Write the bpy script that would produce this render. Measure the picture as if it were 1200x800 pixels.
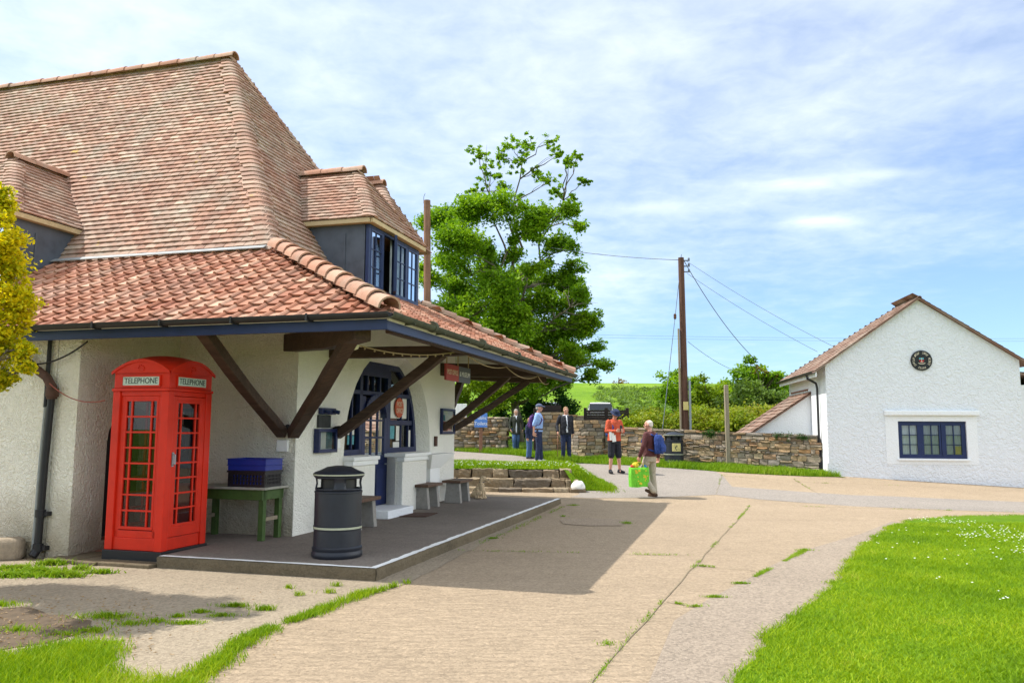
import bpy, bmesh, math, random
import numpy as np
from mathutils import Vector, Matrix, Euler
from mathutils.geometry import tessellate_polygon
R_ = math.radians
S = bpy.context.scene
for o in list(bpy.data.objects): bpy.data.objects.remove(o)
COL = S.collection

# ------------------------------------------------------------------ camera, sky, sun, exposure
CAM_F, CAM_PITCH, CAM_ROLL, CAM_H = 932.0, 6.32, 0.29, 1.6
cd = bpy.data.cameras.new('camera'); cam = bpy.data.objects.new('camera', cd); COL.objects.link(cam)
cd.sensor_width = 36.0; cd.lens = 36.0*CAM_F/1200.0; cd.clip_start = 0.05; cd.clip_end = 20000
_p, _r = R_(CAM_PITCH), R_(CAM_ROLL)
FWD = Vector((0, math.cos(_p), math.sin(_p))); UP0 = Vector((0, -math.sin(_p), math.cos(_p))); RT0 = Vector((1, 0, 0))
RT = RT0*math.cos(_r)+UP0*math.sin(_r); UPV = UP0*math.cos(_r)-RT0*math.sin(_r)
cam.matrix_world = Matrix(((RT.x, UPV.x, -FWD.x, 0), (RT.y, UPV.y, -FWD.y, 0), (RT.z, UPV.z, -FWD.z, CAM_H), (0, 0, 0, 1)))
S.camera = cam

SUN_ELEV, SUN_HEAD = 55.0, -9.0          # heading of the light's travel in the ground plane, degrees from +X
sl = bpy.data.lights.new('sun', 'SUN'); so = bpy.data.objects.new('sun', sl); COL.objects.link(so)
sl.energy = 3.6; sl.angle = R_(0.53); sl.color = (1.0, 0.955, 0.88)
_e, _h = R_(SUN_ELEV), R_(SUN_HEAD)
LD = Vector((math.cos(_e)*math.cos(_h), math.cos(_e)*math.sin(_h), -math.sin(_e)))
so.rotation_euler = LD.to_track_quat('-Z', 'Y').to_euler(); so.location = (-20, 0, 30)

w = bpy.data.worlds.new('World'); S.world = w; w.use_nodes = True
nt = w.node_tree; nt.nodes.clear()
def wn(t, **k):
    n = nt.nodes.new(t)
    for a, b in k.items(): setattr(n, a, b)
    return n
out = wn('ShaderNodeOutputWorld'); bg = wn('ShaderNodeBackground'); bg.inputs['Strength'].default_value = 0.15
sky = wn('ShaderNodeTexSky', sky_type='NISHITA', sun_disc=False)
sky.sun_elevation = R_(SUN_ELEV); sky.air_density = 1.0; sky.dust_density = 0.35; sky.ozone_density = 2.0
sky.sun_rotation = math.atan2(-LD.x, -LD.y)
tc = wn('ShaderNodeTexCoord'); sx = wn('ShaderNodeSeparateXYZ'); nt.links.new(tc.outputs['Generated'], sx.inputs[0])
def wm(op, a, b=None, clamp=False):
    n = wn('ShaderNodeMath', operation=op, use_clamp=clamp)
    for i, v in enumerate((a, b)):
        if v is None: continue
        if isinstance(v, (int, float)): n.inputs[i].default_value = v
        else: nt.links.new(v, n.inputs[i])
    return n.outputs[0]
zz = wm('ADD', wm('MAXIMUM', sx.outputs[2], 0.0), 0.10)
cx = wm('DIVIDE', sx.outputs[0], zz); cy = wm('DIVIDE', sx.outputs[1], zz)
cv = wn('ShaderNodeCombineXYZ'); nt.links.new(cx, cv.inputs[0]); nt.links.new(cy, cv.inputs[1])
def noise(scale, det, rough, vec, dist=0.0):
    n = wn('ShaderNodeTexNoise'); n.inputs['Scale'].default_value = scale; n.inputs['Detail'].default_value = det
    n.inputs['Roughness'].default_value = rough; n.inputs['Distortion'].default_value = dist
    nt.links.new(vec, n.inputs['Vector']); return n.outputs[0]
n1 = noise(0.42, 3, 0.5, cv.outputs[0]); n2 = noise(7.5, 5, 0.6, cv.outputs[0], 0.25); n3 = noise(1.7, 5, 0.55, cv.outputs[0], 0.6)
lo = wm('ADD', wm('ADD', wm('MULTIPLY', n1, 1.0), wm('MULTIPLY', n2, 0.40)), wm('MULTIPLY', n3, 0.42))
bias = wm('MULTIPLY', cx, -0.10)                         # the sheet of cloud thickens to the left
bias2 = wm('MULTIPLY', sx.outputs[2], 0.55)               # and overhead
cl = wm('ADD', wm('ADD', lo, bias), bias2)
mr = wn('ShaderNodeMapRange'); mr.inputs[1].default_value = 0.66; mr.inputs[2].default_value = 1.66; mr.inputs[3].default_value = 0.13; mr.inputs[4].default_value = 0.93
mr.interpolation_type = 'SMOOTHSTEP'; nt.links.new(cl, mr.inputs[0])
back = wn('ShaderNodeMapRange'); back.interpolation_type = 'SMOOTHSTEP'; nt.links.new(sx.outputs[1], back.inputs[0])      # unseen bright cloud, added behind the camera and at right to fill shade
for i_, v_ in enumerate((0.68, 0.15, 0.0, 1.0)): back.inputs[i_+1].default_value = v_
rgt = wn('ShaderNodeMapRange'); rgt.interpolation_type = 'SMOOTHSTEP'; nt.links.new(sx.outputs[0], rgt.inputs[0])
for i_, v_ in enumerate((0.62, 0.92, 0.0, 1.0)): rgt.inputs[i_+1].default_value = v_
bank = wm('MAXIMUM', wm('MULTIPLY', back.outputs[0], 0.30), rgt.outputs[0])  # added out-of-view fill cloud, weaker behind, full strength at right
mx = wn('ShaderNodeMixRGB'); nt.links.new(mr.outputs[0], mx.inputs[0])
tint = wn('ShaderNodeMixRGB', blend_type='MULTIPLY'); tint.inputs[0].default_value = 1.0; nt.links.new(sky.outputs[0], tint.inputs[1]); tint.inputs[2].default_value = (0.44, 0.60, 0.765, 1)
# two small fair-weather clouds low on the right
sy_ = wm('MAXIMUM', sx.outputs[1], 0.05); su, sv = wm('DIVIDE', sx.outputs[0], sy_), wm('DIVIDE', sx.outputs[2], sy_); puffs = None
for (u0, v0, a, b, k) in ((0.358, 0.318, 0.085, 0.011, 0.55), (0.397, 0.268, 0.055, 0.008, 0.65), (0.20, 0.285, 0.09, 0.010, 0.35), (0.48, 0.332, 0.05, 0.008, 0.4)):
    du = wm('DIVIDE', wm('SUBTRACT', su, u0), a); dv = wm('DIVIDE', wm('SUBTRACT', wm('SUBTRACT', sv, v0), wm('MULTIPLY', du, b*0.3)), b)
    e = wm('POWER', 2.718, wm('MULTIPLY', wm('ADD', wm('MULTIPLY', du, du), wm('MULTIPLY', dv, dv)), -1.0)); e = wm('MULTIPLY', e, k); puffs = e if puffs is None else wm('ADD', puffs, e)
pf_ = wm('MULTIPLY', puffs, wm('ADD', wm('MULTIPLY', noise(6.0, 5, 0.6, cv.outputs[0], 0.6), 1.4), 0.15), True)
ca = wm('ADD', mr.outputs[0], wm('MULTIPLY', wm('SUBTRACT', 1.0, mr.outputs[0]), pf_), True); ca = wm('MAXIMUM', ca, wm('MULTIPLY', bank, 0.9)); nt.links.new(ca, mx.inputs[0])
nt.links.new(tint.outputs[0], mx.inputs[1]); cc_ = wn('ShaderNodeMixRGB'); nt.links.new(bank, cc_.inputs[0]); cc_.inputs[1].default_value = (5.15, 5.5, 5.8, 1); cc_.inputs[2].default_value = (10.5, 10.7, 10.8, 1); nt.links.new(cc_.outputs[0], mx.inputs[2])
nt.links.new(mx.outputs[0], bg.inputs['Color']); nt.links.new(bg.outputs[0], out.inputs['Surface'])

S.view_settings.view_transform = 'Standard'; S.view_settings.look = 'None'
S.view_settings.exposure = 0.78; S.view_settings.gamma = 1.0; S.view_settings.use_curve_mapping = False
S.render.engine = 'CYCLES'
S.cycles.use_denoising = True; S.cycles.max_bounces = 8; S.cycles.diffuse_bounces = 6; S.cycles.transparent_max_bounces = 8

# ------------------------------------------------------------------ places
YAW = R_(15.9)
FB = Matrix.Rotation(-YAW, 4, 'Z')                         # the old building's own axes: x along its front, y along its side
GX, GY = 8.96, 22.68
FR = Matrix.Translation((GX, GY, 0)) @ Matrix.Rotation(-R_(8), 4, 'Z')   # the white house's axes
I4 = Matrix.Identity(4)
_YK = [-1e4, 15.6, 16.4, 17.2, 18.0, 19.5, 21, 22.8, 25.5, 36, 58, 66, 112, 140, 200, 600, 6000]
_ZK = [0, 0, 0.003, 0.015, 0.045, 0.11, 0.215, 0.37, 0.57, 1.25, 2.0, 2.6, 8.3, 9.6, 9.9, 2, -60]
def gz(x, y):
    z = float(np.interp(y, _YK, _ZK))
    k = min(1, max(0, (y-17)/4))*min(1, max(0, (60-y)/20))
    return z-0.04*min(8, max(0, x-9))*k
def ray(px, py): return RT*((px-600)/CAM_F)-UPV*((py-400)/CAM_F)+FWD
def gp(px, py, h=0.0):
    """ground point seen at that pixel of the 1200 px photo"""
    d = ray(px, py); z = 0.0; P = None
    for _ in range(60):
        t = (z+h-CAM_H)/d.z; P = d*t; z = 0.6*z+0.4*gz(P.x, P.y)
    return Vector((P.x, P.y))
def atY(px, py, Y):
    d = ray(px, py); t = Y/d.y; return Vector((d.x*t, Y, CAM_H+d.z*t))

# ------------------------------------------------------------------ objects
MW = {}
def thing(name, label, cat, loc=(0, 0, 0), frame=I4, rz=0.0, group=None, kind=None):
    o = bpy.data.objects.new(name, None); COL.objects.link(o); o.empty_display_size = 0.2
    m = frame @ Matrix.Translation(loc) @ Matrix.Rotation(rz, 4, 'Z')
    o.matrix_world = m; MW[o.name] = m.copy(); tag(o, label, cat, group, kind); return o
def tag(o, label=None, cat=None, group=None, kind=None):
    if label: o['label'] = label
    if cat: o['category'] = cat
    if group: o['group'] = group
    if kind: o['kind'] = kind
    return o
def link_mesh(name, me, mats, parent=None, m=None):
    o = bpy.data.objects.new(name, me); COL.objects.link(o)
    for k in (mats if isinstance(mats, (list, tuple)) else [mats]): me.materials.append(k)
    if parent is not None:
        o.parent = parent; MW[o.name] = MW[parent.name].copy()
    else:
        o.matrix_world = m if m is not None else I4; MW[o.name] = (m if m is not None else I4).copy()
    return o
class MB:
    def __init__(s): s.v = []; s.f = []; s.m = []
    def add(s, vs, fs, mi=0):
        k = len(s.v); s.v += [Vector(p) for p in vs]
        for f in fs: s.f.append([i+k for i in f]); s.m.append(mi)
    def box(s, x0, x1, y0, y1, z0, z1, mi=0):
        s.add([(x0,y0,z0),(x1,y0,z0),(x1,y1,z0),(x0,y1,z0),(x0,y0,z1),(x1,y0,z1),(x1,y1,z1),(x0,y1,z1)],
              [(0,3,2,1),(4,5,6,7),(0,1,5,4),(1,2,6,5),(2,3,7,6),(3,0,4,7)], mi)
    def beam(s, p, q, wd, ht, up=(0, 0, 1), mi=0, taper=1.0):
        p, q = Vector(p), Vector(q); d = (q-p).normalized(); u = Vector(up)
        sd = d.cross(u)
        if sd.length < 1e-5: sd = d.cross(Vector((1, 0, 0)))
        sd.normalize(); u = sd.cross(d)
        vs = []
        for c, k in ((p, 1), (q, taper)):
            for a, b in ((-1,-1),(1,-1),(1,1),(-1,1)): vs.append(c+sd*(a*wd/2*k)+u*(b*ht/2*k))
        s.add(vs, [(0,1,2,3),(7,6,5,4),(0,4,5,1),(1,5,6,2),(2,6,7,3),(3,7,4,0)], mi)
    def tube(s, path, r, n=8, cap=True, mi=0):
        path = [Vector(p) for p in path]; N = len(path); rs = r if isinstance(r, (list, tuple)) else [r]*N
        vs = []; prev = None
        for i, p in enumerate(path):
            d = (path[min(i+1, N-1)]-path[max(i-1, 0)]).normalized()
            if prev is None: a = d.orthogonal().normalized()
            else:
                a = prev-d*prev.dot(d)
                a = a.normalized() if a.length > 1e-6 else d.orthogonal().normalized()
            prev = a; b = d.cross(a)
            for j in range(n):
                t = 2*math.pi*j/n; vs.append(p+(a*math.cos(t)+b*math.sin(t))*rs[i])
        fs = []
        for i in range(N-1):
            for j in range(n):
                j2 = (j+1) % n; fs.append((i*n+j, i*n+j2, (i+1)*n+j2, (i+1)*n+j))
        if cap: fs.append(tuple(range(n-1, -1, -1))); fs.append(tuple((N-1)*n+j for j in range(n)))
        s.add(vs, fs, mi)
    def lathe(s, prof, c=(0, 0, 0), n=24, mi=0):
        vs = []; fs = []; c = Vector(c)
        for r, z in prof:
            for j in range(n):
                t = 2*math.pi*j/n; vs.append(c+Vector((r*math.cos(t), r*math.sin(t), z)))
        for i in range(len(prof)-1):
            for j in range(n):
                j2 = (j+1) % n; fs.append((i*n+j, i*n+j2, (i+1)*n+j2, (i+1)*n+j))
        fs.append(tuple(range(n-1, -1, -1))); fs.append(tuple((len(prof)-1)*n+j for j in range(n)))
        s.add(vs, fs, mi)
    def ball(s, c, r, n=10, m=7, mi=0):
        c = Vector(c); r = Vector(r) if not isinstance(r, (int, float)) else Vector((r, r, r))
        vs = [c+Vector((0, 0, -r.z))]; fs = []
        for i in range(1, m):
            ph = -math.pi/2+math.pi*i/m
            for j in range(n):
                t = 2*math.pi*j/n; vs.append(c+Vector((r.x*math.cos(ph)*math.cos(t), r.y*math.cos(ph)*math.sin(t), r.z*math.sin(ph))))
        vs.append(c+Vector((0, 0, r.z)))
        for j in range(n): fs.append((0, 1+(j+1) % n, 1+j))
        for i in range(m-2):
            for j in range(n):
                j2 = (j+1) % n; a = 1+i*n; fs.append((a+j, a+j2, a+n+j2, a+n+j))
        a = 1+(m-2)*n; t = len(vs)-1
        for j in range(n): fs.append((a+j, a+(j+1) % n, t))
        s.add(vs, fs, mi)
    def prism(s, poly, fn, d0, d1, mi=0, holes=()):
        """poly in 2D -> fn(u,v,d) 3D, closed slab between d0 and d1, holes allowed"""
        loops = [list(poly)]+[list(h) for h in holes]
        flat = [p for l in loops for p in l]; n = len(flat)
        tris = tessellate_polygon([[Vector((p[0], p[1], 0)) for p in l] for l in loops])
        vs = [fn(p[0], p[1], d0) for p in flat]+[fn(p[0], p[1], d1) for p in flat]
        fs = [tuple(t) for t in tris]+[tuple(i+n for i in reversed(t)) for t in tris]
        k = 0
        for l in loops:
            for i in range(len(l)):
                j = (i+1) % len(l); fs.append((k+i, k+j, k+j+n, k+i+n))
            k += len(l)
        s.add(vs, fs, mi)
    def build(s, name, mats, parent=None, frame=I4, smooth=False, bevel=0.0, seg=2, recalc=True):
        vs = [frame @ v for v in s.v]
        if parent is not None: inv = MW[parent.name].inverted(); m = None
        else:
            A = np.array([v[:] for v in vs]); base = Vector(((A[:,0].min()+A[:,0].max())/2, (A[:,1].min()+A[:,1].max())/2, A[:,2].min()))
            m = Matrix.Translation(base) @ frame.to_3x3().to_4x4(); inv = m.inverted()
        vs = [inv @ v for v in vs]
        me = bpy.data.meshes.new(name); me.from_pydata([v[:] for v in vs], [], s.f); me.update()
        if any(s.m): me.polygons.foreach_set('material_index', s.m)
        if recalc:
            bm = bmesh.new(); bm.from_mesh(me); bmesh.ops.recalc_face_normals(bm, faces=bm.faces); bm.to_mesh(me); bm.free()
        if smooth:
            me.polygons.foreach_set('use_smooth', [True]*len(me.polygons))
            if smooth != 'all': me.set_sharp_from_angle(angle=R_(38))
        o = link_mesh(name, me, mats, parent, m)
        if bevel:
            b = o.modifiers.new('bevel', 'BEVEL'); b.width = bevel; b.segments = seg; b.limit_method = 'ANGLE'; b.angle_limit = R_(40)
        return o
def text_mesh(txt, size, depth=0.002):
    c = bpy.data.curves.new('t', 'FONT'); c.body = txt; c.size = size; c.extrude = depth; c.align_x = 'CENTER'; c.align_y = 'CENTER'; c.resolution_u = 3
    o = bpy.data.objects.new('t', c); COL.objects.link(o)
    dg = bpy.context.evaluated_depsgraph_get(); me = bpy.data.meshes.new_from_object(o.evaluated_get(dg))
    bpy.data.objects.remove(o); bpy.data.curves.remove(c); return me
def add_text(mb, txt, size, origin, ex, ey, sx=1.0, depth=0.002, mi=0, maxw=None):
    me = text_mesh(txt, size, depth); ex, ey = Vector(ex).normalized(), Vector(ey).normalized(); ez = ex.cross(ey); o = Vector(origin)
    if maxw:
        xs = [v.co.x for v in me.vertices]; wd = max(xs)-min(xs); sx = maxw/wd
    mb.add([o+ex*(v.co.x*sx)+ey*v.co.y+ez*(v.co.z+depth) for v in me.vertices], [tuple(p.vertices) for p in me.polygons], mi)
    bpy.data.meshes.remove(me)
def dup(root, loc, rz=0.0, frame=I4, label=None, group=None):
    r = root.copy(); COL.objects.link(r); m = frame @ Matrix.Translation(loc) @ Matrix.Rotation(rz, 4, 'Z'); r.matrix_world = m; MW[r.name] = m.copy()
    if label: r['label'] = label
    if group: r['group'] = group
    def rec(a, b):
        for ch in [c for c in bpy.data.objects if c.parent == a]:
            c = ch.copy(); COL.objects.link(c); c.parent = b; MW[c.name] = MW[r.name].copy(); rec(ch, c)
    rec(root, r); return r
# ------------------------------------------------------------------ materials
class NT:
    def __init__(s, name):
        s.mat = bpy.data.materials.new(name); s.mat.use_nodes = True; s.t = s.mat.node_tree; s.t.nodes.clear()
        s.out = s.n('ShaderNodeOutputMaterial'); s.p = s.n('ShaderNodeBsdfPrincipled'); s.t.links.new(s.p.outputs[0], s.out.inputs[0])
        s.tc = s.n('ShaderNodeTexCoord'); s.geo = s.n('ShaderNodeNewGeometry')
    def n(s, t, **k):
        x = s.t.nodes.new(t)
        for a, b in k.items(): setattr(x, a, b)
        return x
    def L(s, a, b): s.t.links.new(a, b)
    def pos(s, scale=(1, 1, 1), rot=(0, 0, 0), obj=False):
        m = s.n('ShaderNodeMapping'); m.inputs['Scale'].default_value = scale; m.inputs['Rotation'].default_value = rot
        s.L(s.tc.outputs['Object'] if obj else s.geo.outputs['Position'], m.inputs[0]); return m.outputs[0]
    def noise(s, scale, det=4, rough=0.55, vec=None, dist=0.0):
        x = s.n('ShaderNodeTexNoise'); x.inputs['Scale'].default_value = scale; x.inputs['Detail'].default_value = det
        x.inputs['Roughness'].default_value = rough; x.inputs['Distortion'].default_value = dist
        s.L(vec if vec is not None else s.pos(), x.inputs['Vector']); return x.outputs[0]
    def voro(s, scale, vec=None, feat='F1', out='Distance', rnd=1.0):
        x = s.n('ShaderNodeTexVoronoi', feature=feat); x.inputs['Scale'].default_value = scale; x.inputs['Randomness'].default_value = rnd
        s.L(vec if vec is not None else s.pos(), x.inputs['Vector']); return x.outputs[out]
    def ramp(s, fac, stops):
        x = s.n('ShaderNodeValToRGB'); e = x.color_ramp.elements
        while len(e) < len(stops): e.new(0.5)
        for i, (p, c) in enumerate(stops):
            e[i].position = p; e[i].color = (*c, 1) if len(c) == 3 else c
        s.L(fac, x.inputs[0]); return x.outputs[0]
    def rng(s, v, a, b, c=0.0, d=1.0):
        x = s.n('ShaderNodeMapRange'); 
        for i, q in enumerate((a, b, c, d)): x.inputs[i+1].default_value = q
        s.L(v, x.inputs[0]); return x.outputs[0]
    def mix(s, fac, a, b, mode='MIX'):
        x = s.n('ShaderNodeMixRGB', blend_type=mode)
        for i, v in enumerate((fac, a, b)):
            if isinstance(v, (int, float)): x.inputs[i].default_value = v
            elif isinstance(v, (tuple, list)): x.inputs[i].default_value = (*v, 1)
            else: s.L(v, x.inputs[i])
        return x.outputs[0]
    def math(s, op, a, b):
        x = s.n('ShaderNodeMath', operation=op)
        for i, v in enumerate((a, b)):
            if isinstance(v, (int, float)): x.inputs[i].default_value = v
            else: s.L(v, x.inputs[i])
        return x.outputs[0]
    def bump(s, h, strength=0.5, dist=0.01, prev=None):
        x = s.n('ShaderNodeBump'); x.inputs['Strength'].default_value = strength; x.inputs['Distance'].default_value = dist
        s.L(h, x.inputs['Height'])
        if prev is not None: s.L(prev, x.inputs['Normal'])
        s.L(x.outputs[0], s.p.inputs['Normal']); return x.outputs[0]
    def col(s, c):
        if isinstance(c, (tuple, list)): s.p.inputs['Base Color'].default_value = (*c, 1)
        else: s.L(c, s.p.inputs['Base Color'])
        return s
    def set(s, **k):
        for a, b in k.items(): s.p.inputs[a.replace('_', ' ')].default_value = b
        return s
M = {}
def plain(name, c, rough=0.6, var=0.25, scale=6.0, bump=0.15, bscale=60, metal=0.0, spec=0.4):
    t = NT(name); n = t.noise(scale, 5, 0.6)
    d = tuple(x*(1-var) for x in c); e = tuple(min(1, x*(1+var*0.6)) for x in c)
    t.col(t.ramp(n, [(0.25, d), (0.5, c), (0.78, e)])); t.set(Roughness=rough, Metallic=metal, Specular_IOR_Level=spec)
    if bump: t.bump(t.noise(bscale, 3, 0.6), bump, 0.004)
    M[name] = t.mat; return t.mat
def stucco(name, c, dirt=(0.42, 0.40, 0.33), bscale=20, bstr=0.9, bdist=0.022, low=None, damp=0.35):
    t = NT(name)
    v = t.pos(); n = t.noise(bscale, 2, 0.5, v, 1.6); n2 = t.noise(bscale*2.6, 2, 0.5, v, 0.8)
    h = t.math('ADD', t.rng(n, 0.32, 0.68), t.math('MULTIPLY', n2, 0.35))
    t.bump(h, bstr, bdist)
    st = t.noise(1.1, 6, 0.65, t.pos((1, 1, 0.45)))
    c1 = t.mix(t.rng(st, 0.46, 0.75, 0, damp), c, dirt)
    c1 = t.mix(t.rng(n, 0.28, 0.42, 0.12, 0.0), c1, tuple(x*0.7 for x in c))
    if low is not None:      # splashed, stained foot of the wall
        z = t.n('ShaderNodeSeparateXYZ'); t.L(t.geo.outputs['Position'], z.inputs[0])
        f = t.rng(t.math('ADD', z.outputs[2], t.math('MULTIPLY', t.noise(3.0, 5, 0.7), 0.8)), low, low+0.75, 0.85, 0.0)
        c1 = t.mix(f, c1, (0.36, 0.30, 0.20))
    t.col(c1).set(Roughness=0.88, Specular_IOR_Level=0.25); M[name] = t.mat; return t.mat
stucco('roughcast', (0.86, 0.82, 0.70), dirt=(0.50, 0.44, 0.29), bscale=21, bstr=0.75, bdist=0.028, low=0.55)
stucco('roughcast_clean', (0.89, 0.87, 0.79), bscale=22, bstr=0.65, bdist=0.020, damp=0.14)
stucco('roughcast_white', (0.77, 0.795, 0.83), dirt=(0.6, 0.6, 0.58), bscale=8.5, bstr=0.6, bdist=0.036, damp=0.12)
stucco('smooth_white', (0.82, 0.84, 0.86), dirt=(0.68, 0.68, 0.66), bscale=14, bstr=0.4, bdist=0.02, damp=0.14)
stucco('white_render', (0.88, 0.88, 0.86), dirt=(0.5, 0.5, 0.46), bscale=26, bstr=0.22, bdist=0.008, damp=0.25)

def concrete(name, a, b, c, brush=0.0, rot=0.0, gravel=0.4, cracks=0.0):
    t = NT(name); v = t.pos()
    big = t.noise(0.55, 6, 0.62, v); med = t.noise(5.5, 6, 0.7, v); fine = t.noise(70, 3, 0.7, v)
    c1 = t.ramp(big, [(0.28, c), (0.5, a), (0.72, b)])
    c1 = t.mix(t.rng(med, 0.42, 0.72, 0, 0.45), c1, tuple(x*0.70 for x in a))
    blot = t.noise(1.7, 5, 0.6, v, 0.8); c1 = t.mix(t.rng(blot, 0.56, 0.74, 0, 0.30), c1, tuple(x*0.55 for x in a))
    st = t.noise(0.8, 4, 0.6, t.pos((0.35, 1.6, 1), (0, 0, 1.25))); c1 = t.mix(t.rng(st, 0.55, 0.75, 0, 0.35), c1, tuple(x*0.6 for x in a))      # worn, dirtied wheel tracks
    peb = t.voro(48, v, out='Color'); pg = t.n('ShaderNodeRGBToBW'); t.L(peb, pg.inputs[0])
    c1 = t.mix(gravel, c1, t.ramp(pg.outputs[0], [(0.1, tuple(x*0.55 for x in a)), (0.5, a), (0.9, tuple(min(1, x*1.35) for x in a))]))
    pits = t.noise(26, 4, 0.75, t.pos((0.55, 1, 1), (0, 0, rot)), 0.4); c1 = t.mix(t.rng(pits, 0.60, 0.76, 0, 0.55), c1, tuple(x*0.42 for x in a))
    h = t.math('ADD', fine, t.math('MULTIPLY', med, 1.2))
    h = t.math('ADD', h, t.math('MULTIPLY', pits, -1.6))
    if brush:
        br = t.noise(1.0, 5, 0.75, t.pos((5.5, 15, 1), (0, 0, rot)), 1.0)
        h = t.math('ADD', h, t.math('MULTIPLY', br, brush*2.2)); c1 = t.mix(t.rng(br, 0.50, 0.70, 0, 0.32), c1, tuple(x*0.62 for x in a))
    if cracks:
        wv = t.n('ShaderNodeVectorMath', operation='ADD'); nn = t.n('ShaderNodeTexNoise'); nn.inputs['Scale'].default_value = 1.4; nn.inputs['Detail'].default_value = 5; t.L(v, nn.inputs['Vector'])
        sc = t.n('ShaderNodeVectorMath', operation='SCALE'); sc.inputs['Scale'].default_value = 1.1; t.L(nn.outputs[1], sc.inputs[0]); t.L(v, wv.inputs[0]); t.L(sc.outputs[0], wv.inputs[1])
        e = t.voro(0.34, wv.outputs[0], 'DISTANCE_TO_EDGE'); k = t.math('MULTIPLY', t.rng(e, 0.0, 0.0045, cracks, 0), t.rng(t.noise(0.6, 3, 0.6, v), 0.45, 0.55))
        c1 = t.mix(k, c1, tuple(x*0.25 for x in a)); h = t.math('SUBTRACT', h, t.math('MULTIPLY', k, 2.0))
    t.col(c1).set(Roughness=0.92, Specular_IOR_Level=0.2)
    t.bump(h, 0.85, 0.016); M[name] = t.mat; return t.mat
concrete('road_concrete', (0.41, 0.315, 0.215), (0.455, 0.35, 0.245), (0.35, 0.27, 0.185), brush=1.6, rot=-0.1, cracks=0.12)
concrete('apron_concrete', (0.33, 0.27, 0.195), (0.39, 0.32, 0.23), (0.22, 0.18, 0.13), gravel=0.5, cracks=0.3)
concrete('old_strip', (0.32, 0.26, 0.20), (0.37, 0.305, 0.23), (0.25, 0.205, 0.155), gravel=0.55)
concrete('grey_tarmac', (0.30, 0.265, 0.23), (0.35, 0.305, 0.26), (0.24, 0.215, 0.19), gravel=0.5)
concrete('patch_tarmac', (0.355, 0.275, 0.195), (0.38, 0.30, 0.215), (0.30, 0.235, 0.17), gravel=0.5)
concrete('porch_floor', (0.23, 0.195, 0.165), (0.27, 0.235, 0.20), (0.17, 0.145, 0.12), gravel=0.3)
concrete('kerb_concrete', (0.17, 0.135, 0.085), (0.26, 0.205, 0.13), (0.07, 0.06, 0.04), gravel=0.3)
plain('joint', (0.22, 0.18, 0.11), 0.95, 0.4, 9)
plain('white_line', (0.82, 0.82, 0.80), 0.75, 0.18, 14, 0.3)
plain('soil', (0.10, 0.070, 0.042), 0.95, 0.45, 7, 0.6, 40)

def tiles(name, cols, lichen=0.35, rough=0.85):
    t = NT(name); r = t.geo.outputs['Random Per Island']
    c1 = t.ramp(r, [(i/(len(cols)-1), c) for i, c in enumerate(cols)])
    n = t.noise(1.3, 6, 0.65); n2 = t.noise(14, 5, 0.7); n3 = t.noise(38, 3, 0.6)
    c1 = t.mix(t.rng(n, 0.46, 0.70, 0, lichen), c1, (0.36, 0.34, 0.275))
    sk = t.noise(1.0, 5, 0.6, t.pos((1.6, 1.6, 0.22))); c1 = t.mix(t.rng(sk, 0.52, 0.74, 0, 0.5), c1, (0.20, 0.145, 0.11))
    c1 = t.mix(t.rng(n2, 0.55, 0.75, 0, 0.55), c1, (0.12, 0.075, 0.06))
    c1 = t.mix(t.rng(t.noise(3.1, 4, 0.6), 0.69, 0.76, 0, 0.7*lichen/0.35), c1, (0.45, 0.30, 0.07))
    c1 = t.mix(t.rng(n3, 0.62, 0.78, 0, 0.35), c1, (0.55, 0.50, 0.44))
    t.col(c1).set(Roughness=rough, Specular_IOR_Level=0.25); t.bump(t.noise(60, 4, 0.6), 0.35, 0.004); M[name] = t.mat; return t.mat
tiles('plain_tile', [(0.26, 0.135, 0.095), (0.36, 0.20, 0.14), (0.42, 0.25, 0.18), (0.32, 0.195, 0.145), (0.52, 0.36, 0.27)], 0.6)
tiles('pan_tile', [(0.25, 0.085, 0.045), (0.34, 0.135, 0.075), (0.43, 0.205, 0.125), (0.29, 0.105, 0.06), (0.54, 0.32, 0.215)], 0.25, 0.7)
tiles('dark_tile', [(0.15, 0.085, 0.06), (0.20, 0.115, 0.08), (0.25, 0.15, 0.11), (0.28, 0.185, 0.14)], 0.5)
tiles('hip_tile', [(0.34, 0.16, 0.10), (0.42, 0.22, 0.145), (0.48, 0.29, 0.20), (0.36, 0.185, 0.125)], 0.7)

def wood(name, a, b, along='x', rough=0.7, sc=1.0):
    t = NT(name); v = t.tc.outputs['Object']
    m = t.n('ShaderNodeMapping'); m.inputs['Scale'].default_value = {'x': (1.5*sc, 22*sc, 22*sc), 'z': (22*sc, 22*sc, 1.5*sc)}[along]; t.L(v, m.inputs[0])
    g = t.noise(1.0, 6, 0.7, m.outputs[0], 0.8)
    c = t.ramp(g, [(0.25, a), (0.62, b), (0.85, tuple(min(1, x*1.4) for x in b))])
    c = t.mix(t.rng(t.noise(3, 4, 0.6), 0.5, 0.75, 0, 0.35), c, tuple(x*0.5 for x in a))
    t.col(c).set(Roughness=rough, Specular_IOR_Level=0.3); t.bump(g, 0.5, 0.006); M[name] = t.mat; return t.mat
wood('dark_timber', (0.030, 0.017, 0.012), (0.085, 0.050, 0.034), 'x', 0.65, 0.8)
wood('weathered_wood', (0.16, 0.13, 0.09), (0.33, 0.28, 0.20), 'z', 0.85)
wood('pole_wood', (0.055, 0.026, 0.018), (0.13, 0.065, 0.042), 'z', 0.8)
wood('red_pole_wood', (0.13, 0.060, 0.038), (0.27, 0.14, 0.09), 'z', 0.8)
wood('fence_black', (0.012, 0.009, 0.008), (0.038, 0.026, 0.022), 'x', 0.8)
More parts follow.
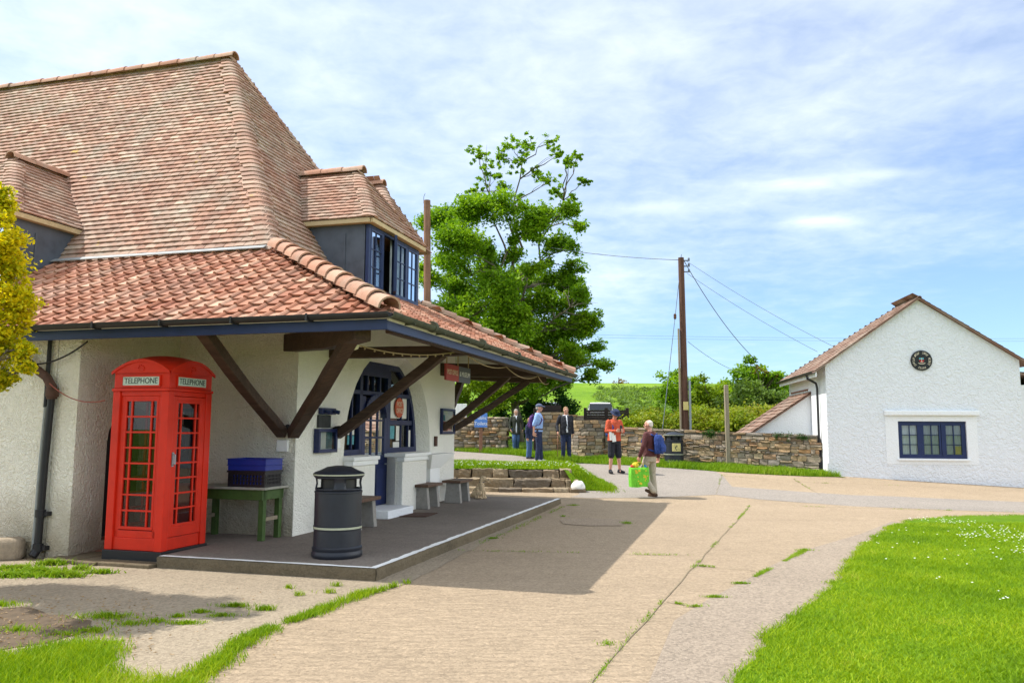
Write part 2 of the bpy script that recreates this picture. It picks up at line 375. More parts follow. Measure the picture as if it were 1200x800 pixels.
wood('seat_wood', (0.06, 0.03, 0.02), (0.15, 0.085, 0.055), 'x', 0.55)
wood('pale_timber', (0.42, 0.31, 0.16), (0.56, 0.43, 0.25), 'x', 0.75)
wood('soffit', (0.48, 0.46, 0.42), (0.62, 0.60, 0.55), 'x', 0.8, 0.5)
wood('bark', (0.075, 0.062, 0.045), (0.17, 0.145, 0.105), 'z', 0.95, 0.35)
wood('twig', (0.07, 0.05, 0.03), (0.16, 0.12, 0.08), 'z', 0.95, 0.35)
plain('blue_paint', (0.011, 0.026, 0.092), 0.45, 0.25, 5, 0.12, 30)
plain('navy_paint', (0.010, 0.020, 0.085), 0.38, 0.3, 5, 0.1, 30)
plain('green_paint', (0.050, 0.100, 0.020), 0.55, 0.35, 9, 0.3, 30)
plain('table_top', (0.34, 0.33, 0.28), 0.7, 0.3, 12, 0.3, 40)
plain('phone_red', (0.62, 0.022, 0.006), 0.40, 0.16, 5, 0.14, 25, spec=0.28)
plain('black_paint', (0.012, 0.012, 0.014), 0.45, 0.3, 8, 0.2, 40)
plain('gutter_black', (0.020, 0.020, 0.022), 0.5, 0.4, 8, 0.25, 30)
plain('gutter_mossy', (0.055, 0.06, 0.035), 0.85, 0.5, 9, 0.5, 40)
plain('bin_plastic', (0.014, 0.017, 0.026), 0.42, 0.25, 8, 0.25, 180, spec=0.45)
plain('band_cream', (0.40, 0.42, 0.30), 0.5, 0.2, 12)
plain('lead', (0.075, 0.09, 0.115), 0.55, 0.4, 4, 0.2, 20, spec=0.5)
plain('lead_flash', (0.30, 0.31, 0.31), 0.5, 0.3, 5, 0.2, 20)
plain('rust', (0.085, 0.042, 0.028), 0.8, 0.4, 12, 0.5, 50)
plain('grey_pipe', (0.28, 0.30, 0.29), 0.6, 0.25, 9, 0.2)
plain('cable_black', (0.015, 0.015, 0.018), 0.5, 0.1, 5, 0)
plain('cable_red', (0.30, 0.075, 0.05), 0.6, 0.1, 5, 0)
plain('wire_grey', (0.16, 0.19, 0.24), 0.6, 0.1, 5, 0)
plain('rope', (0.36, 0.27, 0.15), 0.9, 0.3, 40, 0.3)
plain('conc_grey', (0.30, 0.28, 0.25), 0.9, 0.25, 12, 0.5, 60)
plain('crate_black', (0.014, 0.014, 0.018), 0.4, 0.2, 8, 0.05)
plain('crate_blue', (0.010, 0.028, 0.25), 0.35, 0.15, 8, 0.05)
plain('red_plastic', (0.45, 0.03, 0.03), 0.4, 0.1, 8, 0)
plain('mat_brown', (0.085, 0.045, 0.030), 0.98, 0.4, 40, 0.9, 160)
plain('brick', (0.24, 0.10, 0.06), 0.9, 0.4, 14, 0.5, 40)
plain('sign_red', (0.38, 0.055, 0.055), 0.5, 0.12, 8, 0.05)
plain('sign_grey', (0.10, 0.115, 0.155), 0.5, 0.12, 8, 0.05)
plain('sign_blue', (0.10, 0.24, 0.66), 0.45, 0.1, 8, 0.05)
plain('letter_cream', (0.72, 0.64, 0.48), 0.6, 0.1, 8, 0)
plain('letter_white', (0.85, 0.86, 0.86), 0.6, 0.05, 8, 0)
plain('letter_dark', (0.035, 0.05, 0.045), 0.6, 0.1, 8, 0)
plain('opal', (0.50, 0.60, 0.52), 0.35, 0.2, 9, 0)
plain('paper', (0.78, 0.78, 0.74), 0.7, 0.06, 8, 0)
plain('paper_aqua', (0.10, 0.36, 0.42), 0.6, 0.4, 14, 0)
plain('paper_teal_print', (0.05, 0.16, 0.20), 0.6, 0.5, 22, 0)
plain('paper_yellow', (0.62, 0.52, 0.20), 0.6, 0.2, 9, 0)
plain('orange_red', (0.52, 0.09, 0.035), 0.5, 0.1, 8, 0)
plain('slate_board', (0.045, 0.048, 0.05), 0.8, 0.4, 9, 0.1)
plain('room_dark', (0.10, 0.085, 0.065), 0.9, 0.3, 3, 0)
plain('shop_goods', (0.20, 0.13, 0.08), 0.8, 0.7, 9, 0)
plain('lamp_cream', (0.62, 0.60, 0.40), 0.45, 0.1, 8, 0)
plain('stone_white', (0.80, 0.79, 0.75), 0.85, 0.12, 9, 0.5, 30)
plain('net_curtain', (0.62, 0.66, 0.70), 0.8, 0.15, 9, 0.1)
plain('steel', (0.32, 0.35, 0.38), 0.45, 0.15, 9, 0.05, metal=0.6)
plain('car_white', (0.78, 0.79, 0.80), 0.2, 0.03, 4, 0, spec=0.6)
plain('car_silver', (0.42, 0.44, 0.46), 0.22, 0.03, 4, 0, metal=0.5, spec=0.6)
plain('tyre', (0.02, 0.02, 0.021), 0.9, 0.2, 20, 0.2)
plain('lamp_red', (0.4, 0.02, 0.02), 0.25, 0.1, 9, 0)
def stones(name, cols, mortar=None):
    t = NT(name); r = t.geo.outputs['Random Per Island']
    c = t.ramp(r, [(i/(len(cols)-1), q) for i, q in enumerate(cols)])
    c = t.mix(t.rng(t.noise(18, 6, 0.7), 0.45, 0.75, 0, 0.6), c, (0.13, 0.11, 0.08))
    c = t.mix(t.rng(t.noise(9, 5, 0.7), 0.60, 0.74, 0, 0.5), c, (0.46, 0.44, 0.38))
    t.col(c).set(Roughness=0.92, Specular_IOR_Level=0.2); t.bump(t.noise(45, 5, 0.65), 0.8, 0.012); M[name] = t.mat
stones('wall_stone', [(0.16, 0.11, 0.07), (0.38, 0.27, 0.15), (0.25, 0.21, 0.17), (0.48, 0.37, 0.23), (0.36, 0.20, 0.09), (0.22, 0.20, 0.18), (0.42, 0.34, 0.25), (0.13, 0.11, 0.09)])
stones('step_stone', [(0.19, 0.14, 0.09), (0.27, 0.20, 0.13), (0.33, 0.26, 0.17), (0.16, 0.13, 0.10)])
plain('mortar', (0.20, 0.175, 0.13), 0.95, 0.4, 8, 0.8, 40)

def glass(name, tint=(0.9, 0.95, 0.95), see=0.6, rough=0.01, refl=1.7):
    t = NT(name); t.t.nodes.remove(t.p)
    tr = t.n('ShaderNodeBsdfTransparent'); tr.inputs[0].default_value = (*[x*see for x in tint], 1)
    gl = t.n('ShaderNodeBsdfGlossy'); gl.inputs['Roughness'].default_value = rough; gl.inputs[0].default_value = (0.9, 0.93, 0.95, 1)
    fr = t.n('ShaderNodeFresnel'); fr.inputs[0].default_value = 1.55
    f = t.math('MULTIPLY', fr.outputs[0], refl)
    m = t.n('ShaderNodeMixShader'); t.L(f, m.inputs[0]); t.L(tr.outputs[0], m.inputs[1]); t.L(gl.outputs[0], m.inputs[2]); t.L(m.outputs[0], t.out.inputs[0])
    M[name] = t.mat
glass('glass', see=0.8, refl=1.2); glass('dark_glass', see=0.35); glass('phone_glass', see=0.5, refl=0.8)
def leafmat(name, cols, trans=0.35, rough=0.5):
    t = NT(name); r = t.geo.outputs['Random Per Island']
    big = t.noise(0.7, 3, 0.6)
    f = t.math('ADD', t.math('MULTIPLY', r, 0.55), t.math('MULTIPLY', t.rng(big, 0.32, 0.68), 0.45))
    c = t.ramp(f, [(i/(len(cols)-1), q) for i, q in enumerate(cols)])
    t.col(c).set(Roughness=rough, Specular_IOR_Level=0.16)
    tl = t.n('ShaderNodeBsdfTranslucent'); t.L(t.mix(1.0, c, (1.5, 1.45, 0.7), 'MULTIPLY'), tl.inputs[0])
    m = t.n('ShaderNodeMixShader'); m.inputs[0].default_value = trans
    t.L(t.p.outputs[0], m.inputs[1]); t.L(tl.outputs[0], m.inputs[2]); t.L(m.outputs[0], t.out.inputs[0]); M[name] = t.mat
leafmat('leaf_sycamore', [(0.06, 0.15, 0.010), (0.12, 0.24, 0.012), (0.19, 0.33, 0.015), (0.27, 0.39, 0.02)], 0.42)
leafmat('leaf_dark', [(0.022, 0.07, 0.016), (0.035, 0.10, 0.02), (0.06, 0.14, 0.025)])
leafmat('leaf_lime', [(0.12, 0.21, 0.008), (0.19, 0.29, 0.010), (0.27, 0.35, 0.012)])
leafmat('leaf_grey', [(0.08, 0.15, 0.03), (0.13, 0.21, 0.04), (0.19, 0.27, 0.06)], 0.4)
leafmat('leaf_bank', [(0.11, 0.20, 0.010), (0.17, 0.25, 0.012), (0.24, 0.28, 0.02), (0.24, 0.20, 0.04)])
leafmat('leaf_gold', [(0.12, 0.21, 0.008), (0.36, 0.38, 0.010), (0.66, 0.55, 0.012), (0.82, 0.68, 0.015)], 0.45)
leafmat('leaf_rust', [(0.16, 0.12, 0.03), (0.22, 0.15, 0.04), (0.14, 0.17, 0.03)])
leafmat('grass_blade', [(0.045, 0.105, 0.003), (0.12, 0.23, 0.004), (0.16, 0.28, 0.005), (0.23, 0.34, 0.006), (0.32, 0.42, 0.008), (0.45, 0.43, 0.08)], 0.3, 0.6)
leafmat('grass_rough', [(0.10, 0.21, 0.008), (0.15, 0.28, 0.009), (0.22, 0.34, 0.015), (0.29, 0.32, 0.05)], 0.3, 0.6)
leafmat('petal', [(0.8, 0.8, 0.78), (0.85, 0.85, 0.8)], 0.2)
leafmat('dry_leaf', [(0.18, 0.11, 0.05), (0.28, 0.18, 0.08), (0.35, 0.25, 0.12)], 0.1)
def turf(name, a, b, c):
    t = NT(name); v = t.pos()
    f = t.math('ADD', t.math('MULTIPLY', t.noise(0.10, 4, 0.6, v), 0.6), t.math('MULTIPLY', t.noise(2.2, 5, 0.7, v), 0.4))
    k = t.ramp(f, [(0.33, a), (0.5, b), (0.66, c)]); k = t.mix(t.rng(t.noise(0.9, 5, 0.75, v), 0.55, 0.72, 0, 0.4), k, (0.13, 0.15, 0.03))
    t.col(k).set(Roughness=0.95, Specular_IOR_Level=0.1); t.bump(t.noise(3.5, 6, 0.75, v), 0.8, 0.25); M[name] = t.mat
turf('field', (0.085, 0.18, 0.014), (0.16, 0.28, 0.018), (0.25, 0.34, 0.05))
turf('lawn_turf', (0.09, 0.18, 0.006), (0.13, 0.24, 0.008), (0.16, 0.26, 0.012))
for nm, c in dict(skin=(0.52, 0.29, 0.20), skin_pink=(0.55, 0.28, 0.20), hair_grey=(0.32, 0.29, 0.25), hair_white=(0.62, 0.56, 0.48), hair_sandy=(0.30, 0.18, 0.10),
    cloth_olive=(0.035, 0.040, 0.028), cloth_white=(0.74, 0.76, 0.82), cloth_denim=(0.07, 0.14, 0.30), cloth_lightblue=(0.28, 0.42, 0.74), cloth_navy=(0.018, 0.028, 0.075),
    cloth_black=(0.016, 0.017, 0.024), cloth_orange=(0.52, 0.085, 0.035), cloth_maroon=(0.10, 0.030, 0.030), cloth_khaki=(0.40, 0.35, 0.26), cloth_blue=(0.016, 0.045, 0.20),
    cloth_purple=(0.09, 0.03, 0.15), leather=(0.085, 0.045, 0.025), shoe_white=(0.66, 0.66, 0.64), bag_green=(0.16, 0.55, 0.03), bag_yellow=(0.75, 0.55, 0.04), bag_red=(0.65, 0.06, 0.03), bag_blue=(0.03, 0.24, 0.65), dog_fur=(0.66, 0.50, 0.31), cloth_cap=(0.10, 0.12, 0.20)).items():
    t_ = plain(nm, c, 0.55 if 'skin' in nm else 0.85, 0.22 if 'skin' not in nm else 0.1, 9, 0.25, 90)
    if nm.startswith('cloth') or nm in ('bag_green', 'dog_fur'):       # folds and creases
        nt2 = t_.node_tree; b1 = [n for n in nt2.nodes if n.type == 'BUMP'][0]; b2 = nt2.nodes.new('ShaderNodeBump'); nz = nt2.nodes.new('ShaderNodeTexNoise'); g_ = nt2.nodes.new('ShaderNodeNewGeometry'); mp = nt2.nodes.new('ShaderNodeMapping')
        mp.inputs['Scale'].default_value = (1, 1, .55); nz.inputs['Scale'].default_value = 13; nz.inputs['Detail'].default_value = 3; nz.inputs['Distortion'].default_value = 1.0; b2.inputs['Distance'].default_value = .05; b2.inputs['Strength'].default_value = .8
        nt2.links.new(g_.outputs['Position'], mp.inputs[0]); nt2.links.new(mp.outputs[0], nz.inputs['Vector']); nt2.links.new(nz.outputs[0], b2.inputs['Height']); nt2.links.new(b2.outputs[0], b1.inputs['Normal'])
# ------------------------------------------------------------------ the ground
def axis_coords(lo, hi, fine_lo, fine_hi):
    c = list(np.arange(fine_lo, fine_hi+0.01, 1.0)); s = 1.5; x = fine_hi
    while x < hi: x += s; c.append(x); s *= 1.25
    s = 1.5; x = fine_lo; pre = []
    while x > lo: x -= s; pre.append(x); s *= 1.25
    return pre[::-1]+c
def grid_sheet(name, xs, ys, off, mat):
    vs = [(x, y, gz(x, y)+off) for y in ys for x in xs]; n = len(xs)
    fs = [(j*n+i, j*n+i+1, (j+1)*n+i+1, (j+1)*n+i) for j in range(len(ys)-1) for i in range(n-1)]
    me = bpy.data.meshes.new(name); me.from_pydata(vs, [], fs); me.update()
    me.polygons.foreach_set('use_smooth', [True]*len(fs))
    o = link_mesh(name, me, M[mat] if isinstance(mat, str) else mat); tag(o, kind='structure'); return o
tag(grid_sheet('ground', axis_coords(-3000, 3000, -30, 40), axis_coords(-400, 5000, -20, 70), -0.02, 'field'), kind='structure')
def sheet(name, poly, off, mat, step=1.0, parent=None, kind='structure', zf=None):
    bm = bmesh.new(); f = bm.faces.new([bm.verts.new((p[0], p[1], 0)) for p in poly]); bmesh.ops.triangulate(bm, faces=[f])
    xs = [p[0] for p in poly]; ys = [p[1] for p in poly]
    if max(ys) > 14:
        for ax, lo, hi in ((0, min(xs), max(xs)), (1, max(14, min(ys)), max(ys))):
            k = math.ceil(lo)
            while k < hi:
                co = (k, 0, 0) if ax == 0 else (0, k, 0); no = (1, 0, 0) if ax == 0 else (0, 1, 0)
                bmesh.ops.bisect_plane(bm, geom=bm.verts[:]+bm.edges[:]+bm.faces[:], plane_co=co, plane_no=no, dist=1e-5); k += step
    for v in bm.verts: v.co.z = (zf or gz)(v.co.x, v.co.y)+off
    bmesh.ops.recalc_face_normals(bm, faces=bm.faces)
    me = bpy.data.meshes.new(name); bm.to_mesh(me); bm.free()
    if me.polygons and me.polygons[0].normal.z < 0: me.flip_normals()
    o = link_mesh(name, me, M[mat], parent); 
    if kind: tag(o, kind=kind)
    return o
def jag(pts, amp, seg, rng):
    """a hand-cut edge: subdivide and wobble an open line"""
    out = []
    for i in range(len(pts)-1):
        a, b = Vector(pts[i][:2]), Vector(pts[i+1][:2]); n = max(1, int((b-a).length/seg)); nr = Vector((-(b-a).y, (b-a).x)).normalized()
        for k in range(n):
            q = a+(b-a)*(k/n); 
            if i or k: q = q+nr*rng.uniform(-amp, amp)
            out.append((q.x, q.y))
    out.append(tuple(pts[-1][:2])); return out
rg = random.Random(4)
def bl(a, b): p = FB @ Vector((a, b, 0)); return (p.x, p.y)
verge_front = jag([gp(520, 527.5), gp(600, 533), gp(655, 541.5), gp(735, 545), gp(800, 549.5), gp(880, 555), gp(950, 558.5), gp(992, 559.5)], 0.05, 0.5, rg)
# the lane: one big concrete sheet from behind the camera up to the verge
lane = [(-14, -6), (30, -6), (40, 10), (46, 19.5), (30, 20.2), (14.2, 23.0), (9.1, 23.4)]+verge_front[::-1]+[(-8, 30.5), (-8, 22), (-3, 19.8), bl(-3.7, 17.2), bl(-5.9, 16), bl(-6, 9.9), (-14, 11)]
sheet('concrete_lane', lane, 0.0, 'road_concrete')
lawn_edge = jag([gp(838, 830), gp(862, 800), gp(886, 765), gp(905, 742), gp(945, 716), gp(980, 680), gp(992, 664), gp(1010, 640), gp(1040, 620), gp(1066, 610.5), gp(1110, 605.5), gp(1200, 604)], 0.05, 0.18, rg)
strip_w = [gp(760, 800), gp(790, 727), gp(830, 702), gp(873, 680), gp(905, 662), gp(945, 644)]
sheet('old_concrete_strip', [gp(690, 830)]+strip_w[:1]+strip_w[1:]+[gp(1010, 625), gp(1045, 611)]+[Vector((p[0]+0.25, p[1])) for p in lawn_edge[::-1] if p[1] < 14]+[gp(820, 840)], 0.004, 'old_strip')
far_t = [gp(530, 541.5), gp(560, 545), gp(640, 552), gp(690, 560)]
sheet('tarmac_path', [Vector(p) for p in verge_front if p[0] < gp(845, 553).x]+[gp(846, 556), gp(858, 570), gp(1000, 580), gp(1200, 588), gp(1200, 600.5), gp(1000, 593), gp(890, 585), gp(840, 579.5), gp(760, 583), gp(690, 583.5), gp(668, 582)]+[Vector((1.6, 19.0)), Vector((1.8, 22.0)), Vector((1.0, 23.6)), Vector((-6, 25.8)), Vector((-8, 29))], 0.004, 'grey_tarmac')
apron_e = jag([gp(215, 812), gp(252, 778), gp(287, 752), gp(330, 732), gp(362, 722), gp(400, 707), gp(432, 697), gp(480, 682), gp(560, 640), gp(620, 610)], 0.02, 0.3, rg)
sheet('concrete_apron', apron_e+[bl(-3.7, 15), bl(-3.75, 7.9), bl(-8.0, 7.9), (-9.5, 10.2), (-14, 10.9), (-14, -3), (-4, -3)], 0.004, 'apron_concrete')
sheet('tarmac_patch', [gp(656, 609), gp(694, 607), gp(735, 609), gp(728, 616), gp(690, 616), gp(660, 614)], 0.008, 'patch_tarmac')
# joints between the slabs
def joint(pts, wd, off=0.0085):
    poly = []; L = [Vector(p[:2]) for p in pts]
    for s in (1, -1):
        r = []
        for i, p in enumerate(L):
            d = (L[min(i+1, len(L)-1)]-L[max(i-1, 0)]).normalized(); r.append(p+Vector((-d.y, d.x))*wd/2*s)
        poly += r if s == 1 else r[::-1]
    return sheet('slab_joint', poly, off, 'joint')
JL = [gp(680, 825), gp(697, 797), gp(740, 745), gp(780, 700), gp(815, 662), gp(850, 625), gp(879, 592)]
J = [JL, [gp(517, 645), gp(600, 646.5), gp(680, 648), gp(745, 650), gp(812, 651)], [gp(812, 663), gp(850, 666), gp(885, 669)], [gp(780, 705), gp(812, 711)],
     [gp(846, 556), gp(839, 579)], [gp(845, 557), gp(960, 566), gp(1100, 571)], [gp(930, 561), gp(962, 580)], [gp(930, 593), gp(1060, 597), gp(1190, 600)]]
for i, q in enumerate(J): joint(jag(q, 0.015, 0.4, rg), 0.012 if i else 0.011)
sheet('lawn', lawn_edge+[(30, 14.2), (30, -4), (1.5, -4)], 0.012, 'lawn_turf')
# the raised bank behind the stone steps
def gbank(x, y):
    u = min(1, max(0, (y-20.2)/4.0)); e = min(1, max(0, (2.35-x)/0.75)); e = e*e*(3-2*e)
    top = 0.605+0.055*u; q = gz(x, y); k = max(0, 1-max(0, (y-23.2))/1.6) if y > 23.2 else 1
    fx = min(1, max(0, (x-1.35)/.2)); f = min(1, max(0, (y-19.55)/.9)); f = f*f*(3-2*f)
    return q+(top-q)*e*k*(1-fx+fx*f)
bank_edge = [(2.45, 19.6), (2.5, 21), (2.2, 22.4), (1.5, 23.6), (0.2, 24.35), (-2, 25), (-6, 26.2)]
def bank_sheet():
    xs = np.arange(-8, 2.7, 0.3); ys = np.arange(19.65, 26.5, 0.3)
    bm = bmesh.new(); g = {}
    def inside(x, y):
        lim = np.interp(x, [-6, -2, 0.2, 1.5, 2.2, 2.5], [26.2, 25, 24.35, 23.6, 22.4, 21]); return y <= lim and x <= 2.5 and (y > 20.3 or x > 1.4)
    for i, x in enumerate(xs):
        for j, y in enumerate(ys): g[i, j] = (x, y)
    vv = {}
    def V(i, j):
        if (i, j) not in vv:
            x, y = g[i, j]; vv[i, j] = bm.verts.new((x, y, gbank(x, y)+0.014))
        return vv[i, j]
    for i in range(len(xs)-1):
        for j in range(len(ys)-1):
            if inside(xs[i]+0.15, ys[j]+0.15): bm.faces.new((V(i, j), V(i+1, j), V(i+1, j+1), V(i, j+1)))
    me = bpy.data.meshes.new('grass_bank'); bm.to_mesh(me); bm.free(); me.polygons.foreach_set('use_smooth', [True]*len(me.polygons))
    tag(link_mesh('grass_bank', me, M['lawn_turf']), kind='structure')
bank_sheet()

tm_ = MB(); rr0 = random.Random(12); x = -8.02
while x < -6.52:
    x2 = min(-6.5, x+rr0.uniform(.3, .6)); tm_.box(x, x2-.008, 7.80+rr0.uniform(-.03, .02), 8.9, -.05, .045+rr0.uniform(-.006, .006)); x = x2
tag(tm_.build('threshold_slab', M['kerb_concrete'], frame=FB, bevel=.012), kind='structure')
# ---- porch platform with a painted edge
pm = MB()
pf = [(-6.45, 7.93), (-3.76, 7.93), (-3.76, 17.05), (-5.6, 17.05), (-8.0, 17.05), (-8.0, 10.0), (-7.0, 9.2), (-6.45, 9.0)]
rr = random.Random(7)
def wob(x, y, z): return (x, y, z)
pm.prism([(-7.88, 8.90), (-6.50, 8.90), (-6.50, 7.93), (-3.76, 7.93), (-3.76, 17.05), (-7.88, 17.05)], lambda u, v, d: (u, v, d), -0.1, 0.132)
plat = pm.build('porch_platform', M['porch_floor'], frame=FB, bevel=0.012); tag(plat, kind='structure')
km = MB()
# stained kerb face, built as slabs set proud of the platform core
def kerb_face(ax, a, b, out_, inn):
    n = int((b-a)/.09); vs = []; fs = []; zs = (-.06, .02, .07, .118, .130)
    for i in range(n+1):
        t = a+(b-a)*i/n
        for j, z in enumerate(zs):
            u = out_+(rr.uniform(-.009, .009) if j < 4 else (inn-out_)*.35)+(.012 if j == 0 else 0)*(1 if ax else -1)
            vs.append((t, u, z+rr.uniform(-.002, .0)) if ax == 0 else (u, t, z+rr.uniform(-.002, .0)))
    m = len(zs)
    fs = [(i*m+j, (i+1)*m+j, (i+1)*m+j+1, i*m+j+1) for i in range(n) for j in range(m-1)]; km.add(vs, fs)
kerb_face(0, -6.49, -3.74, 7.905, 7.95); kerb_face(1, 7.905, 17.04, -3.735, -3.78)
kb = km.build('kerb', M['kerb_concrete'], frame=FB, smooth='all'); tag(kb, kind='structure')
lm = MB(); rq = random.Random(3)
def ribbon(ax, a, b, c0, c1):
    n = int((b-a)/0.12); vs = []; fs = []
    for i in range(n+1):
        t = a+(b-a)*i/n; u0 = c0+rq.uniform(-.008, .008); u1 = c1+rq.uniform(-.012, .012)
        vs += [(t, u0, 0.136), (t, u1, 0.136)] if ax == 0 else [(u0, t, 0.136), (u1, t, 0.136)]
    fs = [(2*i, 2*i+1, 2*i+3, 2*i+2) for i in range(n)]; lm.add(vs, fs)
ribbon(0, -6.47, -3.83, 7.912, 7.985); ribbon(1, 7.92, 17.02, -3.742, -3.825)
wl = lm.build('painted_edge', M['white_line'], frame=FB); tag(wl, kind='structure')

# ---- grass made of blades
def blades(name, pts, hgt, wid, mat, lean=0.45, kind='stuff', zoff=0.0, seed=1, ang=None):
    rs = np.random.RandomState(seed); n = len(pts); P = np.array(pts, float); P[:, 2] += zoff
    patch = 0.5+0.5*np.sin(P[:, 0]*2.1+1.7*np.sin(P[:, 1]*1.3))*np.sin(P[:, 1]*1.7+1.1*np.sin(P[:, 0]*2.7))
    a = rs.uniform(0, 2*np.pi, n); h = hgt*rs.uniform(0.45, 1.25, n)*(0.6+0.65*patch); wv = wid*rs.uniform(0.7, 1.3, n)
    d = np.stack([np.cos(a), np.sin(a), np.zeros(n)], 1); b = rs.uniform(0, 2*np.pi, n); ln = lean*rs.uniform(0.2, 1.2, n)
    e = np.stack([np.cos(b)*ln, np.sin(b)*ln, np.ones(n)], 1)
    v = np.empty((n, 5, 3)); w2 = wv[:, None]
    v[:, 0] = P-d*w2/2; v[:, 1] = P+d*w2/2; mid = P+e*h[:, None]*0.55; v[:, 2] = mid+d*w2*0.36; v[:, 3] = mid-d*w2*0.36
    tip = P+e*h[:, None]*np.array([1.25, 1.25, 1.0])[None]; tip[:, 0:2] += e[:, 0:2]*h[:, None]*0.3; v[:, 4] = tip
    me = bpy.data.meshes.new(name); me.vertices.add(n*5); me.vertices.foreach_set('co', v.reshape(-1))
    k = np.arange(n)*5; loops = np.stack([k, k+1, k+2, k+3, k+3, k+2, k+4], 1).reshape(-1)
    me.loops.add(n*7); me.loops.foreach_set('vertex_index', loops.astype(np.int32))
    me.polygons.add(n*2); ls = np.stack([np.arange(n)*7, np.arange(n)*7+4], 1).reshape(-1); me.polygons.foreach_set('loop_start', ls.astype(np.int32))
    me.polygons.foreach_set('loop_total', np.tile([4, 3], n).astype(np.int32)); me.update(); me.validate()
    o = link_mesh(name, me, M[mat]); tag(o, kind=kind); return o
def inpoly(poly, x, y):
    c = False; n = len(poly); j = n-1
    for i in range(n):
        xi, yi, xj, yj = poly[i][0], poly[i][1], poly[j][0], poly[j][1]
        if (yi > y) != (yj > y) and x < (xj-xi)*(y-yi)/(yj-yi)+xi: c = not c
        j = i
    return c
rs = random.Random(11)
lp = [(p[0], p[1]) for p in lawn_edge]+[(12.5, 14.2), (9.5, 4.6), (1.5, 4.4)]
pts = []
while len(pts) < 135000:
    y = 4.6+9.6*rs.random()**1.5; x = rs.uniform(1.4, 12.0)
    if x > y*0.70+0.6: continue
    if inpoly(lp, x, y): pts.append((x, y, 0.012))
# fringe spilling over the edge
for i in range(len(lawn_edge)-1):
    a, b = lawn_edge[i], lawn_edge[i+1]
    for k in range(60):
        t = rs.random(); pts.append((a[0]+(b[0]-a[0])*t+rs.gauss(-0.01, 0.03), a[1]+(b[1]-a[1])*t+rs.gauss(0, 0.03), 0.008))
blades('lawn_grass', pts, 0.038, 0.006, 'grass_blade', 0.95, seed=2)
# daisies sprinkled in the lawn
dp = []
dc = [(rs.gauss(8.4, 1.5), rs.gauss(11.6, 1.4), rs.uniform(.12, .5)) for _ in range(26)]
while len(dp) < 430:
    q_ = rs.choice(dc); x, y = (rs.uniform(4.5, 11), rs.uniform(6, 14)) if rs.random() < 0.16 else (rs.gauss(q_[0], q_[2]), rs.gauss(q_[1], q_[2]))
    if x < y*0.68 and inpoly(lp, x, y): dp.append((x, y))
dm = MB()
for x, y in dp:
    r = rs.uniform(0.010, 0.017); z = 0.016+rs.uniform(0.035, 0.06)
    dm.add([(x+r*math.cos(k*math.pi/3), y+r*math.sin(k*math.pi/3), z+(0.003 if k % 2 else 0)) for k in range(6)], [tuple(range(6))])
tag(dm.build('daisies', M['petal'], recalc=False), kind='stuff')
# weeds in the joints, the left-hand turf patch and tufts at the wall
def line_pts(pts, n, sd, gaps=0.0, zo=0.006, pw=1.0):
    L = [Vector(p[:2]) for p in pts]; seg = [(L[i+1]-L[i]).length for i in range(len(L)-1)]; tot = sum(seg); out = []
    hol = [rs.random() for _ in range(400)]; nh = max(9, int(tot*5.3))
    for _try in range(n*12):
        if len(out) >= n: break
        t = rs.random()*tot; u = t
        if rs.random() > 1.35*hol[int(t/tot*nh) % 400]*(1.2-gaps) or hol[int(t/tot*nh*.31+57) % 400] < gaps*.7: continue
        for i, s in enumerate(seg):
            if u <= s: break
            u -= s
        p = L[i]+(L[i+1]-L[i])*(u/seg[i]); sw = sd*(.45+1.2*hol[int(t/tot*nh*.7+11) % 400]); x, y = p.x+rs.gauss(0, sw), p.y+rs.gauss(0, sw); out.append((x, y, gz(x, y)+zo))
    return out
def blob_pts(c, rx, ry, n, rot=0.0):
    out = []
    for _ in range(n):
        a = rs.uniform(0, 6.283); r = abs(rs.gauss(0, 0.5)); x, y = r*rx*math.cos(a), r*ry*math.sin(a); cs, sn = math.cos(rot), math.sin(rot)
        X, Y = c[0]+x*cs-y*sn, c[1]+x*sn+y*cs; out.append((X, Y, gz(X, Y)+0.006))
    return out
wp = line_pts([gp(205, 808), gp(236, 791), gp(262, 772), gp(287, 752)], 2600, 0.045, -1.2)+line_pts([gp(287, 752), gp(330, 732), gp(362, 722), gp(400, 707), gp(430, 696)], 2900, 0.032, -.8)
wp += line_pts([gp(430, 697), gp(480, 683)], 350, 0.02, 0.4)
for (px, py, rx, ry, n) in ((395, 687, .06, .03, 80), (338, 689, .04, .02, 40), (349, 698, .05, .03, 60), (340, 690, .06, .02, 30), (277, 711, .16, .04, 330), (235, 718, .09, .04, 200), (182, 729, .10, .05, 160), (208, 723, .08, .04, 160), (217, 731, .15, .05, 330), (309, 715, .12, .04, 260), (260, 722, .14, .05, 200), (125, 724, .30, .10, 520), (150, 732, .2, .08, 240), (110, 740, .2, .08, 260), (80, 745, .3, .08, 220), (385, 695, .08, .03, 60), (20, 740, .3, .1, 260), (0, 710, .25, .1, 300)):
    wp += blob_pts(gp(px, py), rx*1.3, ry*1.5, n)
blades('weeds', wp, 0.046, 0.007, 'grass_blade', 0.6, seed=3)
rp = []
Lp = [gp(-140, 782), gp(0, 770), gp(60, 757), gp(100, 752), gp(128, 752), gp(137, 768), gp(120, 786), gp(160, 800), gp(205, 800), gp(235, 792), gp(215, 830), gp(-200, 850)]
sheet('turf_patch', jag(Lp+[Lp[0]], 0.07, 0.10, rg)[:-1], 0.008, 'lawn_turf')
xs_ = [p.x for p in Lp]; ys_ = [p.y for p in Lp]
while len(rp) < 19000:
    x, y = rs.uniform(min(xs_), max(xs_)), rs.uniform(min(ys_), max(ys_))
    if inpoly(Lp, x+rs.gauss(0, .07), y+rs.gauss(0, .09)): rp.append((x, y, 0.008))
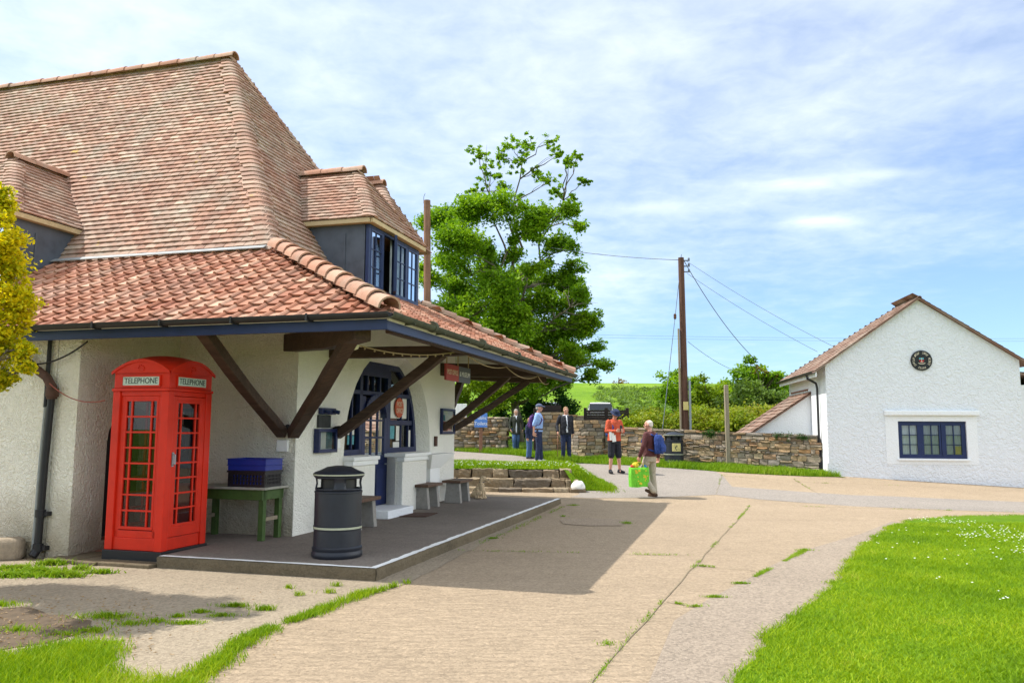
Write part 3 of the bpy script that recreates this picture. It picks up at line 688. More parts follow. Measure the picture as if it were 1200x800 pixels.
blades('turf_grass', rp, 0.062, 0.006, 'grass_blade', 0.6, seed=4)
# soil and dead leaves under the golden tree, low weeds along the wall foot
sheet('bare_soil', jag([gp(-150, 735), gp(-20, 716), gp(30, 712), gp(62, 720), gp(105, 728), (gp(118, 738)), gp(80, 748), gp(20, 760), gp(-150, 775), gp(-150, 735)], 0.05, 0.15, rg)[:-1], 0.010, 'soil')
dl = MB()
for _ in range(900):
    q = gp(rs.uniform(-80, 180), rs.uniform(700, 765)) if rs.random() < .8 else gp(rs.uniform(-60, 330), rs.uniform(690, 770))
    r = rs.uniform(0.008, 0.02); a = rs.uniform(0, 6.28); z = 0.016
    dl.add([(q.x+r*math.cos(a), q.y+r*math.sin(a), z), (q.x-r*.4*math.sin(a), q.y+r*.4*math.cos(a), z+rs.uniform(0, .01)), (q.x-r*math.cos(a), q.y-r*math.sin(a), z), (q.x+r*.4*math.sin(a), q.y-r*.4*math.cos(a), z+rs.uniform(0, .01))], [(0, 1, 2, 3)])
tag(dl.build('dead_leaves', M['dry_leaf'], recalc=False), kind='stuff')
fp = []
for (px, py, rx, ry, n) in ((20, 668, .35, .12, 900), (45, 672, .4, .1, 900), (75, 676, .3, .08, 500), (10, 676, .5, .12, 900), (95, 668, .15, .05, 120), (-40, 676, .5, .15, 900), (60, 662, .25, .06, 400), (118, 672, .25, .05, 160)):
    fp += blob_pts(gp(px, py), rx, ry, n)
blades('wall_foot_weeds', fp, 0.06, 0.016, 'grass_rough', 0.9, seed=5)
gb = line_pts(JL, 700, 0.013, 0.5)+line_pts([gp(786, 729), gp(815, 712), gp(838, 700), gp(873, 680), gp(885, 676), gp(943, 645)], 1100, 0.022, 0.5)
for (px, py, rx, ry, n) in ((868, 684, .12, .04, 240), (838, 700, .13, .04, 220), (815, 711, .10, .03, 130), (943, 645, .14, .06, 180), (735, 613, .12, .2, 260), (672, 592, .15, .1, 260), (660, 605, .06, .1, 100), (577, 631, .12, .05, 150), (712, 755, .1, .1, 80)):
    gb += blob_pts(gp(px, py), rx, ry, n)
gb += line_pts([gp(560, 638), gp(600, 622), gp(650, 598), gp(672, 588)], 500, 0.03, 0.4)
for q in J[1:]: gb += line_pts(q, int(40*len(q)), 0.015, 0.5)
blades('joint_moss', gb, 0.026, 0.007, 'grass_rough', 0.8, seed=6)
# verge along the far side of the road
vp = []
vf = [Vector(p) for p in verge_front]
vpoly = [(-6, 30)]+[tuple(p) for p in vf]+[(9.05, 22.9), (9.0, 23.6), (5.2, 26.0), (3.5, 27.4), (1, 29.4), (-6, 31.5)]
sheet('verge', vpoly, 0.014, 'lawn_turf')
n0 = 0
while n0 < 42000:
    x, y = rs.uniform(-5, 9.2), rs.uniform(22.4, 31)
    if inpoly(vpoly, x+rs.gauss(0, .05), y+rs.gauss(0, .06)): vp.append((x, y, gz(x, y)+0.012)); n0 += 1
blades('verge_grass', vp, 0.15, 0.016, 'grass_rough', 0.5, seed=7)
bp = []
while len(bp) < 30000:
    x, y = rs.uniform(-5, 2.6), rs.uniform(20.25, 26)
    if y < np.interp(x, [-6, -2, 0.2, 1.5, 2.2, 2.5], [26.2, 25, 24.35, 23.6, 22.4, 21])+rs.gauss(0, .05): bp.append((x, y, gbank(x, y)+0.012))
bp += [(x, y, gbank(x, y)+.012) for x, y in [(rs.uniform(1.45, 2.45), rs.uniform(19.65, 20.4)) for _ in range(2600)]]
bp += [(x, y, gz(x, y)) for x, y in [(rs.gauss(2.35, .12), rs.gauss(20.1, .35)) for _ in range(1800)]]
blades('bank_grass', bp, 0.09, 0.014, 'grass_blade', 0.5, seed=8)
dm = MB()
for _ in range(260):
    x, y = rs.uniform(-3, 2.0), rs.uniform(20.4, 22.5); r = rs.uniform(0.012, 0.022); z = gbank(x, y)+0.09
    dm.add([(x+r*math.cos(k*math.pi/3), y+r*math.sin(k*math.pi/3), z+(0.006 if k % 2 else 0)) for k in range(6)], [tuple(range(6))])
tag(dm.build('daisies', M['petal'], recalc=False), kind='stuff')
# ------------------------------------------------------------------ the old building with its porch roof
A_W, B_W, B_P = -5.93, 9.88, 8.05            # side wall, front wall behind the kiosk, front of the left block
rt_ = random.Random(21)
def clip_row(poly, t):
    xs = []
    for i in range(len(poly)):
        (s0, t0), (s1, t1) = poly[i], poly[(i+1) % len(poly)]
        if (t0 <= t < t1) or (t1 <= t < t0): xs.append(s0+(s1-s0)*(t-t0)/(t1-t0))
    return (min(xs), max(xs)) if len(xs) >= 2 else None
def roof_axes(p0, p1, top):
    ex = (Vector(p1)-Vector(p0)).normalized(); v = Vector(top)-Vector(p0); eu = (v-ex*v.dot(ex)).normalized(); n = ex.cross(eu)
    if n.z < 0: n = -n
    return Vector(p0), ex, eu, n
def plain_tiles(mb, pts, gauge=0.105, wd=0.17, rng=rt_, sag=0.0, thick=0.034):
    """pts: planar polygon, first edge is the eave; one small slab per tile"""
    o, ex, eu, n = roof_axes(pts[0], pts[1], pts[-1]); poly = [((Vector(p)-o).dot(ex), (Vector(p)-o).dot(eu)) for p in pts]
    tmax = max(p[1] for p in poly); k = 0; t = 0.0
    while t < tmax:
        c = clip_row(poly, min(t+gauge*0.5, tmax-1e-3))
        if c:
            s = c[0]-(wd/2 if k % 2 else 0)
            while s < c[1]:
                a, b = max(s+0.0025, c[0]), min(s+wd-0.0025, c[1])
                if b-a > 0.015:
                    lf = thick+rng.uniform(-.003, .004); sk = rng.uniform(-.0035, .0035); tw = rng.uniform(-.003, .003)
                    if rng.random() < .012: sk -= rng.uniform(.01, .03); tw *= 3
                    tp = t+gauge*1.25
                    z0 = sag*math.sin(s*0.9+t*1.3)
                    q = [o+ex*a+eu*(t+sk)+n*(z0+lf+tw), o+ex*b+eu*(t+sk)+n*(z0+lf-tw), o+ex*b+eu*tp+n*(z0+0.006), o+ex*a+eu*tp+n*(z0+0.006)]
                    w = [p-n*0.022 for p in q[:2]]
                    mid = [q[0].lerp(q[1], .5)+n*0.004, q[3].lerp(q[2], .5)+n*0.004]
                    mb.add([q[0], q[1], q[2], q[3], w[0], w[1], mid[0], mid[1]], [(0, 6, 7, 3), (6, 1, 2, 7), (4, 5, 1, 6, 0), (0, 3, 4), (1, 5, 2)])
                s += wd
        t += gauge; k += 1
def pan_tiles(mb, pts, gauge=0.228, wd=0.205, rng=rt_):
    o, ex, eu, n = roof_axes(pts[0], pts[1], pts[-1]); poly = [((Vector(p)-o).dot(ex), (Vector(p)-o).dot(eu)) for p in pts]
    tmax = max(p[1] for p in poly); t = -0.05
    prof = [(0, .009), (.05, .002), (.3, .0), (.66, .0), (.71, .006), (.745, .024), (.80, .034), (.87, .034), (.94, .023), (1.0, .009)]
    while t < tmax-0.05:
        c = clip_row(poly, min(max(t+gauge*0.45, 1e-3), tmax-1e-3))
        if c:
            s = math.floor(c[0]/wd)*wd
            while s < c[1]:
                lf = 0.045+rng.uniform(-.004, .006); sk = rng.uniform(-.008, .008); tp = min(t+gauge*1.18, tmax+0.02); r = []
                for u, h in prof:
                    x = min(max(s+u*wd*1.03, c[0]-.02), c[1]+.02); r.append((x, h))
                if r[-1][0]-r[0][0] > 0.03:
                    m = len(r); vs = [o+ex*x+eu*(t+sk)+n*(h+lf) for x, h in r]+[o+ex*x+eu*tp+n*(h+0.012) for x, h in r]+[o+ex*x+eu*(t+sk)+n*(h+lf-0.022) for x, h in r]
                    fs = [(i, i+1, m+i+1, m+i) for i in range(m-1)]+[(2*m+i, 2*m+i+1, i+1, i) for i in range(m-1)]
                    mb.add(vs, fs)
                s += wd
        t += gauge
def half_round(mb, p, q, r, step, lap=1.25, n=None, rng=rt_, tilt=0.0, lift=0.0):
    """capping tiles laid along p (low) to q (high)"""
    p, q = Vector(p), Vector(q); d = (q-p); L = d.length; d.normalize(); sd = d.cross(Vector((0, 0, 1))).normalized(); u = sd.cross(d); k = 0.0
    while k < L-step*0.4:
        a, b = p+d*k, p+d*min(k+step*lap, L+0.02); ra, rb = r*rng.uniform(1.0, 1.06), r*rng.uniform(0.86, 0.92); vs = []; m = 9; ya = rng.uniform(-.006, .006)
        for c, rad, up in ((a, ra, lift+tilt), (b, rb, lift), (a, ra-0.022, lift+tilt)):
            for j in range(m):
                t = math.pi*j/(m-1)*1.06-0.03*math.pi; vs.append(c+sd*(math.cos(t)*rad+ya)+u*(math.sin(t)*rad*0.95+up-r*0.25))
        fs = [(j, j+1, m+j+1, m+j) for j in range(m-1)]+[(2*m+j, 2*m+j+1, j+1, j) for j in range(m-1)]
        mb.add(vs, fs); k += step
def bonnets(mb, p, q, dA, nA, dB, nB, gauge=.105, wd=.22, rng=rt_, lift=.016):
    """hip tiles laid in the courses of both slopes, saddling the hip"""
    p, q, dA, nA, dB, nB = [Vector(v).normalized() if i > 1 else Vector(v) for i, v in enumerate((p, q, dA, nA, dB, nB))]
    d = q-p; nz = max(1, int(round(d.length*math.sqrt(max(.01, 1-0))/gauge*.86))); st = d/nz; nm = (nA+nB).normalized()
    for i in range(nz):
        w1, w2 = wd*rng.uniform(.8, 1.25), wd*rng.uniform(.8, 1.25); rows = []
        for c, l in ((p+st*i, .034+lift), (p+st*(i+1.2), .010+lift), (p+st*i, .012+lift)):
            rows += [c+dA*w1+nA*l, c+dA*.075+nA*(l+.004), c+dA*.028+nA*l*.8+nm*.006, c+nm*(l*.72-.004), c+dB*.028+nB*l*.8+nm*.006, c+dB*.075+nB*(l+.004), c+dB*w2+nB*l]
        m = 7; mb.add(rows, [(j, j+1, m+j+1, m+j) for j in range(m-1)]+[(2*m+j, 2*m+j+1, j+1, j) for j in range(m-1)]+[(0, m, 2*m), (m-1, 2*m-1, 3*m-1)])
def slope_n(a, b, c):
    n = (Vector(b)-Vector(a)).cross(Vector(c)-Vector(a)).normalized(); return n if n.z > 0 else -n
E_ = (-3.57, 7.75, 2.80); H_ = (-6.4, 9.88, 4.14); AP = (-9.33, 12.68, 8.72); HB = (-6.4, 15.46, 4.14); EB = (-3.57, 17.6, 2.80)
LE = -17.0
EL = (LE, 7.75, 2.80); HL = (LE, 9.88, 4.14); RL = (LE, 12.68, 8.72); HLB = (LE, 15.46, 4.14); ELB = (LE, 17.6, 2.80)
shop = thing('old_shop_building', 'white roughcast building with steep tiled roof, dormers and deep timber-braced porch eaves', 'building', (-6.5, 10, 0), FB)
mb = MB()
# walls --------------------------------------------------------------
wm_ = MB()
wm_.box(-7.9, A_W-0.012, B_W, B_W+0.28, -0.2, 4.0)                                # front wall behind the kiosk
wm_.box(LE, -7.62, 16.0, 16.3, -0.2, 4.0); wm_.box(-7.61, A_W-0.3, 16.0, 16.3, -0.2, 3.6)   # rear wall
wm_.box(LE, LE+0.3, B_P+0.01, 15.99, -0.2, 4.0)
wm_.box(LE+0.01, -8.25, B_P, B_P+0.3, -0.2, 2.98)
wm_.prism([(-8.24, -.2), (-7.9, -.2), (-7.9, 2.98), (-8.24, 2.98)], lambda u, v, d: (u, d, v), B_P, B_P+0.3)
def arch(c, hw, z0, zs, n=10):
    return [(c-hw, z0), (c-hw, zs)]+[(c-hw*math.cos(math.pi*i/n), zs+hw*math.sin(math.pi*i/n)) for i in range(1, n)]+[(c+hw, zs), (c+hw, z0)]
side = arch(9.03, 0.46, 0.16, 1.42)
wm_.prism([(B_P+.301, -.2), (B_W-.002, -.2), (B_W-.002, 3.2), (B_P+.301, 3.0)], lambda u, v, d: (d, u, v), -7.9, -8.2, holes=[side[::-1]])
walls = wm_.build('wall', M['roughcast'], shop, FB)
# gable wall at the hidden end
g = MB(); g.prism([(9.88, 3.9), (15.46, 3.9), (12.68, 8.6)], lambda u, v, d: (d, u, v), LE+.05, LE+.3); g.build('gable', M['roughcast'], shop, FB)
# side wall with the arched shopfront
half = [(1.80, 1.17), (1.77, 1.5), (1.70, 1.8), (1.60, 2.05), (1.42, 2.33), (1.18, 2.58), (0.90, 2.77), (0.55, 2.90), (0.18, 2.955)]
ac = 13.09
hole = [(12.24, 0.26), (12.24, 1.17)]+[(ac-h, z) for h, z in half]+[(ac+h, z) for h, z in half[::-1]]+[(13.26, 1.17), (13.26, 0.26)]
def inner(p):
    b, z = p
    if z < 1.0 or (z < 1.2 and abs(b-ac) < 1.0): return (12.32 if b < ac-.3 else 13.42, z)
    return (ac+(b-ac)*0.885, min(z*0.995, 2.72))
sw = MB(); n = len(hole); outer = [(B_W, -0.2), (16.30, -0.2), (16.30, 3.9), (B_W, 3.9)]
tri = tessellate_polygon([[Vector((p[0], p[1], 0)) for p in l] for l in (outer, hole[::-1])]); fl = outer+hole[::-1]
sw.add([(A_W, b, z) for b, z in fl], [tuple(t) for t in tri])
hi = [inner(p) for p in hole]
sw.add([(A_W, b, z) for b, z in hole]+[(-6.24, b, z) for b, z in hi], [(i, (i+1) % n, (i+1) % n+n, i+n) for i in range(n)])
sw.box(-6.25, A_W-.001, 9.89, 9.9, 0, 3.9); sw.box(-6.25, A_W-.002, 16.02, 16.298, -.2, 3.9)
sw.build('side_wall', M['roughcast_clean'], shop, FB)
# dado, sills, corbel and step under the shopfront
dd = MB()
for q in ((11.35, 12.16), (13.28, 14.42)): dd = MB(); dd.box(A_W+.002, -5.80, q[0], q[1], 0.12, 1.02); dd.build('dado', M['roughcast_clean'], shop, FB, bevel=0.012)
for b0, b1 in ((11.28, 12.22), (13.25, 14.50)):
    dd = MB(); dd.box(-6.18, -5.74, b0, b1, 1.10, 1.165); dd.box(A_W+.003, -5.765, b0+.02, b1-.02, 1.022, 1.098)
    dd.build('sill', M['white_render'], shop, FB, bevel=0.012)
cb = MB()
cb.add([(A_W+.003, 14.36, 1.12), (-5.66, 14.36, 1.12), (-5.66, 15.65, 1.12), (A_W+.003, 15.65, 1.12), (A_W+.003, 14.62, .84), (-5.80, 14.62, .84), (-5.80, 15.2, .84), (A_W+.003, 15.2, .84)], [(0,1,2,3),(0,4,5,1),(1,5,6,2),(2,6,7,3),(3,7,4,0),(4,7,6,5)])
cb.box(A_W+.004, -5.81, 14.64, 15.16, .12, .838); cb.build('corbel', M['white_render'], shop, FB, bevel=0.01)
st = MB(); st.box(-6.3, -5.58, 12.22, 13.28, 0.10, 0.262); st.build('doorstep', M['smooth_white'], shop, FB, bevel=0.012)
# shopfront joinery
PX = -6.2
def bar(m, p, q, w, d=0.07, x=PX): m.beam((x, p[0], p[1]), (x, q[0], q[1]), w, d, (1, 0, 0))
fr = MB(); ih = [inner(p) for p in hole]; ap = [p for p in ih if p[1] > 1.1]
for i in range(len(ap)-1):
    if abs(ap[i][1]-ap[i+1][1])+abs(ap[i][0]-ap[i+1][0]) > .01: bar(fr, ap[i], ap[i+1], 0.10, .09)
for p, q, wd in (((12.30, .27), (12.30, 2.66), .10), ((13.42, .27), (13.42, 2.66), .13), ((11.5, 1.21), (12.3, 1.21), .10), ((13.42, 1.21), (14.68, 1.21), .10), ((11.6, 2.22), (14.5, 2.22), .07), ((12.35, 2.62), (13.4, 2.62), .2)):
    bar(fr, p, q, wd, .1)
for b in (11.75, 12.03): bar(fr, (b, 1.2), (b, 2.25), .035, .05)
for b in (14.05, 14.38): bar(fr, (b, 1.2), (b, 2.45 if b < 14.2 else 2.2), .03, .05)
bar(fr, (12.58, 2.2), (12.58, 2.6), .05, .06); bar(fr, (13.08, 2.2), (13.08, 2.6), .05, .06); bar(fr, (12.83, 2.2), (12.83, 2.6), .03, .05)
bar(fr, (11.55, 1.7), (12.3, 1.7), .03, .05); bar(fr, (13.42, 1.72), (14.62, 1.72), .09, .05)
winf = fr.build('shopfront_frame', M['navy_paint'], shop, FB, bevel=0.006)
gl = MB(); gl.add([(PX-.02, b, z) for b, z in ap], [tuple(range(len(ap)))]); gl.build('window_pane', M['glass'], winf, FB)
dr = MB()
DX = -6.17
dr.box(DX-.02, DX+.02, 12.36, 13.34, 0.27, 1.02); dr.box(DX+.021, DX+.035, 12.5, 12.8, .40, .90); dr.box(DX+.021, DX+.035, 12.92, 13.2, .40, .90)
for b in (12.41, 13.29): dr.box(DX-.02, DX+.022, b-.06, b+.06, 1.0, 2.16)
dr.box(DX-.02, DX+.022, 12.47, 13.23, 1.02, 1.14)
for b in (12.72, 12.98): dr.box(DX-.01, DX+.015, b-.018, b+.018, 1.14, 2.1)
for z in (1.45, 1.75): dr.box(DX-.01, DX+.014, 12.47, 13.23, z-.016, z+.016)
arcp = [(12.85-0.44*math.cos(t), 1.80+0.36*math.sin(t)) for t in np.linspace(0, math.pi, 15)]
for i in range(14): dr.beam((DX+.03, *arcp[i]), (DX+.03, *arcp[i+1]), .10, .06, (1, 0, 0))
door = dr.build('shop_door', M['navy_paint'], shop, FB, bevel=0.005)
gp_ = MB(); gp_.add([(DX-.005, 12.46, 1.1), (DX-.005, 13.24, 1.1), (DX-.005, 13.24, 2.14), (DX-.005, 12.46, 2.14)], [(0, 1, 2, 3)]); gp_.build('door_pane', M['glass'], door, FB)
hd = MB(); hd.tube([(DX+.02, 13.27, .98), (DX+.07, 13.27, .98), (DX+.07, 13.17, .98)], .012); hd.build('door_handle', M['steel'], door, FB, smooth=True)
# dim shop room behind the glass
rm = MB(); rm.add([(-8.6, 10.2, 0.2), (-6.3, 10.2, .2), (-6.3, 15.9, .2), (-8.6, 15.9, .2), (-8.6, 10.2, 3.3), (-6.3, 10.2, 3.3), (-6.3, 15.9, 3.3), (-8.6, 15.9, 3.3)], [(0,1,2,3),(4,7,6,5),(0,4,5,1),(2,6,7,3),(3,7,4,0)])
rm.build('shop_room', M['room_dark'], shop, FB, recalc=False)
sh = MB(); rk = random.Random(5)
for z in (1.2, 1.65, 2.1): sh.box(-8.3, -7.9, 10.6, 15.6, z-.03, z)
for z in (1.2, 1.65): 
    b = 10.7
    while b < 15.5:
        w = rk.uniform(.06, .2); sh.box(-8.25, -7.95, b, b+w*.9, z+.002, z+rk.uniform(.15, .36)); b += w
for b in (11.6, 11.9, 13.6, 14.0, 14.4): sh.box(-6.75, -6.45, b, b+.22, .6, rk.uniform(1.25, 1.45))
sh.build('shop_shelf', M['shop_goods'], shop, FB)
# side doorway of the left block: black opening with brick steps
db = MB(); db.box(-8.4, -8.3, 8.4, 9.7, .1, 2.3); sd = db.build('side_door', M['black_paint'], shop, FB)
bs = MB(); bs.box(-8.15, -7.62, 8.62, 9.86, -.05, .165); bs.box(-7.895, -7.45, 8.46, 9.86, -.05, .055); bs.build('brick_step', M['brick'], shop, FB, bevel=.012)
# roofs --------------------------------------------------------------
dk = MB()
def deck(pts, th=0.05):
    pts = [Vector(p) for p in pts]; nn = (pts[1]-pts[0]).cross(pts[-1]-pts[0]).normalized(); nn = nn if nn.z > 0 else -nn; k = len(pts)
    dk.add([p-nn*.004 for p in pts]+[p-nn*th for p in pts], [tuple(range(k)), tuple(range(2*k-1, k-1, -1))]+[(i, (i+1) % k, (i+1) % k+k, i+k) for i in range(k)])
LOW_F = [EL, E_, H_, HL]; LOW_R = [E_, EB, HB, H_]; LOW_B = [EB, ELB, HLB, HB]
FRT = [HL, H_, AP, RL]; HIP = [H_, HB, AP]; BCK = [HB, HLB, RL, AP]
for q in (LOW_F, LOW_R, LOW_B): deck(q)
sof = dk.build('soffit', M['soffit'], shop, FB)
dk = MB()
for q in (FRT, HIP, BCK): deck(q)
dk.build('roof_deck', M['dark_tile'], shop, FB)
t = MB(); pan_tiles(t, [(-14.5, 7.75, 2.80), E_, H_, (-14.5, 9.88, 4.14)]); pan_tiles(t, LOW_R); low = t.build('porch_roof', M['pan_tile'], shop, FB, recalc=False)
t = MB(); pan_tiles(t, LOW_B, .5, .4); t.build('rear_porch_roof', M['pan_tile'], shop, FB, recalc=False)
t = MB(); plain_tiles(t, [(-15.5, 9.88, 4.14), H_, AP, (-15.5, 12.68, 8.72)], sag=0.012); plain_tiles(t, HIP, sag=0.008); main = t.build('main_roof', M['plain_tile'], shop, FB, recalc=False)
t = MB(); plain_tiles(t, BCK, .3, .5); t.build('rear_roof', M['plain_tile'], shop, FB, recalc=False)
hp = MB()
half_round(hp, (E_[0]-.02, E_[1]+.02, E_[2]+.07), (H_[0]+.05, H_[1]-.04, H_[2]+.075), .135, .30, tilt=.03, lift=.03); hp.build('hip_tiles', M['hip_tile'], low, FB, smooth=True); hp = MB()
half_round(hp, (EB[0]-.02, EB[1]-.02, EB[2]+.07), (HB[0], HB[1], HB[2]+.07), .13, .30, tilt=.03, lift=.02)
hp.build('hip_tiles', M['hip_tile'], low, FB, smooth=True)
hp = MB()
NF, NH, NB_ = slope_n(HL, H_, AP), slope_n(H_, HB, AP), slope_n(HB, HLB, AP); bonnets(hp, H_, AP, (-1, 0, 0), NF, (0, 1, 0), NH); hp.build('bonnet_tiles', M['plain_tile'], main, FB, recalc=False); hp = MB()
half_round(hp, (HB[0], HB[1], HB[2]+.02), (AP[0], AP[1], AP[2]+.02), .075, .105, lap=1.3, tilt=.015, lift=.0)
hp.build('bonnet_tiles', M['plain_tile'], main, FB, recalc=False)
hp = MB(); half_round(hp, (AP[0]+.12, AP[1], AP[2]+.03), (LE+1, AP[1], AP[2]+.03), .12, .42, lap=1.04, lift=.02); hp.build('ridge_tiles', M['hip_tile'], main, FB, smooth=True)
fl_ = MB(); fl_.beam((-14.5, 9.82, 4.20), (H_[0]-.10, 9.82, 4.20), .11, .014, (0, -.5, .86)); fl_.build('flashing', M['lead_flash'], shop, FB)
# fascia, gutter
fa = MB()
fa.box(LE, -3.60, 7.765, 7.80, 2.66, 2.79); fa.box(-3.635, -3.60, 7.801, 17.6, 2.66, 2.79); fa.build('fascia', M['blue_paint'], shop, FB, bevel=.006)
gu = MB()
def gutter(m, p, q, r):
    p, q = Vector(p), Vector(q); d = (q-p).normalized(); s = d.cross(Vector((0, 0, 1))); vs = []; N = 9
    for c in (p, q):
        for rad in (r, r-.012):
            for j in range(N):
                a = math.pi+math.pi*j/(N-1); vs.append(c+s*math.cos(a)*rad+Vector((0, 0, math.sin(a)*rad)))
    f = []
    for j in range(N-1): f += [(j, j+1, 2*N+j+1, 2*N+j), (N+j, N+j+1, 3*N+j+1, 3*N+j)]
    f += [(0, N, 3*N, 2*N), (N-1, 2*N-1, 4*N-1, 3*N-1)]
    for k in (0, 2*N): f += [(k+j, k+j+1, k+N+j+1, k+N+j) for j in range(N-1)]
    m.add(vs, f)
gutter(gu, (LE, 7.69, 2.835), (-3.54, 7.69, 2.835), .062)
for x in np.arange(-14, -3.8, 0.95): gu.box(x-.012, x+.012, 7.622, 7.764, 2.765, 2.785); gu.box(x-.012, x+.012, 7.615, 7.628, 2.765, 2.845)
fg = gu.build('gutter', M['gutter_black'], shop, FB)
gu = MB(); gutter(gu, (-3.53, 7.66, 2.83), (-3.53, 17.62, 2.83), .062)
for y in np.arange(8.2, 17.5, 0.95): gu.box(-3.599, -3.46, y-.012, y+.012, 2.758, 2.778)
for y in np.arange(8.9, 17.5, 1.9): gu.tube([(-3.53, y-.04, 2.826), (-3.53, y+.04, 2.826)], .069, 12)
gu.build('gutter', M['gutter_mossy'], shop, FB)
# timber brackets: tie beams, struts, wall plates
tb = MB()
def dirbeam(p, q, w, h, m=tb): m.beam(p, q, w, h)
dg = Vector((1, -1, 0)).normalized()
rb = random.Random(9)
def strut(p, q, w=.15, h=.13):
    m = MB(); p, q = Vector(p), Vector(q); N = 7; d = q-p; sd = d.cross(Vector((0, 0, 1))).normalized(); u = sd.cross(d.normalized()); vs = []; fs = []
    for i in range(N):
        k = i/(N-1); c = p+d*k+sd*rb.uniform(-.008, .008)+u*(math.sin(k*math.pi)*-.025+rb.uniform(-.008, .008)); ww = w*rb.uniform(.94, 1.06); hh = h*rb.uniform(.94, 1.06)
        for a, b in ((-.5, -.5), (.5, -.5), (.5, .5), (-.5, .5)): vs.append(c+sd*a*ww+u*b*hh)
    for i in range(N-1):
        for j in range(4): fs.append((4*i+j, 4*i+(j+1) % 4, 4*i+4+(j+1) % 4, 4*i+4+j))
    fs += [(3, 2, 1, 0), tuple(4*(N-1)+j for j in range(4))]
    m.add(vs, fs); return m.build('strut', M['dark_timber'], shop, FB, bevel=.012)
def tie(p, q, w=.17, h=.20, ends=.35):
    m = MB(); p, q = Vector(p), Vector(q); d = q-p; sd = d.cross(Vector((0, 0, 1))).normalized(); L = d.length; vs = []; fs = []; u = Vector((0, 0, 1)); P = [0, .3, .62, .86, 1]
    for k in P:
        lo = h*(0.5-ends*max(0, (k-.55)/.45)**1.5); c = p+d*k
        vs += [c-sd*w/2-u*lo, c+sd*w/2-u*lo, c+sd*w/2+u*h/2, c-sd*w/2+u*h/2]
    for i in range(len(P)-1):
        for j in range(4): fs.append((4*i+j, 4*i+(j+1) % 4, 4*i+4+(j+1) % 4, 4*i+4+j))
    fs += [(3, 2, 1, 0), tuple(4*(len(P)-1)+j for j in range(4))]; m.add(vs, fs); return m.build('tie_beam', M['dark_timber'], shop, FB, bevel=.012)
tie((-6.03, 9.82, 2.79), (-4.0, 7.99, 2.62), .2, .24, .3)
tie((-5.95, 10.82, 2.74), (-3.72, 10.82, 2.72), .17, .16, .15)
tie((-6.02, 15.5, 2.84), (-3.72, 15.5, 2.74), .2, .26, .25)
tie((-5.98, 16.25, 2.80), (-4.2, 17.5, 2.70), .18, .2, .3)
strut((-6.12, 9.85, 1.53), (-6.12, 8.02, 2.76)); strut((-5.93, 9.80, 1.53), (-4.24, 8.18, 2.66), .16, .14); strut((-5.90, 10.98, 1.50), (-4.14, 10.82, 2.70))
strut((-5.90, 15.52, 1.62), (-4.5, 15.6, 2.70)); strut((-5.93, 16.22, 1.60), (-4.45, 16.9, 2.66)); strut((-6.2, 16.33, 1.7), (-6.2, 17.45, 2.7))
pl = MB(); pl.beam((-3.78, 8.2, 2.74), (-3.78, 17.4, 2.74), .10, .13); pl.build('wall_plate', M['dark_timber'], shop, FB, bevel=.01)
pl = MB(); pl.beam((-8.1, 7.93, 2.745), (-3.8, 7.93, 2.745), .10, .12); pl.build('wall_plate', M['dark_timber'], shop, FB, bevel=.01)
rf = MB()
for b in np.arange(8.6, 17.3, .55):
    k = min(1, (b-7.75)/2.13, (17.6-b)/2.14); a1 = -3.66; a0 = -3.57-2.83*k+.08
    if a0 < a1-.3: rf.beam((a0, b, 2.80+(-3.57-a0)*.4735-.10), (a1, b, 2.80+(-3.57-a1)*.4735-.085), .06, .09)
rf.build('rafter', M['dark_timber'], shop, FB)
# shoes where the struts meet the wall
ss = MB(); ss.box(-6.21, -6.03, 9.84, 9.879, 1.28, 1.44); ss.build('pad_stone', M['white_render'], shop, FB, bevel=.01); ss = MB()
ss.box(A_W+.001, A_W+.03, 10.95, 11.13, 1.30, 1.44); ss.build('pad_stone', M['white_render'], shop, FB, bevel=.01)
for p in ((-6.05, 9.86, 1.62), (-5.95, 9.82, 1.60)): ss = MB(); ss.ball(p, .04); ss.build('iron_bolt', M['black_paint'], shop, FB, smooth=True)
ss = MB()
ss.tube([(-5.9, 10.88, 1.60), (-5.86, 10.88, 1.62), (-5.80, 10.9, 1.63)], .02); ss.build('iron_bolt', M['black_paint'], shop, FB, smooth=True)
# dormers --------------------------------------------------------------
def casement(m, o, ex, ez, w, h, fw=.035, bar_=.016, nx=2, nz=3, d=.045):
    nrm = ex.cross(ez)
    def b(s0, s1, t0, t1, dd):
        c = [o+ex*s+ez*t_+nrm*k for k in (-dd/2, dd/2) for s, t_ in ((s0, t0), (s1, t0), (s1, t1), (s0, t1))]
        m.add(c, [(0,3,2,1),(4,5,6,7),(0,1,5,4),(1,2,6,5),(2,3,7,6),(3,0,4,7)])
    b(0, fw, 0, h, d); b(w-fw, w, 0, h, d); b(fw, w-fw, 0, fw, d); b(fw, w-fw, h-fw, h, d)
    for i in range(1, nx): x = fw+(w-2*fw)*i/nx; b(x-bar_/2, x+bar_/2, fw, h-fw, d*.6)
    for i in range(1, nz): z = fw+(h-2*fw)*i/nz; b(fw, w-fw, z-bar_/2, z+bar_/2, d*.58)
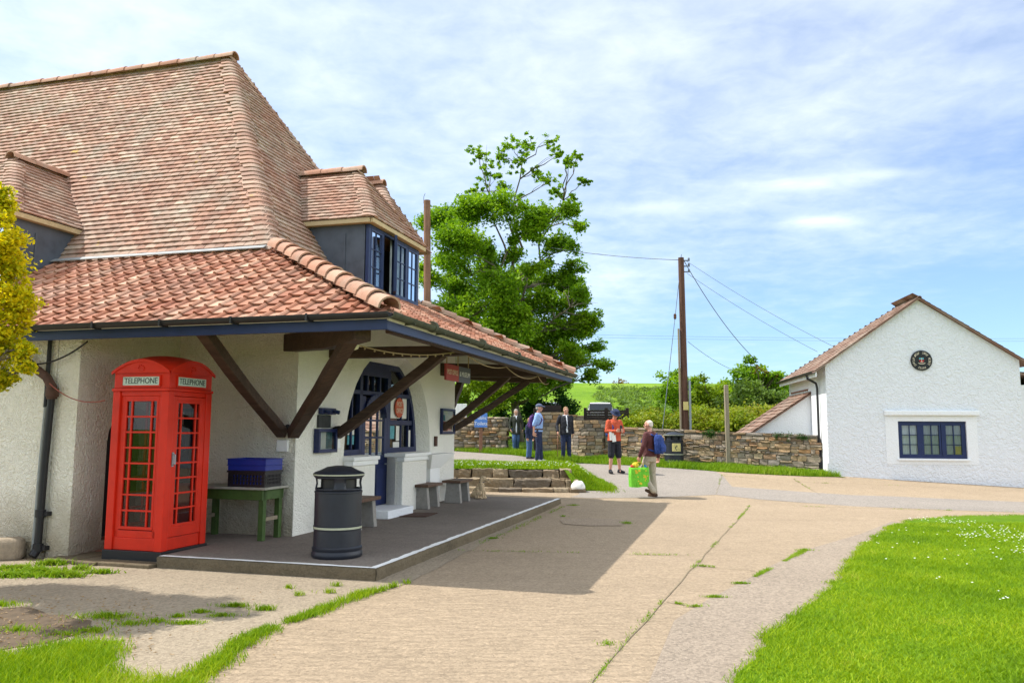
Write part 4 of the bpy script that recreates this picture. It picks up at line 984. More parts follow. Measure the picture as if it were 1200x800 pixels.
def dormer(org, ax, az, halfw, zs, ze, zr, hipd, back_e, back_r, label):
    """front face at local y=0 looking along -y; ax = local x in building axes, az = into the roof"""
    o = Vector(org); ax = Vector(ax); iy = Vector(az); Z = Vector((0, 0, 1))
    def P(x, y, z): return o+ax*x+iy*y+Z*z
    dm_ = bpy.data.objects.new('dormer', None); COL.objects.link(dm_); dm_.parent = shop; MW[dm_.name] = MW[shop.name].copy()
    for s in (-1, 1):
        ck = MB()
        x0, x1 = s*halfw, s*(halfw-.06)
        vs = [P(x0, .05, zs), P(x0, .05, ze), P(x0, back_e, ze), P(x0, back_e*.45, zs+.05), P(x1, .05, zs), P(x1, .05, ze), P(x1, back_e, ze), P(x1, back_e*.45, zs+.05)]
        ck.add(vs, [(0, 1, 2, 3), (4, 7, 6, 5), (0, 4, 5, 1), (1, 5, 6, 2), (2, 6, 7, 3), (3, 7, 4, 0)])
        ck.beam(P(x0+s*.006, back_e*.36, zs+.2), P(x0+s*.006, back_e*.36, ze-.15), .035, .02, ax)
        ck.build('cheek', M['lead'], dm_, FB)
    eb = MB(); ov = .11
    eb.beam(P(-halfw-ov+.02, -ov, ze+.035), P(halfw+ov-.02, -ov, ze+.035), .05, .075)
    for s in (-1, 1): eb.beam(P(s*(halfw+ov-.02), -ov+.03, ze+.034), P(s*(halfw+ov-.02), back_e+.12, ze+.034), .05, .075)
    eb.build('eaves_board', M['pale_timber'], dm_, FB, bevel=.005)
    sf = MB(); sf.add([P(-halfw-ov+.05, -ov+.03, ze+.002), P(halfw+ov-.05, -ov+.03, ze+.002), P(halfw+ov-.05, back_e, ze+.002), P(-halfw-ov+.05, back_e, ze+.002)], [(0, 1, 2, 3)]); sf.build('soffit', M['pale_timber'], dm_, FB)
    rf_ = MB(); e = ze+.075; x = halfw+ov
    F = [P(-x, -ov-.02, e), P(x, -ov-.02, e), P(0, hipd, zr)]
    Rr = [P(x, -ov-.02, e), P(x, back_e+.35, e), P(0, back_r, zr), P(0, hipd, zr)]; Ll = [P(-x, back_e+.35, e), P(-x, -ov-.02, e), P(0, hipd, zr), P(0, back_r, zr)]
    plain_tiles(rf_, F); plain_tiles(rf_, Rr); plain_tiles(rf_, Ll)
    for q in (F, Rr, Ll): rf_.add([v-Z*.012 for v in q], [tuple(range(len(q)))])
    r_ = rf_.build('dormer_roof', M['plain_tile'], dm_, FB, recalc=False)
    for s in (-1, 1): hh = MB(); bonnets(hh, P(s*x, -ov-.02, e), P(0, hipd, zr), ax*(-s), slope_n(*F), iy, slope_n(*(Rr if s > 0 else Ll)[:3]), wd=.15); hh.build('bonnet_tiles', M['plain_tile'], r_, FB, recalc=False)
    hh = MB(); half_round(hh, P(0, hipd-.1, zr+.03), P(0, back_r+.1, zr+.03), .11, .42, lap=1.04, lift=.02); hh.build('ridge_tiles', M['hip_tile'], r_, FB, smooth=True)
    # windows
    fz0, fz1 = zs+.02, ze-.005; wf = MB(); W = 2*halfw
    wf.beam(P(-halfw, 0, fz0+.03), P(halfw, 0, fz0+.03), .09, .07); wf.beam(P(-halfw, 0, fz1-.025), P(halfw, 0, fz1-.025), .07, .05)
    for k in range(5): xx = -halfw+.03+(W-.06)*k/4; wf.beam(P(xx, 0, fz0+.066), P(xx, 0, fz1-.051), .06, .07, ax)
    f_ = wf.build('window_frame', M['blue_paint'], dm_, FB, bevel=.004)
    cw = (W-.06)/4-.064
    for k in range(4):
        cs = MB(); xx = -halfw+.062+(W-.06)*k/4; hh_ = fz1-fz0-.125
        ang = R_(26) if (k == 1 and label) else 0
        if ang: oo = P(xx+cw, -.03, fz0+.07); ex = (-ax*math.cos(ang)-iy*math.sin(ang)); casement(cs, oo, ex, Z, cw, hh_)
        else: oo = P(xx, -.012, fz0+.07); ex = ax; casement(cs, oo, ex, Z, cw, hh_)
        c_ = cs.build('casement', M['blue_paint'], f_, FB)
        pn = MB(); pn.add([oo+ex*.02+Z*.02, oo+ex*(cw-.02)+Z*.02, oo+ex*(cw-.02)+Z*(hh_-.02), oo+ex*.02+Z*(hh_-.02)], [(0, 1, 2, 3)])
        ob = pn.build('pane', M['glass'], f_, FB)
    ct = MB(); ct.add([P(-halfw+.05, .12, fz0), P(-halfw+.05+W*.24, .12, fz0), P(-halfw+.05+W*.24, .12, fz1), P(-halfw+.05, .12, fz1)], [(0,1,2,3)]); ct.build('net_curtain', M['net_curtain'], f_, FB); ct = MB()
    ct.add([P(.04, .10, fz0), P(halfw-.05, .10, fz0), P(halfw-.05, .10, fz1), P(.04, .10, fz1)], [(0,1,2,3)]); ct.build('net_curtain', M['net_curtain'], f_, FB)
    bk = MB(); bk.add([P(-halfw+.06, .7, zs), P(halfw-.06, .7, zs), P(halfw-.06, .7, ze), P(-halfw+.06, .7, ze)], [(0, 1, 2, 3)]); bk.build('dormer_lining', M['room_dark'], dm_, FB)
    return dm_
dormer((-5.80, 12.72, 0), (0, 1, 0), (-1, 0, 0), 1.05, 3.84, 4.96, 6.22, .72, 1.15, 1.98, True)
dormer((-11.38, 9.06, 0), (1, 0, 0), (0, 1, 0), 1.08, 3.62, 4.70, 5.98, .92, 1.18, 1.98, False)
# rear wing: a second hipped roof beyond the first
RW = [(-6.85, 15.4, 5.75), (-7.05, 17.6, 5.8), (-7.88, 16.5, 7.24), (-14, 16.5, 7.24), (-14, 15.4, 5.75), (-14, 17.6, 5.8)]
t = MB(); plain_tiles(t, [RW[4], RW[0], RW[2], RW[3]]); plain_tiles(t, [RW[0], RW[1], RW[2]]); plain_tiles(t, [RW[1], RW[5], RW[3], RW[2]], .2, .3)
for q in ([RW[4], RW[0], RW[2], RW[3]], [RW[0], RW[1], RW[2]], [RW[1], RW[5], RW[3], RW[2]]): t.add([Vector(v)-Vector((0, 0, .015)) for v in q], [tuple(range(len(q)))])
wr = t.build('rear_wing_roof', M['plain_tile'], shop, FB, recalc=False)
hh = MB(); bonnets(hh, RW[0], RW[2], (-1, 0, 0), slope_n(RW[4], RW[0], RW[2]), (0, 1, 0), slope_n(RW[0], RW[1], RW[2]), wd=.16); hh.build('bonnet_tiles', M['plain_tile'], wr, FB, recalc=False); hh = MB(); half_round(hh, (-7.8, 16.5, 7.27), (-14, 16.5, 7.27), .12, .42, lap=1.04, lift=.02); hh.build('ridge_tiles', M['hip_tile'], wr, FB, smooth=True)
t = MB(); t.box(-14, -7.3, 15.55, 17.45, 3.5, 5.74); t.build('rear_wing_wall', M['roughcast'], shop, FB)
# downpipe with its rusty swan neck, conduit
dp_ = MB()
def PB(px, py, b):      # a point of the photo on the plane y=b of the building
    d = FB.inverted().to_3x3() @ ray(px, py); c = FB.inverted() @ Vector((0, 0, CAM_H)); t_ = (b-c.y)/d.y; return c+d*t_
pb = B_P-.07
a0 = PB(47, 600, pb).x
dp_.tube([(a0+.06, pb, 2.12), (a0+.02, pb, 1.2), (a0, pb, .10)], .042, 10)
for z in (.55, .14): dp_.tube([(a0+.005, pb, z-.045), (a0+.005, pb, z+.045)], .06, 12); dp_.box(a0-.02, a0+.11, pb-.005, pb+.068, z-.03, z+.02)
dp_.tube([(a0, pb, .12), (a0-.01, pb-.06, .04)], .05, 10)
dp_.build('downpipe', M['black_paint'], shop, FB, smooth=True)
sn = MB(); sn.tube([(a0-.40, pb-.05, 2.47), (a0-.2, pb-.04, 2.34), (a0-.02, pb-.02, 2.22), (a0+.06, pb-.01, 2.10), (a0+.06, pb, 1.95)], [.062, .055, .055, .06, .06], 10); sn.tube([(a0+.06, pb, 1.98), (a0+.06, pb, 2.08)], .075, 12)
sn.tube([(a0-.42, pb-.05, 2.48), (a0-.55, pb-.1, 2.6), (a0-.55, 7.69, 2.78)], .05, 10); sn.build('swan_neck', M['rust'], shop, FB, smooth=True)
cp = MB(); cp.tube([(a0-.06, pb+.03, 2.70), (a0-.06, pb+.03, 1.85)], .026, 8); cp.build('vent_pipe', M['black_paint'], shop, FB, smooth=True)
cp = MB(); cp.tube([(a0-.055, pb+.03, 1.86), (a0-.08, pb+.03, 1.2), (a0-.10, pb+.03, .02)], .022, 8); cp.build('conduit', M['grey_pipe'], shop, FB, smooth=True)
# loose cables and a rope of bulbs along the beams
def sag(p, q, s, n=14): p, q = Vector(p), Vector(q); return [p.lerp(q, i/n)-Vector((0, 0, s*4*(i/n)*(1-i/n))) for i in range(n+1)]
cb_ = MB(); cb_.tube(sag((a0+.07, pb-.06, 2.14), (-7.43, 7.985, 1.93), .10), .007, 6); tag(cb_.build('red_cable', M['cable_red'], frame=FB, smooth=True), 'thin red-brown cable sagging from the downpipe to the phone box', 'cable')
cb_ = MB(); cb_.tube(sag((-7.75, 7.99, 2.66), (-8.7, 7.97, 2.40), .10), .011, 6); tag(cb_.build('black_cable', M['cable_black'], frame=FB, smooth=True), 'short black cable drooping under the front eave beside the downpipe', 'cable')
rp_ = MB(); rp_.tube(sag((-4.35, 8.35, 2.60), (-3.80, 10.7, 2.72), .10, 20), .008, 6); rp_.tube(sag((-3.80, 10.7, 2.72), (-3.86, 13.2, 2.68), .10), .009, 6); rp_.tube(sag((-3.86, 13.2, 2.68), (-3.86, 15.5, 2.68), .12), .009, 6); rp_.tube(sag((-3.86, 15.5, 2.66), (-4.0, 17, 2.62), .08), .009, 6)
for k in range(12):
    v = sag((-4.35, 8.35, 2.60), (-3.80, 10.7, 2.72), .10, 26)[2*k+1]; rp_.ball(v-Vector((0, 0, .02)), .014, 6, 4)
tag(rp_.build('light_rope', M['rope'], frame=FB, smooth=True), 'tan festoon cord looped along the dark eave beams of the porch', 'cord')
bh = MB(); bh.lathe([(.05, 0), (.085, .02), (.085, .07), (.05, .10)], (0, 0, 0), 8); mm = MB(); mm.v = [Vector((-4.33+v.z*.7, 8.42+v.y*1.15-v.z*.7, 2.58+v.x*.8)) for v in bh.v]; mm.f = bh.f; mm.m = bh.m
tag(mm.build('bulkhead_light', M['lamp_cream'], frame=FB), 'cream octagonal bulkhead lamp fixed at the corner porch strut', 'lamp')
# ------------------------------------------------------------------ telephone box
kb_ = thing('telephone_box', 'red cast-iron telephone box with domed roof and TELEPHONE lettering beside the porch', 'telephone box', (-6.95, 8.435, 0), FB)
KX0, KX1, KY0, KY1 = -7.355, -6.545, 8.03, 8.84; kcx, kcy = (KX0+KX1)/2, (KY0+KY1)/2
m = MB(); m.box(KX0-.015, KX1+.015, KY0-.015, KY1+.015, -.05, .155); m.build('plinth', M['black_paint'], kb_, FB, bevel=.006)
m = MB()
def kbox(s0, s1, z0, z1, d0, d1, face):
    """box on one face of the kiosk: s along the face, d depth inwards"""
    if face == 0: m.box(KX0+s0, KX0+s1, KY0+d0, KY0+d1, z0, z1)
    elif face == 1: m.box(KX1-d1, KX1-d0, KY0+s0, KY0+s1, z0, z1)
    elif face == 2: m.box(KX0+s0, KX0+s1, KY1-d1, KY1-d0, z0, z1)
    else: m.box(KX0+d0, KX0+d1, KY0+s0, KY0+s1, z0, z1)
W_ = .81
for x in (0, W_-.105):
    for y in (0, W_-.105): m.box(KX0+x, KX0+x+.105, KY0+y, KY0+y+.105, .156, 2.04)
for f in range(4):
    kbox(.105, W_-.105, .156, .30, .022, .07, f); kbox(.105, W_-.105, 1.985, 2.04, .018, .07, f)
    if f != 1: kbox(.106, W_-.106, .30, .385, .03, .07, f)
m.box(KX0-.012, KX1+.012, KY0-.012, KY1+.012, 2.041, 2.075)
m.box(KX0+.006, KX1-.006, KY0+.006, KY1-.006, 2.076, 2.268)
body = m.build('kiosk_body', M['phone_red'], kb_, FB, bevel=.006)
# roof: four segmental pediments under a saucer dome
N = 24; vs = []; fs = []
def rz(u, v): 
    a, b = 1-u*u, 1-v*v; return 2.262+.15*(a+b)-.075*a*b
for j in range(N+1):
    for i in range(N+1):
        u, v = -1+2*i/N, -1+2*j/N; k = .42; e = .012 if max(abs(u), abs(v)) < .999 else 0; vs.append((kcx+u*k, kcy+v*k, rz(u, v)+.01))
for j in range(N):
    for i in range(N): a = j*(N+1)+i; fs.append((a, a+1, a+N+2, a+N+1))
m = MB(); m.add(vs, fs)
for f in range(4):          # pediment faces and their raised rim
    P0 = []; 
    for i in range(N+1):
        u = -1+2*i/N; zt = 2.272+.15*(1-u*u); k = .42
        xy = {0: (kcx+u*k, kcy-k), 1: (kcx+k, kcy+u*k), 2: (kcx-u*k, kcy+k), 3: (kcx-k, kcy-u*k)}[f]; P0.append((xy, zt))
    vv = [(x, y, 2.262) for (x, y), z in P0]+[(x, y, z) for (x, y), z in P0]; m.add(vv, [(i, i+1, N+2+i, N+1+i) for i in range(N)])
    off = {0: (0, -1), 1: (1, 0), 2: (0, 1), 3: (-1, 0)}[f]
    vv = []
    for (x, y), z in P0:
        for d, q in ((0, -.028), (.014, -.028), (.014, .006), (0, .006)): vv.append((x+off[0]*d, y+off[1]*d, z+q))
    m.add(vv, [(4*i+j, 4*i+(j+1) % 4, 4*i+4+(j+1) % 4, 4*i+4+j) for i in range(N) for j in range(4)])
m.add([(kcx-.42, kcy-.42, 2.262), (kcx+.42, kcy-.42, 2.262), (kcx+.42, kcy+.42, 2.262), (kcx-.42, kcy+.42, 2.262)], [(0, 1, 2, 3)])
roof = m.build('domed_roof', M['phone_red'], kb_, FB, smooth=True)
for f in (0, 1):          # small crown in relief on each visible pediment
    m = MB()
    for i in range(5):
        t = math.pi*(i+.5)/5; s = .045*math.cos(t); z = 2.305+.045*math.sin(t)
        m.ball((kcx+s, kcy-.423, z) if f == 0 else (kcx+.423, kcy+s, z), .010, 6, 4)
    if f == 0: m.box(kcx-.045, kcx+.045, kcy-.431, kcy-.417, 2.288, 2.302)
    else: m.box(kcx+.417, kcx+.431, kcy-.045, kcy+.045, 2.288, 2.302)
    m.build('crown_emblem', M['phone_red'], roof, FB, smooth=True)
def glazing(face, x0, x1, z0, z1, d0, parent):
    global m
    m = MB()
    kbox(x0-.03, x1+.03, z1, z1+.03, d0, d0+.04, face); kbox(x0-.03, x1+.03, z0-.035, z0, d0-.004, d0+.04, face)
    kbox(x0-.03, x0, z0, z1, d0, d0+.04, face); kbox(x1, x1+.03, z0, z1, d0, d0+.04, face); w = x1-x0
    for k in (.165, .835): kbox(x0+w*k-.011, x0+w*k+.011, z0, z1, d0+.003, d0+.036, face)
    for i in range(1, 8): z = z0+(z1-z0)*i/8; kbox(x0, x1, z-.011, z+.011, d0+.004, d0+.035, face)
    g = m.build('glazing_bars', M['phone_red'], parent, FB, bevel=.003)
    m = MB(); d = d0+.02
    q = {0: [(KX0+x0, KY0+d), (KX0+x1, KY0+d)], 1: [(KX1-d, KY0+x0), (KX1-d, KY0+x1)], 2: [(KX0+x0, KY1-d), (KX0+x1, KY1-d)], 3: [(KX0+d, KY0+x0), (KX0+d, KY0+x1)]}[face]
    m.add([(*q[0], z0), (*q[1], z0), (*q[1], z1), (*q[0], z1)], [(0, 1, 2, 3)]); m.build('glass_panes', M['phone_glass'], g, FB)
for f in (0, 3): 
    m = MB(); kbox(.105, .16, .30, 1.985, .03, .07, f); kbox(W_-.16, W_-.105, .30, 1.985, .03, .07, f); kbox(.16, W_-.16, 1.95, 1.985, .03, .07, f); fr_ = m.build('side_frame', M['phone_red'], kb_, FB, bevel=.004)
    glazing(f, .19, W_-.19, .43, 1.92, .028, fr_)
m = MB(); kbox(.107, .175, .305, 1.98, .012, .06, 1); kbox(W_-.175, W_-.107, .305, 1.98, .012, .06, 1); kbox(.175, W_-.175, 1.93, 1.98, .012, .06, 1); kbox(.175, W_-.175, .305, .42, .012, .06, 1)
kd = m.build('kiosk_door', M['phone_red'], kb_, FB, bevel=.005); glazing(1, .205, W_-.205, .455, 1.90, .016, kd)
m = MB(); m.tube([(KX1+.0, KY0+.125, 1.16), (KX1+.03, KY0+.125, 1.17), (KX1+.03, KY0+.125, 1.28), (KX1+.0, KY0+.125, 1.29)], .010, 8); m.box(KX1-.012, KX1+.004, KY0+.11, KY0+.14, 1.14, 1.31); m.build('door_handle', M['steel'], kd, FB)
m = MB(); kbox(.105, W_-.105, .30, 1.985, .03, .06, 2); m.build('back_panel', M['phone_red'], kb_, FB)
for f in (0, 1):
    m = MB(); kbox(.14, .67, 2.11, 2.215, -.008, .004, f); sp = m.build('sign_panel', M['opal'], body, FB)
    m = MB()
    for a in ((.125, .685, 2.215, 2.232), (.125, .685, 2.093, 2.11), (.125, .14, 2.11, 2.215), (.67, .685, 2.11, 2.215)): kbox(a[0], a[1], a[2], a[3], -.014, .004, f)
    m.build('sign_frame', M['phone_red'], sp, FB)
    m = MB()
    if f == 0: add_text(m, 'TELEPHONE', .098, (kcx, KY0-.0085, 2.162), (1, 0, 0), (0, 0, 1), maxw=.48, depth=.0015)
    else: add_text(m, 'TELEPHONE', .098, (KX1+.0085, kcy, 2.162), (0, 1, 0), (0, 0, 1), maxw=.48, depth=.0015)
    m.build('lettering', M['letter_dark'], sp, FB)
m = MB(); m.box(kcx-.28, kcx+.22, KY1-.16, KY1-.065, .95, 1.85); m.build('phone_board', M['slate_board'], kb_, FB)
m = MB(); m.box(kcx-.10, kcx+.10, KY1-.26, KY1-.161, 1.15, 1.62); m.box(kcx+.13, kcx+.17, KY1-.22, KY1-.161, 1.30, 1.52); m.build('pay_phone', M['black_paint'], kb_, FB, bevel=.01)
m = MB(); m.box(kcx-.02, kcx+.12, KY1-.1625, KY1-.161, 1.64, 1.80); m.box(kcx-.2, kcx-.12, KY1-.1625, KY1-.161, 1.5, 1.75); m.build('notice', M['paper'], kb_, FB)
m = MB(); m.box(kcx-.3, kcx+.3, KY1-.34, KY1-.065, .92, .945); m.build('shelf', M['black_paint'], kb_, FB)

# ------------------------------------------------------------------ green table with crates
tb_ = thing('green_table', 'green painted wooden table against the white wall beside the phone box', 'table', (-6.5, 9.55, .132), FB)
m = MB(); m.box(-7.18, -5.99, 9.27, 9.85, .795, .828); m.build('table_top', M['table_top'], tb_, FB, bevel=.006)
m = MB(); m.box(-7.12, -6.05, 9.31, 9.335, .66, .794); m.box(-7.12, -6.05, 9.79, 9.815, .66, .794); m.box(-7.12, -7.095, 9.336, 9.789, .66, .794); m.box(-6.075, -6.05, 9.336, 9.789, .66, .794); m.build('apron', M['green_paint'], tb_, FB, bevel=.004)
for x in (-7.115, -6.125):
    for y in (9.336, 9.715): m = MB(); m.box(x, x+.075, y, y+.075, .132, .793); m.build('leg', M['green_paint'], tb_, FB, bevel=.005)
for x in (-6.11, -7.1): m = MB(); m.box(x, x+.045, 9.412, 9.714, .38, .43); m.build('stretcher', M['weathered_wood'], tb_, FB, bevel=.004)
def crate(name, label, x0, x1, y0, y1, z0, z1, mat, rim, slots):
    t = thing(name, label, 'crate', ((x0+x1)/2, (y0+y1)/2, z0), FB); m = MB(); th = .016
    zr = [(z0, z0+.022), (z1-.03, z1)] if slots else [(z0, z1)]
    m.box(x0, x1, y0, y1, z0, z0+.012)
    def side(fn):
        if not slots: fn(0, 1, z0+.012, z1); return
        fn(0, 1, z0+.012, z0+.035); fn(0, 1, z1-.05, z1); N = 11
        for i in range(N):
            a = i/N; fn(a, a+(.5 if i not in (0, N-1) else .9)/N, z0+.035, z1-.05)
        for k in (1, 2): z = z0+.035+(z1-z0-.085)*k/3; fn(0, 1, z-.007, z+.007)
    side(lambda a, b, p, q: m.box(x0+a*(x1-x0), x0+b*(x1-x0), y0-.001, y0+th, p, q)); side(lambda a, b, p, q: m.box(x0+a*(x1-x0), x0+b*(x1-x0), y1-th, y1+.001, p, q))
    side(lambda a, b, p, q: m.box(x1-th, x1+.001, y0+.017+a*(y1-y0-.034), y0+.017+b*(y1-y0-.034), p, q)); side(lambda a, b, p, q: m.box(x0-.001, x0+th, y0+.017+a*(y1-y0-.034), y0+.017+b*(y1-y0-.034), p, q))
    m.build('crate_body', mat, t, FB)
    m = MB(); e = .014
    for (a, b, c, d) in ((x0-e, x1+e, y0-e, y0-.002), (x0-e, x1+e, y1+.002, y1+e), (x0-e, x0-.002, y0-.002, y1+.002), (x1+.002, x1+e, y0-.002, y1+.002)): m.box(a, b, c, d, z1-(.022 if slots else .007), z1+.004)
    m.build('rim', rim, t, FB, bevel=.003)
    if slots: m = MB(); m.box(x0+.02, x1-.02, y0+.02, y1-.02, z0+.013, z1-.06); m.build('blue_insert', M['crate_blue'], t, FB)
    return t
crate('plastic_crate', 'black slatted plastic crate with blue insert, bottom of the stack on the green table', -6.58, -5.99-.03, 9.30, 9.70, .829, 1.04, M['crate_black'], M['crate_black'], True)
crate('plastic_crate', 'shallow blue plastic tray lying directly on the black crate', -6.585, -6.015, 9.30, 9.70, 1.045, 1.115, M['crate_blue'], M['crate_blue'], False)
crate('plastic_crate', 'topmost shallow blue plastic tray of the crate stack on the green table', -6.59, -6.01, 9.295, 9.695, 1.120, 1.195, M['crate_blue'], M['crate_blue'], False)

# ------------------------------------------------------------------ litter bins
def bin_body(R, Hh, name, label, loc, frame, group, panel, rot=0.0):
    t = thing(name, label, 'bin', loc, frame, rot, group); f = MW[t.name]
    m = MB(); m.lathe([(R*.98, 0), (R*1.03, .02), (R*1.03, .055), (R*.99, .07), (R*.99, .085), (R*1.01, .095), (R*1.01, .115), (R*.96, .13), (R*.95, Hh*.30), (R*.975, Hh*.305), (R*.975, Hh*.345), (R*.95, Hh*.35), (R*.95, Hh*.70), (R*.97, Hh*.705), (R*.97, Hh*.72), (R*.90, Hh*.735)], n=40); m.build('bin_body', M['bin_plastic'], t, f, smooth=True)
    # hooded top with four posting slots
    m = MB(); n = 48; z0, z1 = Hh*.735, Hh*.885; op = R_(34); vs = []; fs = []
    rows = [(R*.90, z0), (R*.90, z0+(z1-z0)*.12), (R*.865, z0+(z1-z0)*.5), (R*.90, z0+(z1-z0)*.88), (R*.96, z1)]
    for r, z in rows:
        for j in range(n): a = 2*math.pi*j/n; vs.append((r*math.cos(a), r*math.sin(a), z))
    for i in range(4):
        for j in range(n):
            a = 2*math.pi*(j+.5)/n; q = (a+math.pi/4) % (math.pi/2)-math.pi/4
            if 0 < i < 3 and abs(q) < op*.82: continue
            fs.append((i*n+j, i*n+(j+1) % n, (i+1)*n+(j+1) % n, (i+1)*n+j))
    m.add(vs, fs); hd = m.build('hood', M['bin_plastic'], t, f, smooth=True)
    md = hd.modifiers.new('thick', 'SOLIDIFY'); md.thickness = .012
    m = MB(); m.lathe([(R*.72, z0-.02), (R*.72, z1)], n=24); m.build('liner', M['black_paint'], t, f, smooth=True)
    m = MB(); m.lathe([(R*1.0, z1-.004), (R*1.04, z1+.01), (R*1.04, z1+.028), (R*.98, z1+.045), (R*.80, Hh*.945), (R*.5, Hh*.985), (R*.2, Hh*.999), (.01, Hh)], n=40); ld = m.build('domed_lid', M['bin_plastic'], t, f, smooth=True)
    m = MB(); m.lathe([(R*1.042, z1+.012), (R*1.042, z1+.026)], n=40); m.f = m.f[:-2]; m.m = m.m[:-2]; m.build('trim_band', M['band_cream'], ld, f, smooth='all')
    m = MB(); m.lathe([(R*.979, Hh*.315), (R*.979, Hh*.337)], n=40); m.f = m.f[:-2]; m.m = m.m[:-2]; m.build('trim_band', M['band_cream'], t, f, smooth='all')
    if panel:
        m = MB()
        for i in range(6):
            a0_, a1_ = R_(-112+9*i), R_(-112+9*(i+1)); r = R*.955; m.add([(r*math.cos(a0_), r*math.sin(a0_), Hh*.42), (r*math.cos(a1_), r*math.sin(a1_), Hh*.42), (r*math.cos(a1_), r*math.sin(a1_), Hh*.66), (r*math.cos(a0_), r*math.sin(a0_), Hh*.66)], [(0, 1, 2, 3)])
        pn = m.build('notice', M['paper_yellow'], t, f)
        m = MB(); r = R*.962
        for (a, zc, w, h) in ((-84, .57, .05, .06), (-92, .53, .04, .09), (-86, .47, .06, .03)):
            c = R_(a); m.add([(r*math.cos(c-w), r*math.sin(c-w), Hh*zc-h/2), (r*math.cos(c+w), r*math.sin(c+w), Hh*zc-h/2), (r*math.cos(c+w), r*math.sin(c+w), Hh*zc+h/2), (r*math.cos(c-w), r*math.sin(c-w), Hh*zc+h/2)], [(0, 1, 2, 3)])
        m.build('symbol', M['letter_dark'], pn, f)
    return t
bin_body(.285, 1.04, 'litter_bin', 'round black litter bin with domed lid and cream bands standing on the porch corner', (-4.53, 8.53, .132), FB, 'round black litter bins', False, R_(76))
bx = atY(790, 541, 25.0); bin_body(.31, 1.02, 'litter_bin', 'round black litter bin with a yellow notice standing in front of the stone wall', (bx.x, 25.0, gz(bx.x, 25.0)), I4, 'round black litter bins', True, R_(0))

# ------------------------------------------------------------------ benches, mats, signs and notices on the porch
def bench(a, b, label):
    t = thing('bench', label, 'bench', (a, b, .132), FB, group='slab benches along the porch wall'); L = .76; f = MW[t.name]
    for y in (-.30, .20):
        m = MB(); vs = []
        for z, hw in ((0, .175), (.40, .135)):
            vs += [(-hw, y, z), (hw, y, z), (hw, y+.11, z), (-hw, y+.11, z)]
        m.add(vs, [(0,3,2,1),(4,5,6,7),(0,1,5,4),(1,2,6,5),(2,3,7,6),(3,0,4,7)]); m.build('concrete_leg', M['conc_grey'], t, f, bevel=.008)
    m = MB()
    for k in range(3): m.box(-.20+k*.134, -.20+k*.134+.130, -L/2, L/2, .402, .452)
    m.build('seat', M['seat_wood'], t, f, bevel=.006); return t
bench(-5.50, 10.97, 'bench with concrete legs half hidden behind the black bin'); bench(-5.73, 14.22, 'wooden slab bench with concrete legs nearest the shop door step on its right'); bench(-5.56, 15.52, 'wooden slab bench with concrete legs beside the sitting dog')
m = MB(); m.prism([(-5.95+.42, 12.55), (-5.10, 12.70), (-5.14, 13.32), (-5.52, 13.22)], lambda u, v, d: (u, v, d), .134, .150); tag(m.build('doormat', M['mat_brown'], frame=FB, bevel=.004), 'brown coir doormat lying in front of the white doorstep', 'doormat')
def frame_board(name, label, b0, b1, z0, z1, x, fm, items, cat='notice board', depth=.06):
    t = thing(name, label, cat, (x, (b0+b1)/2, z0), FB); m = MB(); w = .05
    for q in ((b0, b1, z0, z0+w), (b0, b1, z1-w, z1), (b0, b0+w, z0+w, z1-w), (b1-w, b1, z0+w, z1-w)): m.box(x, x+depth, *q)
    m.build('board_frame', fm, t, FB, bevel=.006)
    m = MB(); m.box(x+.002, x+.02, b0+w, b1-w, z0+w, z1-w); bk = m.build('backing', M['paper'], t, FB)
    for nm, mt, q in items: m = MB(); m.box(x+.0205, x+.024, *q); m.build(nm, M[mt], bk, FB)
    m = MB(); m.add([(x+depth*.75, b0+w, z0+w), (x+depth*.75, b1-w, z0+w), (x+depth*.75, b1-w, z1-w), (x+depth*.75, b0+w, z1-w)], [(0, 1, 2, 3)]); m.build('glass_front', M['glass'], t, FB); return t
XW = A_W+.004
frame_board('notice_board', 'small dark blue framed notice board with leaflets under the slate panel near the wall corner', 10.36, 10.92, 1.25, 1.60, XW, M['navy_paint'], [('leaflet', 'paper_teal_print', (10.68, 10.86, 1.31, 1.55)), ('leaflet', 'paper_aqua', (10.72, 10.80, 1.45, 1.52)), ('printed_text', 'letter_dark', (10.47, 10.49, 1.50, 1.52)), ('printed_text', 'letter_dark', (10.47, 10.475, 1.31, 1.46))], depth=.09)
m = MB(); m.box(XW, XW+.03, 10.44, 10.80, 1.615, 1.80); tag(m.build('slate_panel', M['slate_board'], frame=FB, bevel=.004), 'dark grey slate panel fixed above the small blue notice board', 'panel')
m = MB(); m.box(XW, XW+.07, 10.47, 10.88, 1.81, 1.905); m.tube([(XW+.08, 10.55, 1.86), (XW+.16, 10.55, 1.84)], .03, 10); m.tube([(XW+.08, 10.80, 1.86), (XW+.16, 10.82, 1.84)], .03, 10); tag(m.build('wall_light', M['navy_paint'], frame=FB, bevel=.005), 'dark blue twin spotlight bar above the slate panel', 'lamp')
frame_board('notice_board', 'tall black framed notice board with posters at the far end of the porch wall', 15.42, 16.20, 1.50, 2.03, XW, M['navy_paint'], [('poster', 'paper_aqua', (15.50, 15.66, 1.78, 1.9)), ('poster', 'red_plastic', (15.49, 15.72, 1.72, 1.76)), ('poster', 'red_plastic', (15.52, 15.82, 1.565, 1.60)), ('poster', 'shop_goods', (15.85, 16.1, 1.60, 1.78))])
m = MB(); m.box(XW, XW+.035, 15.10, 15.22, 1.26, 1.46); tag(m.build('wall_plaque', M['rust'], frame=FB, bevel=.005), 'small dark brown plaque on the wall right of the shopfront arch', 'plaque')
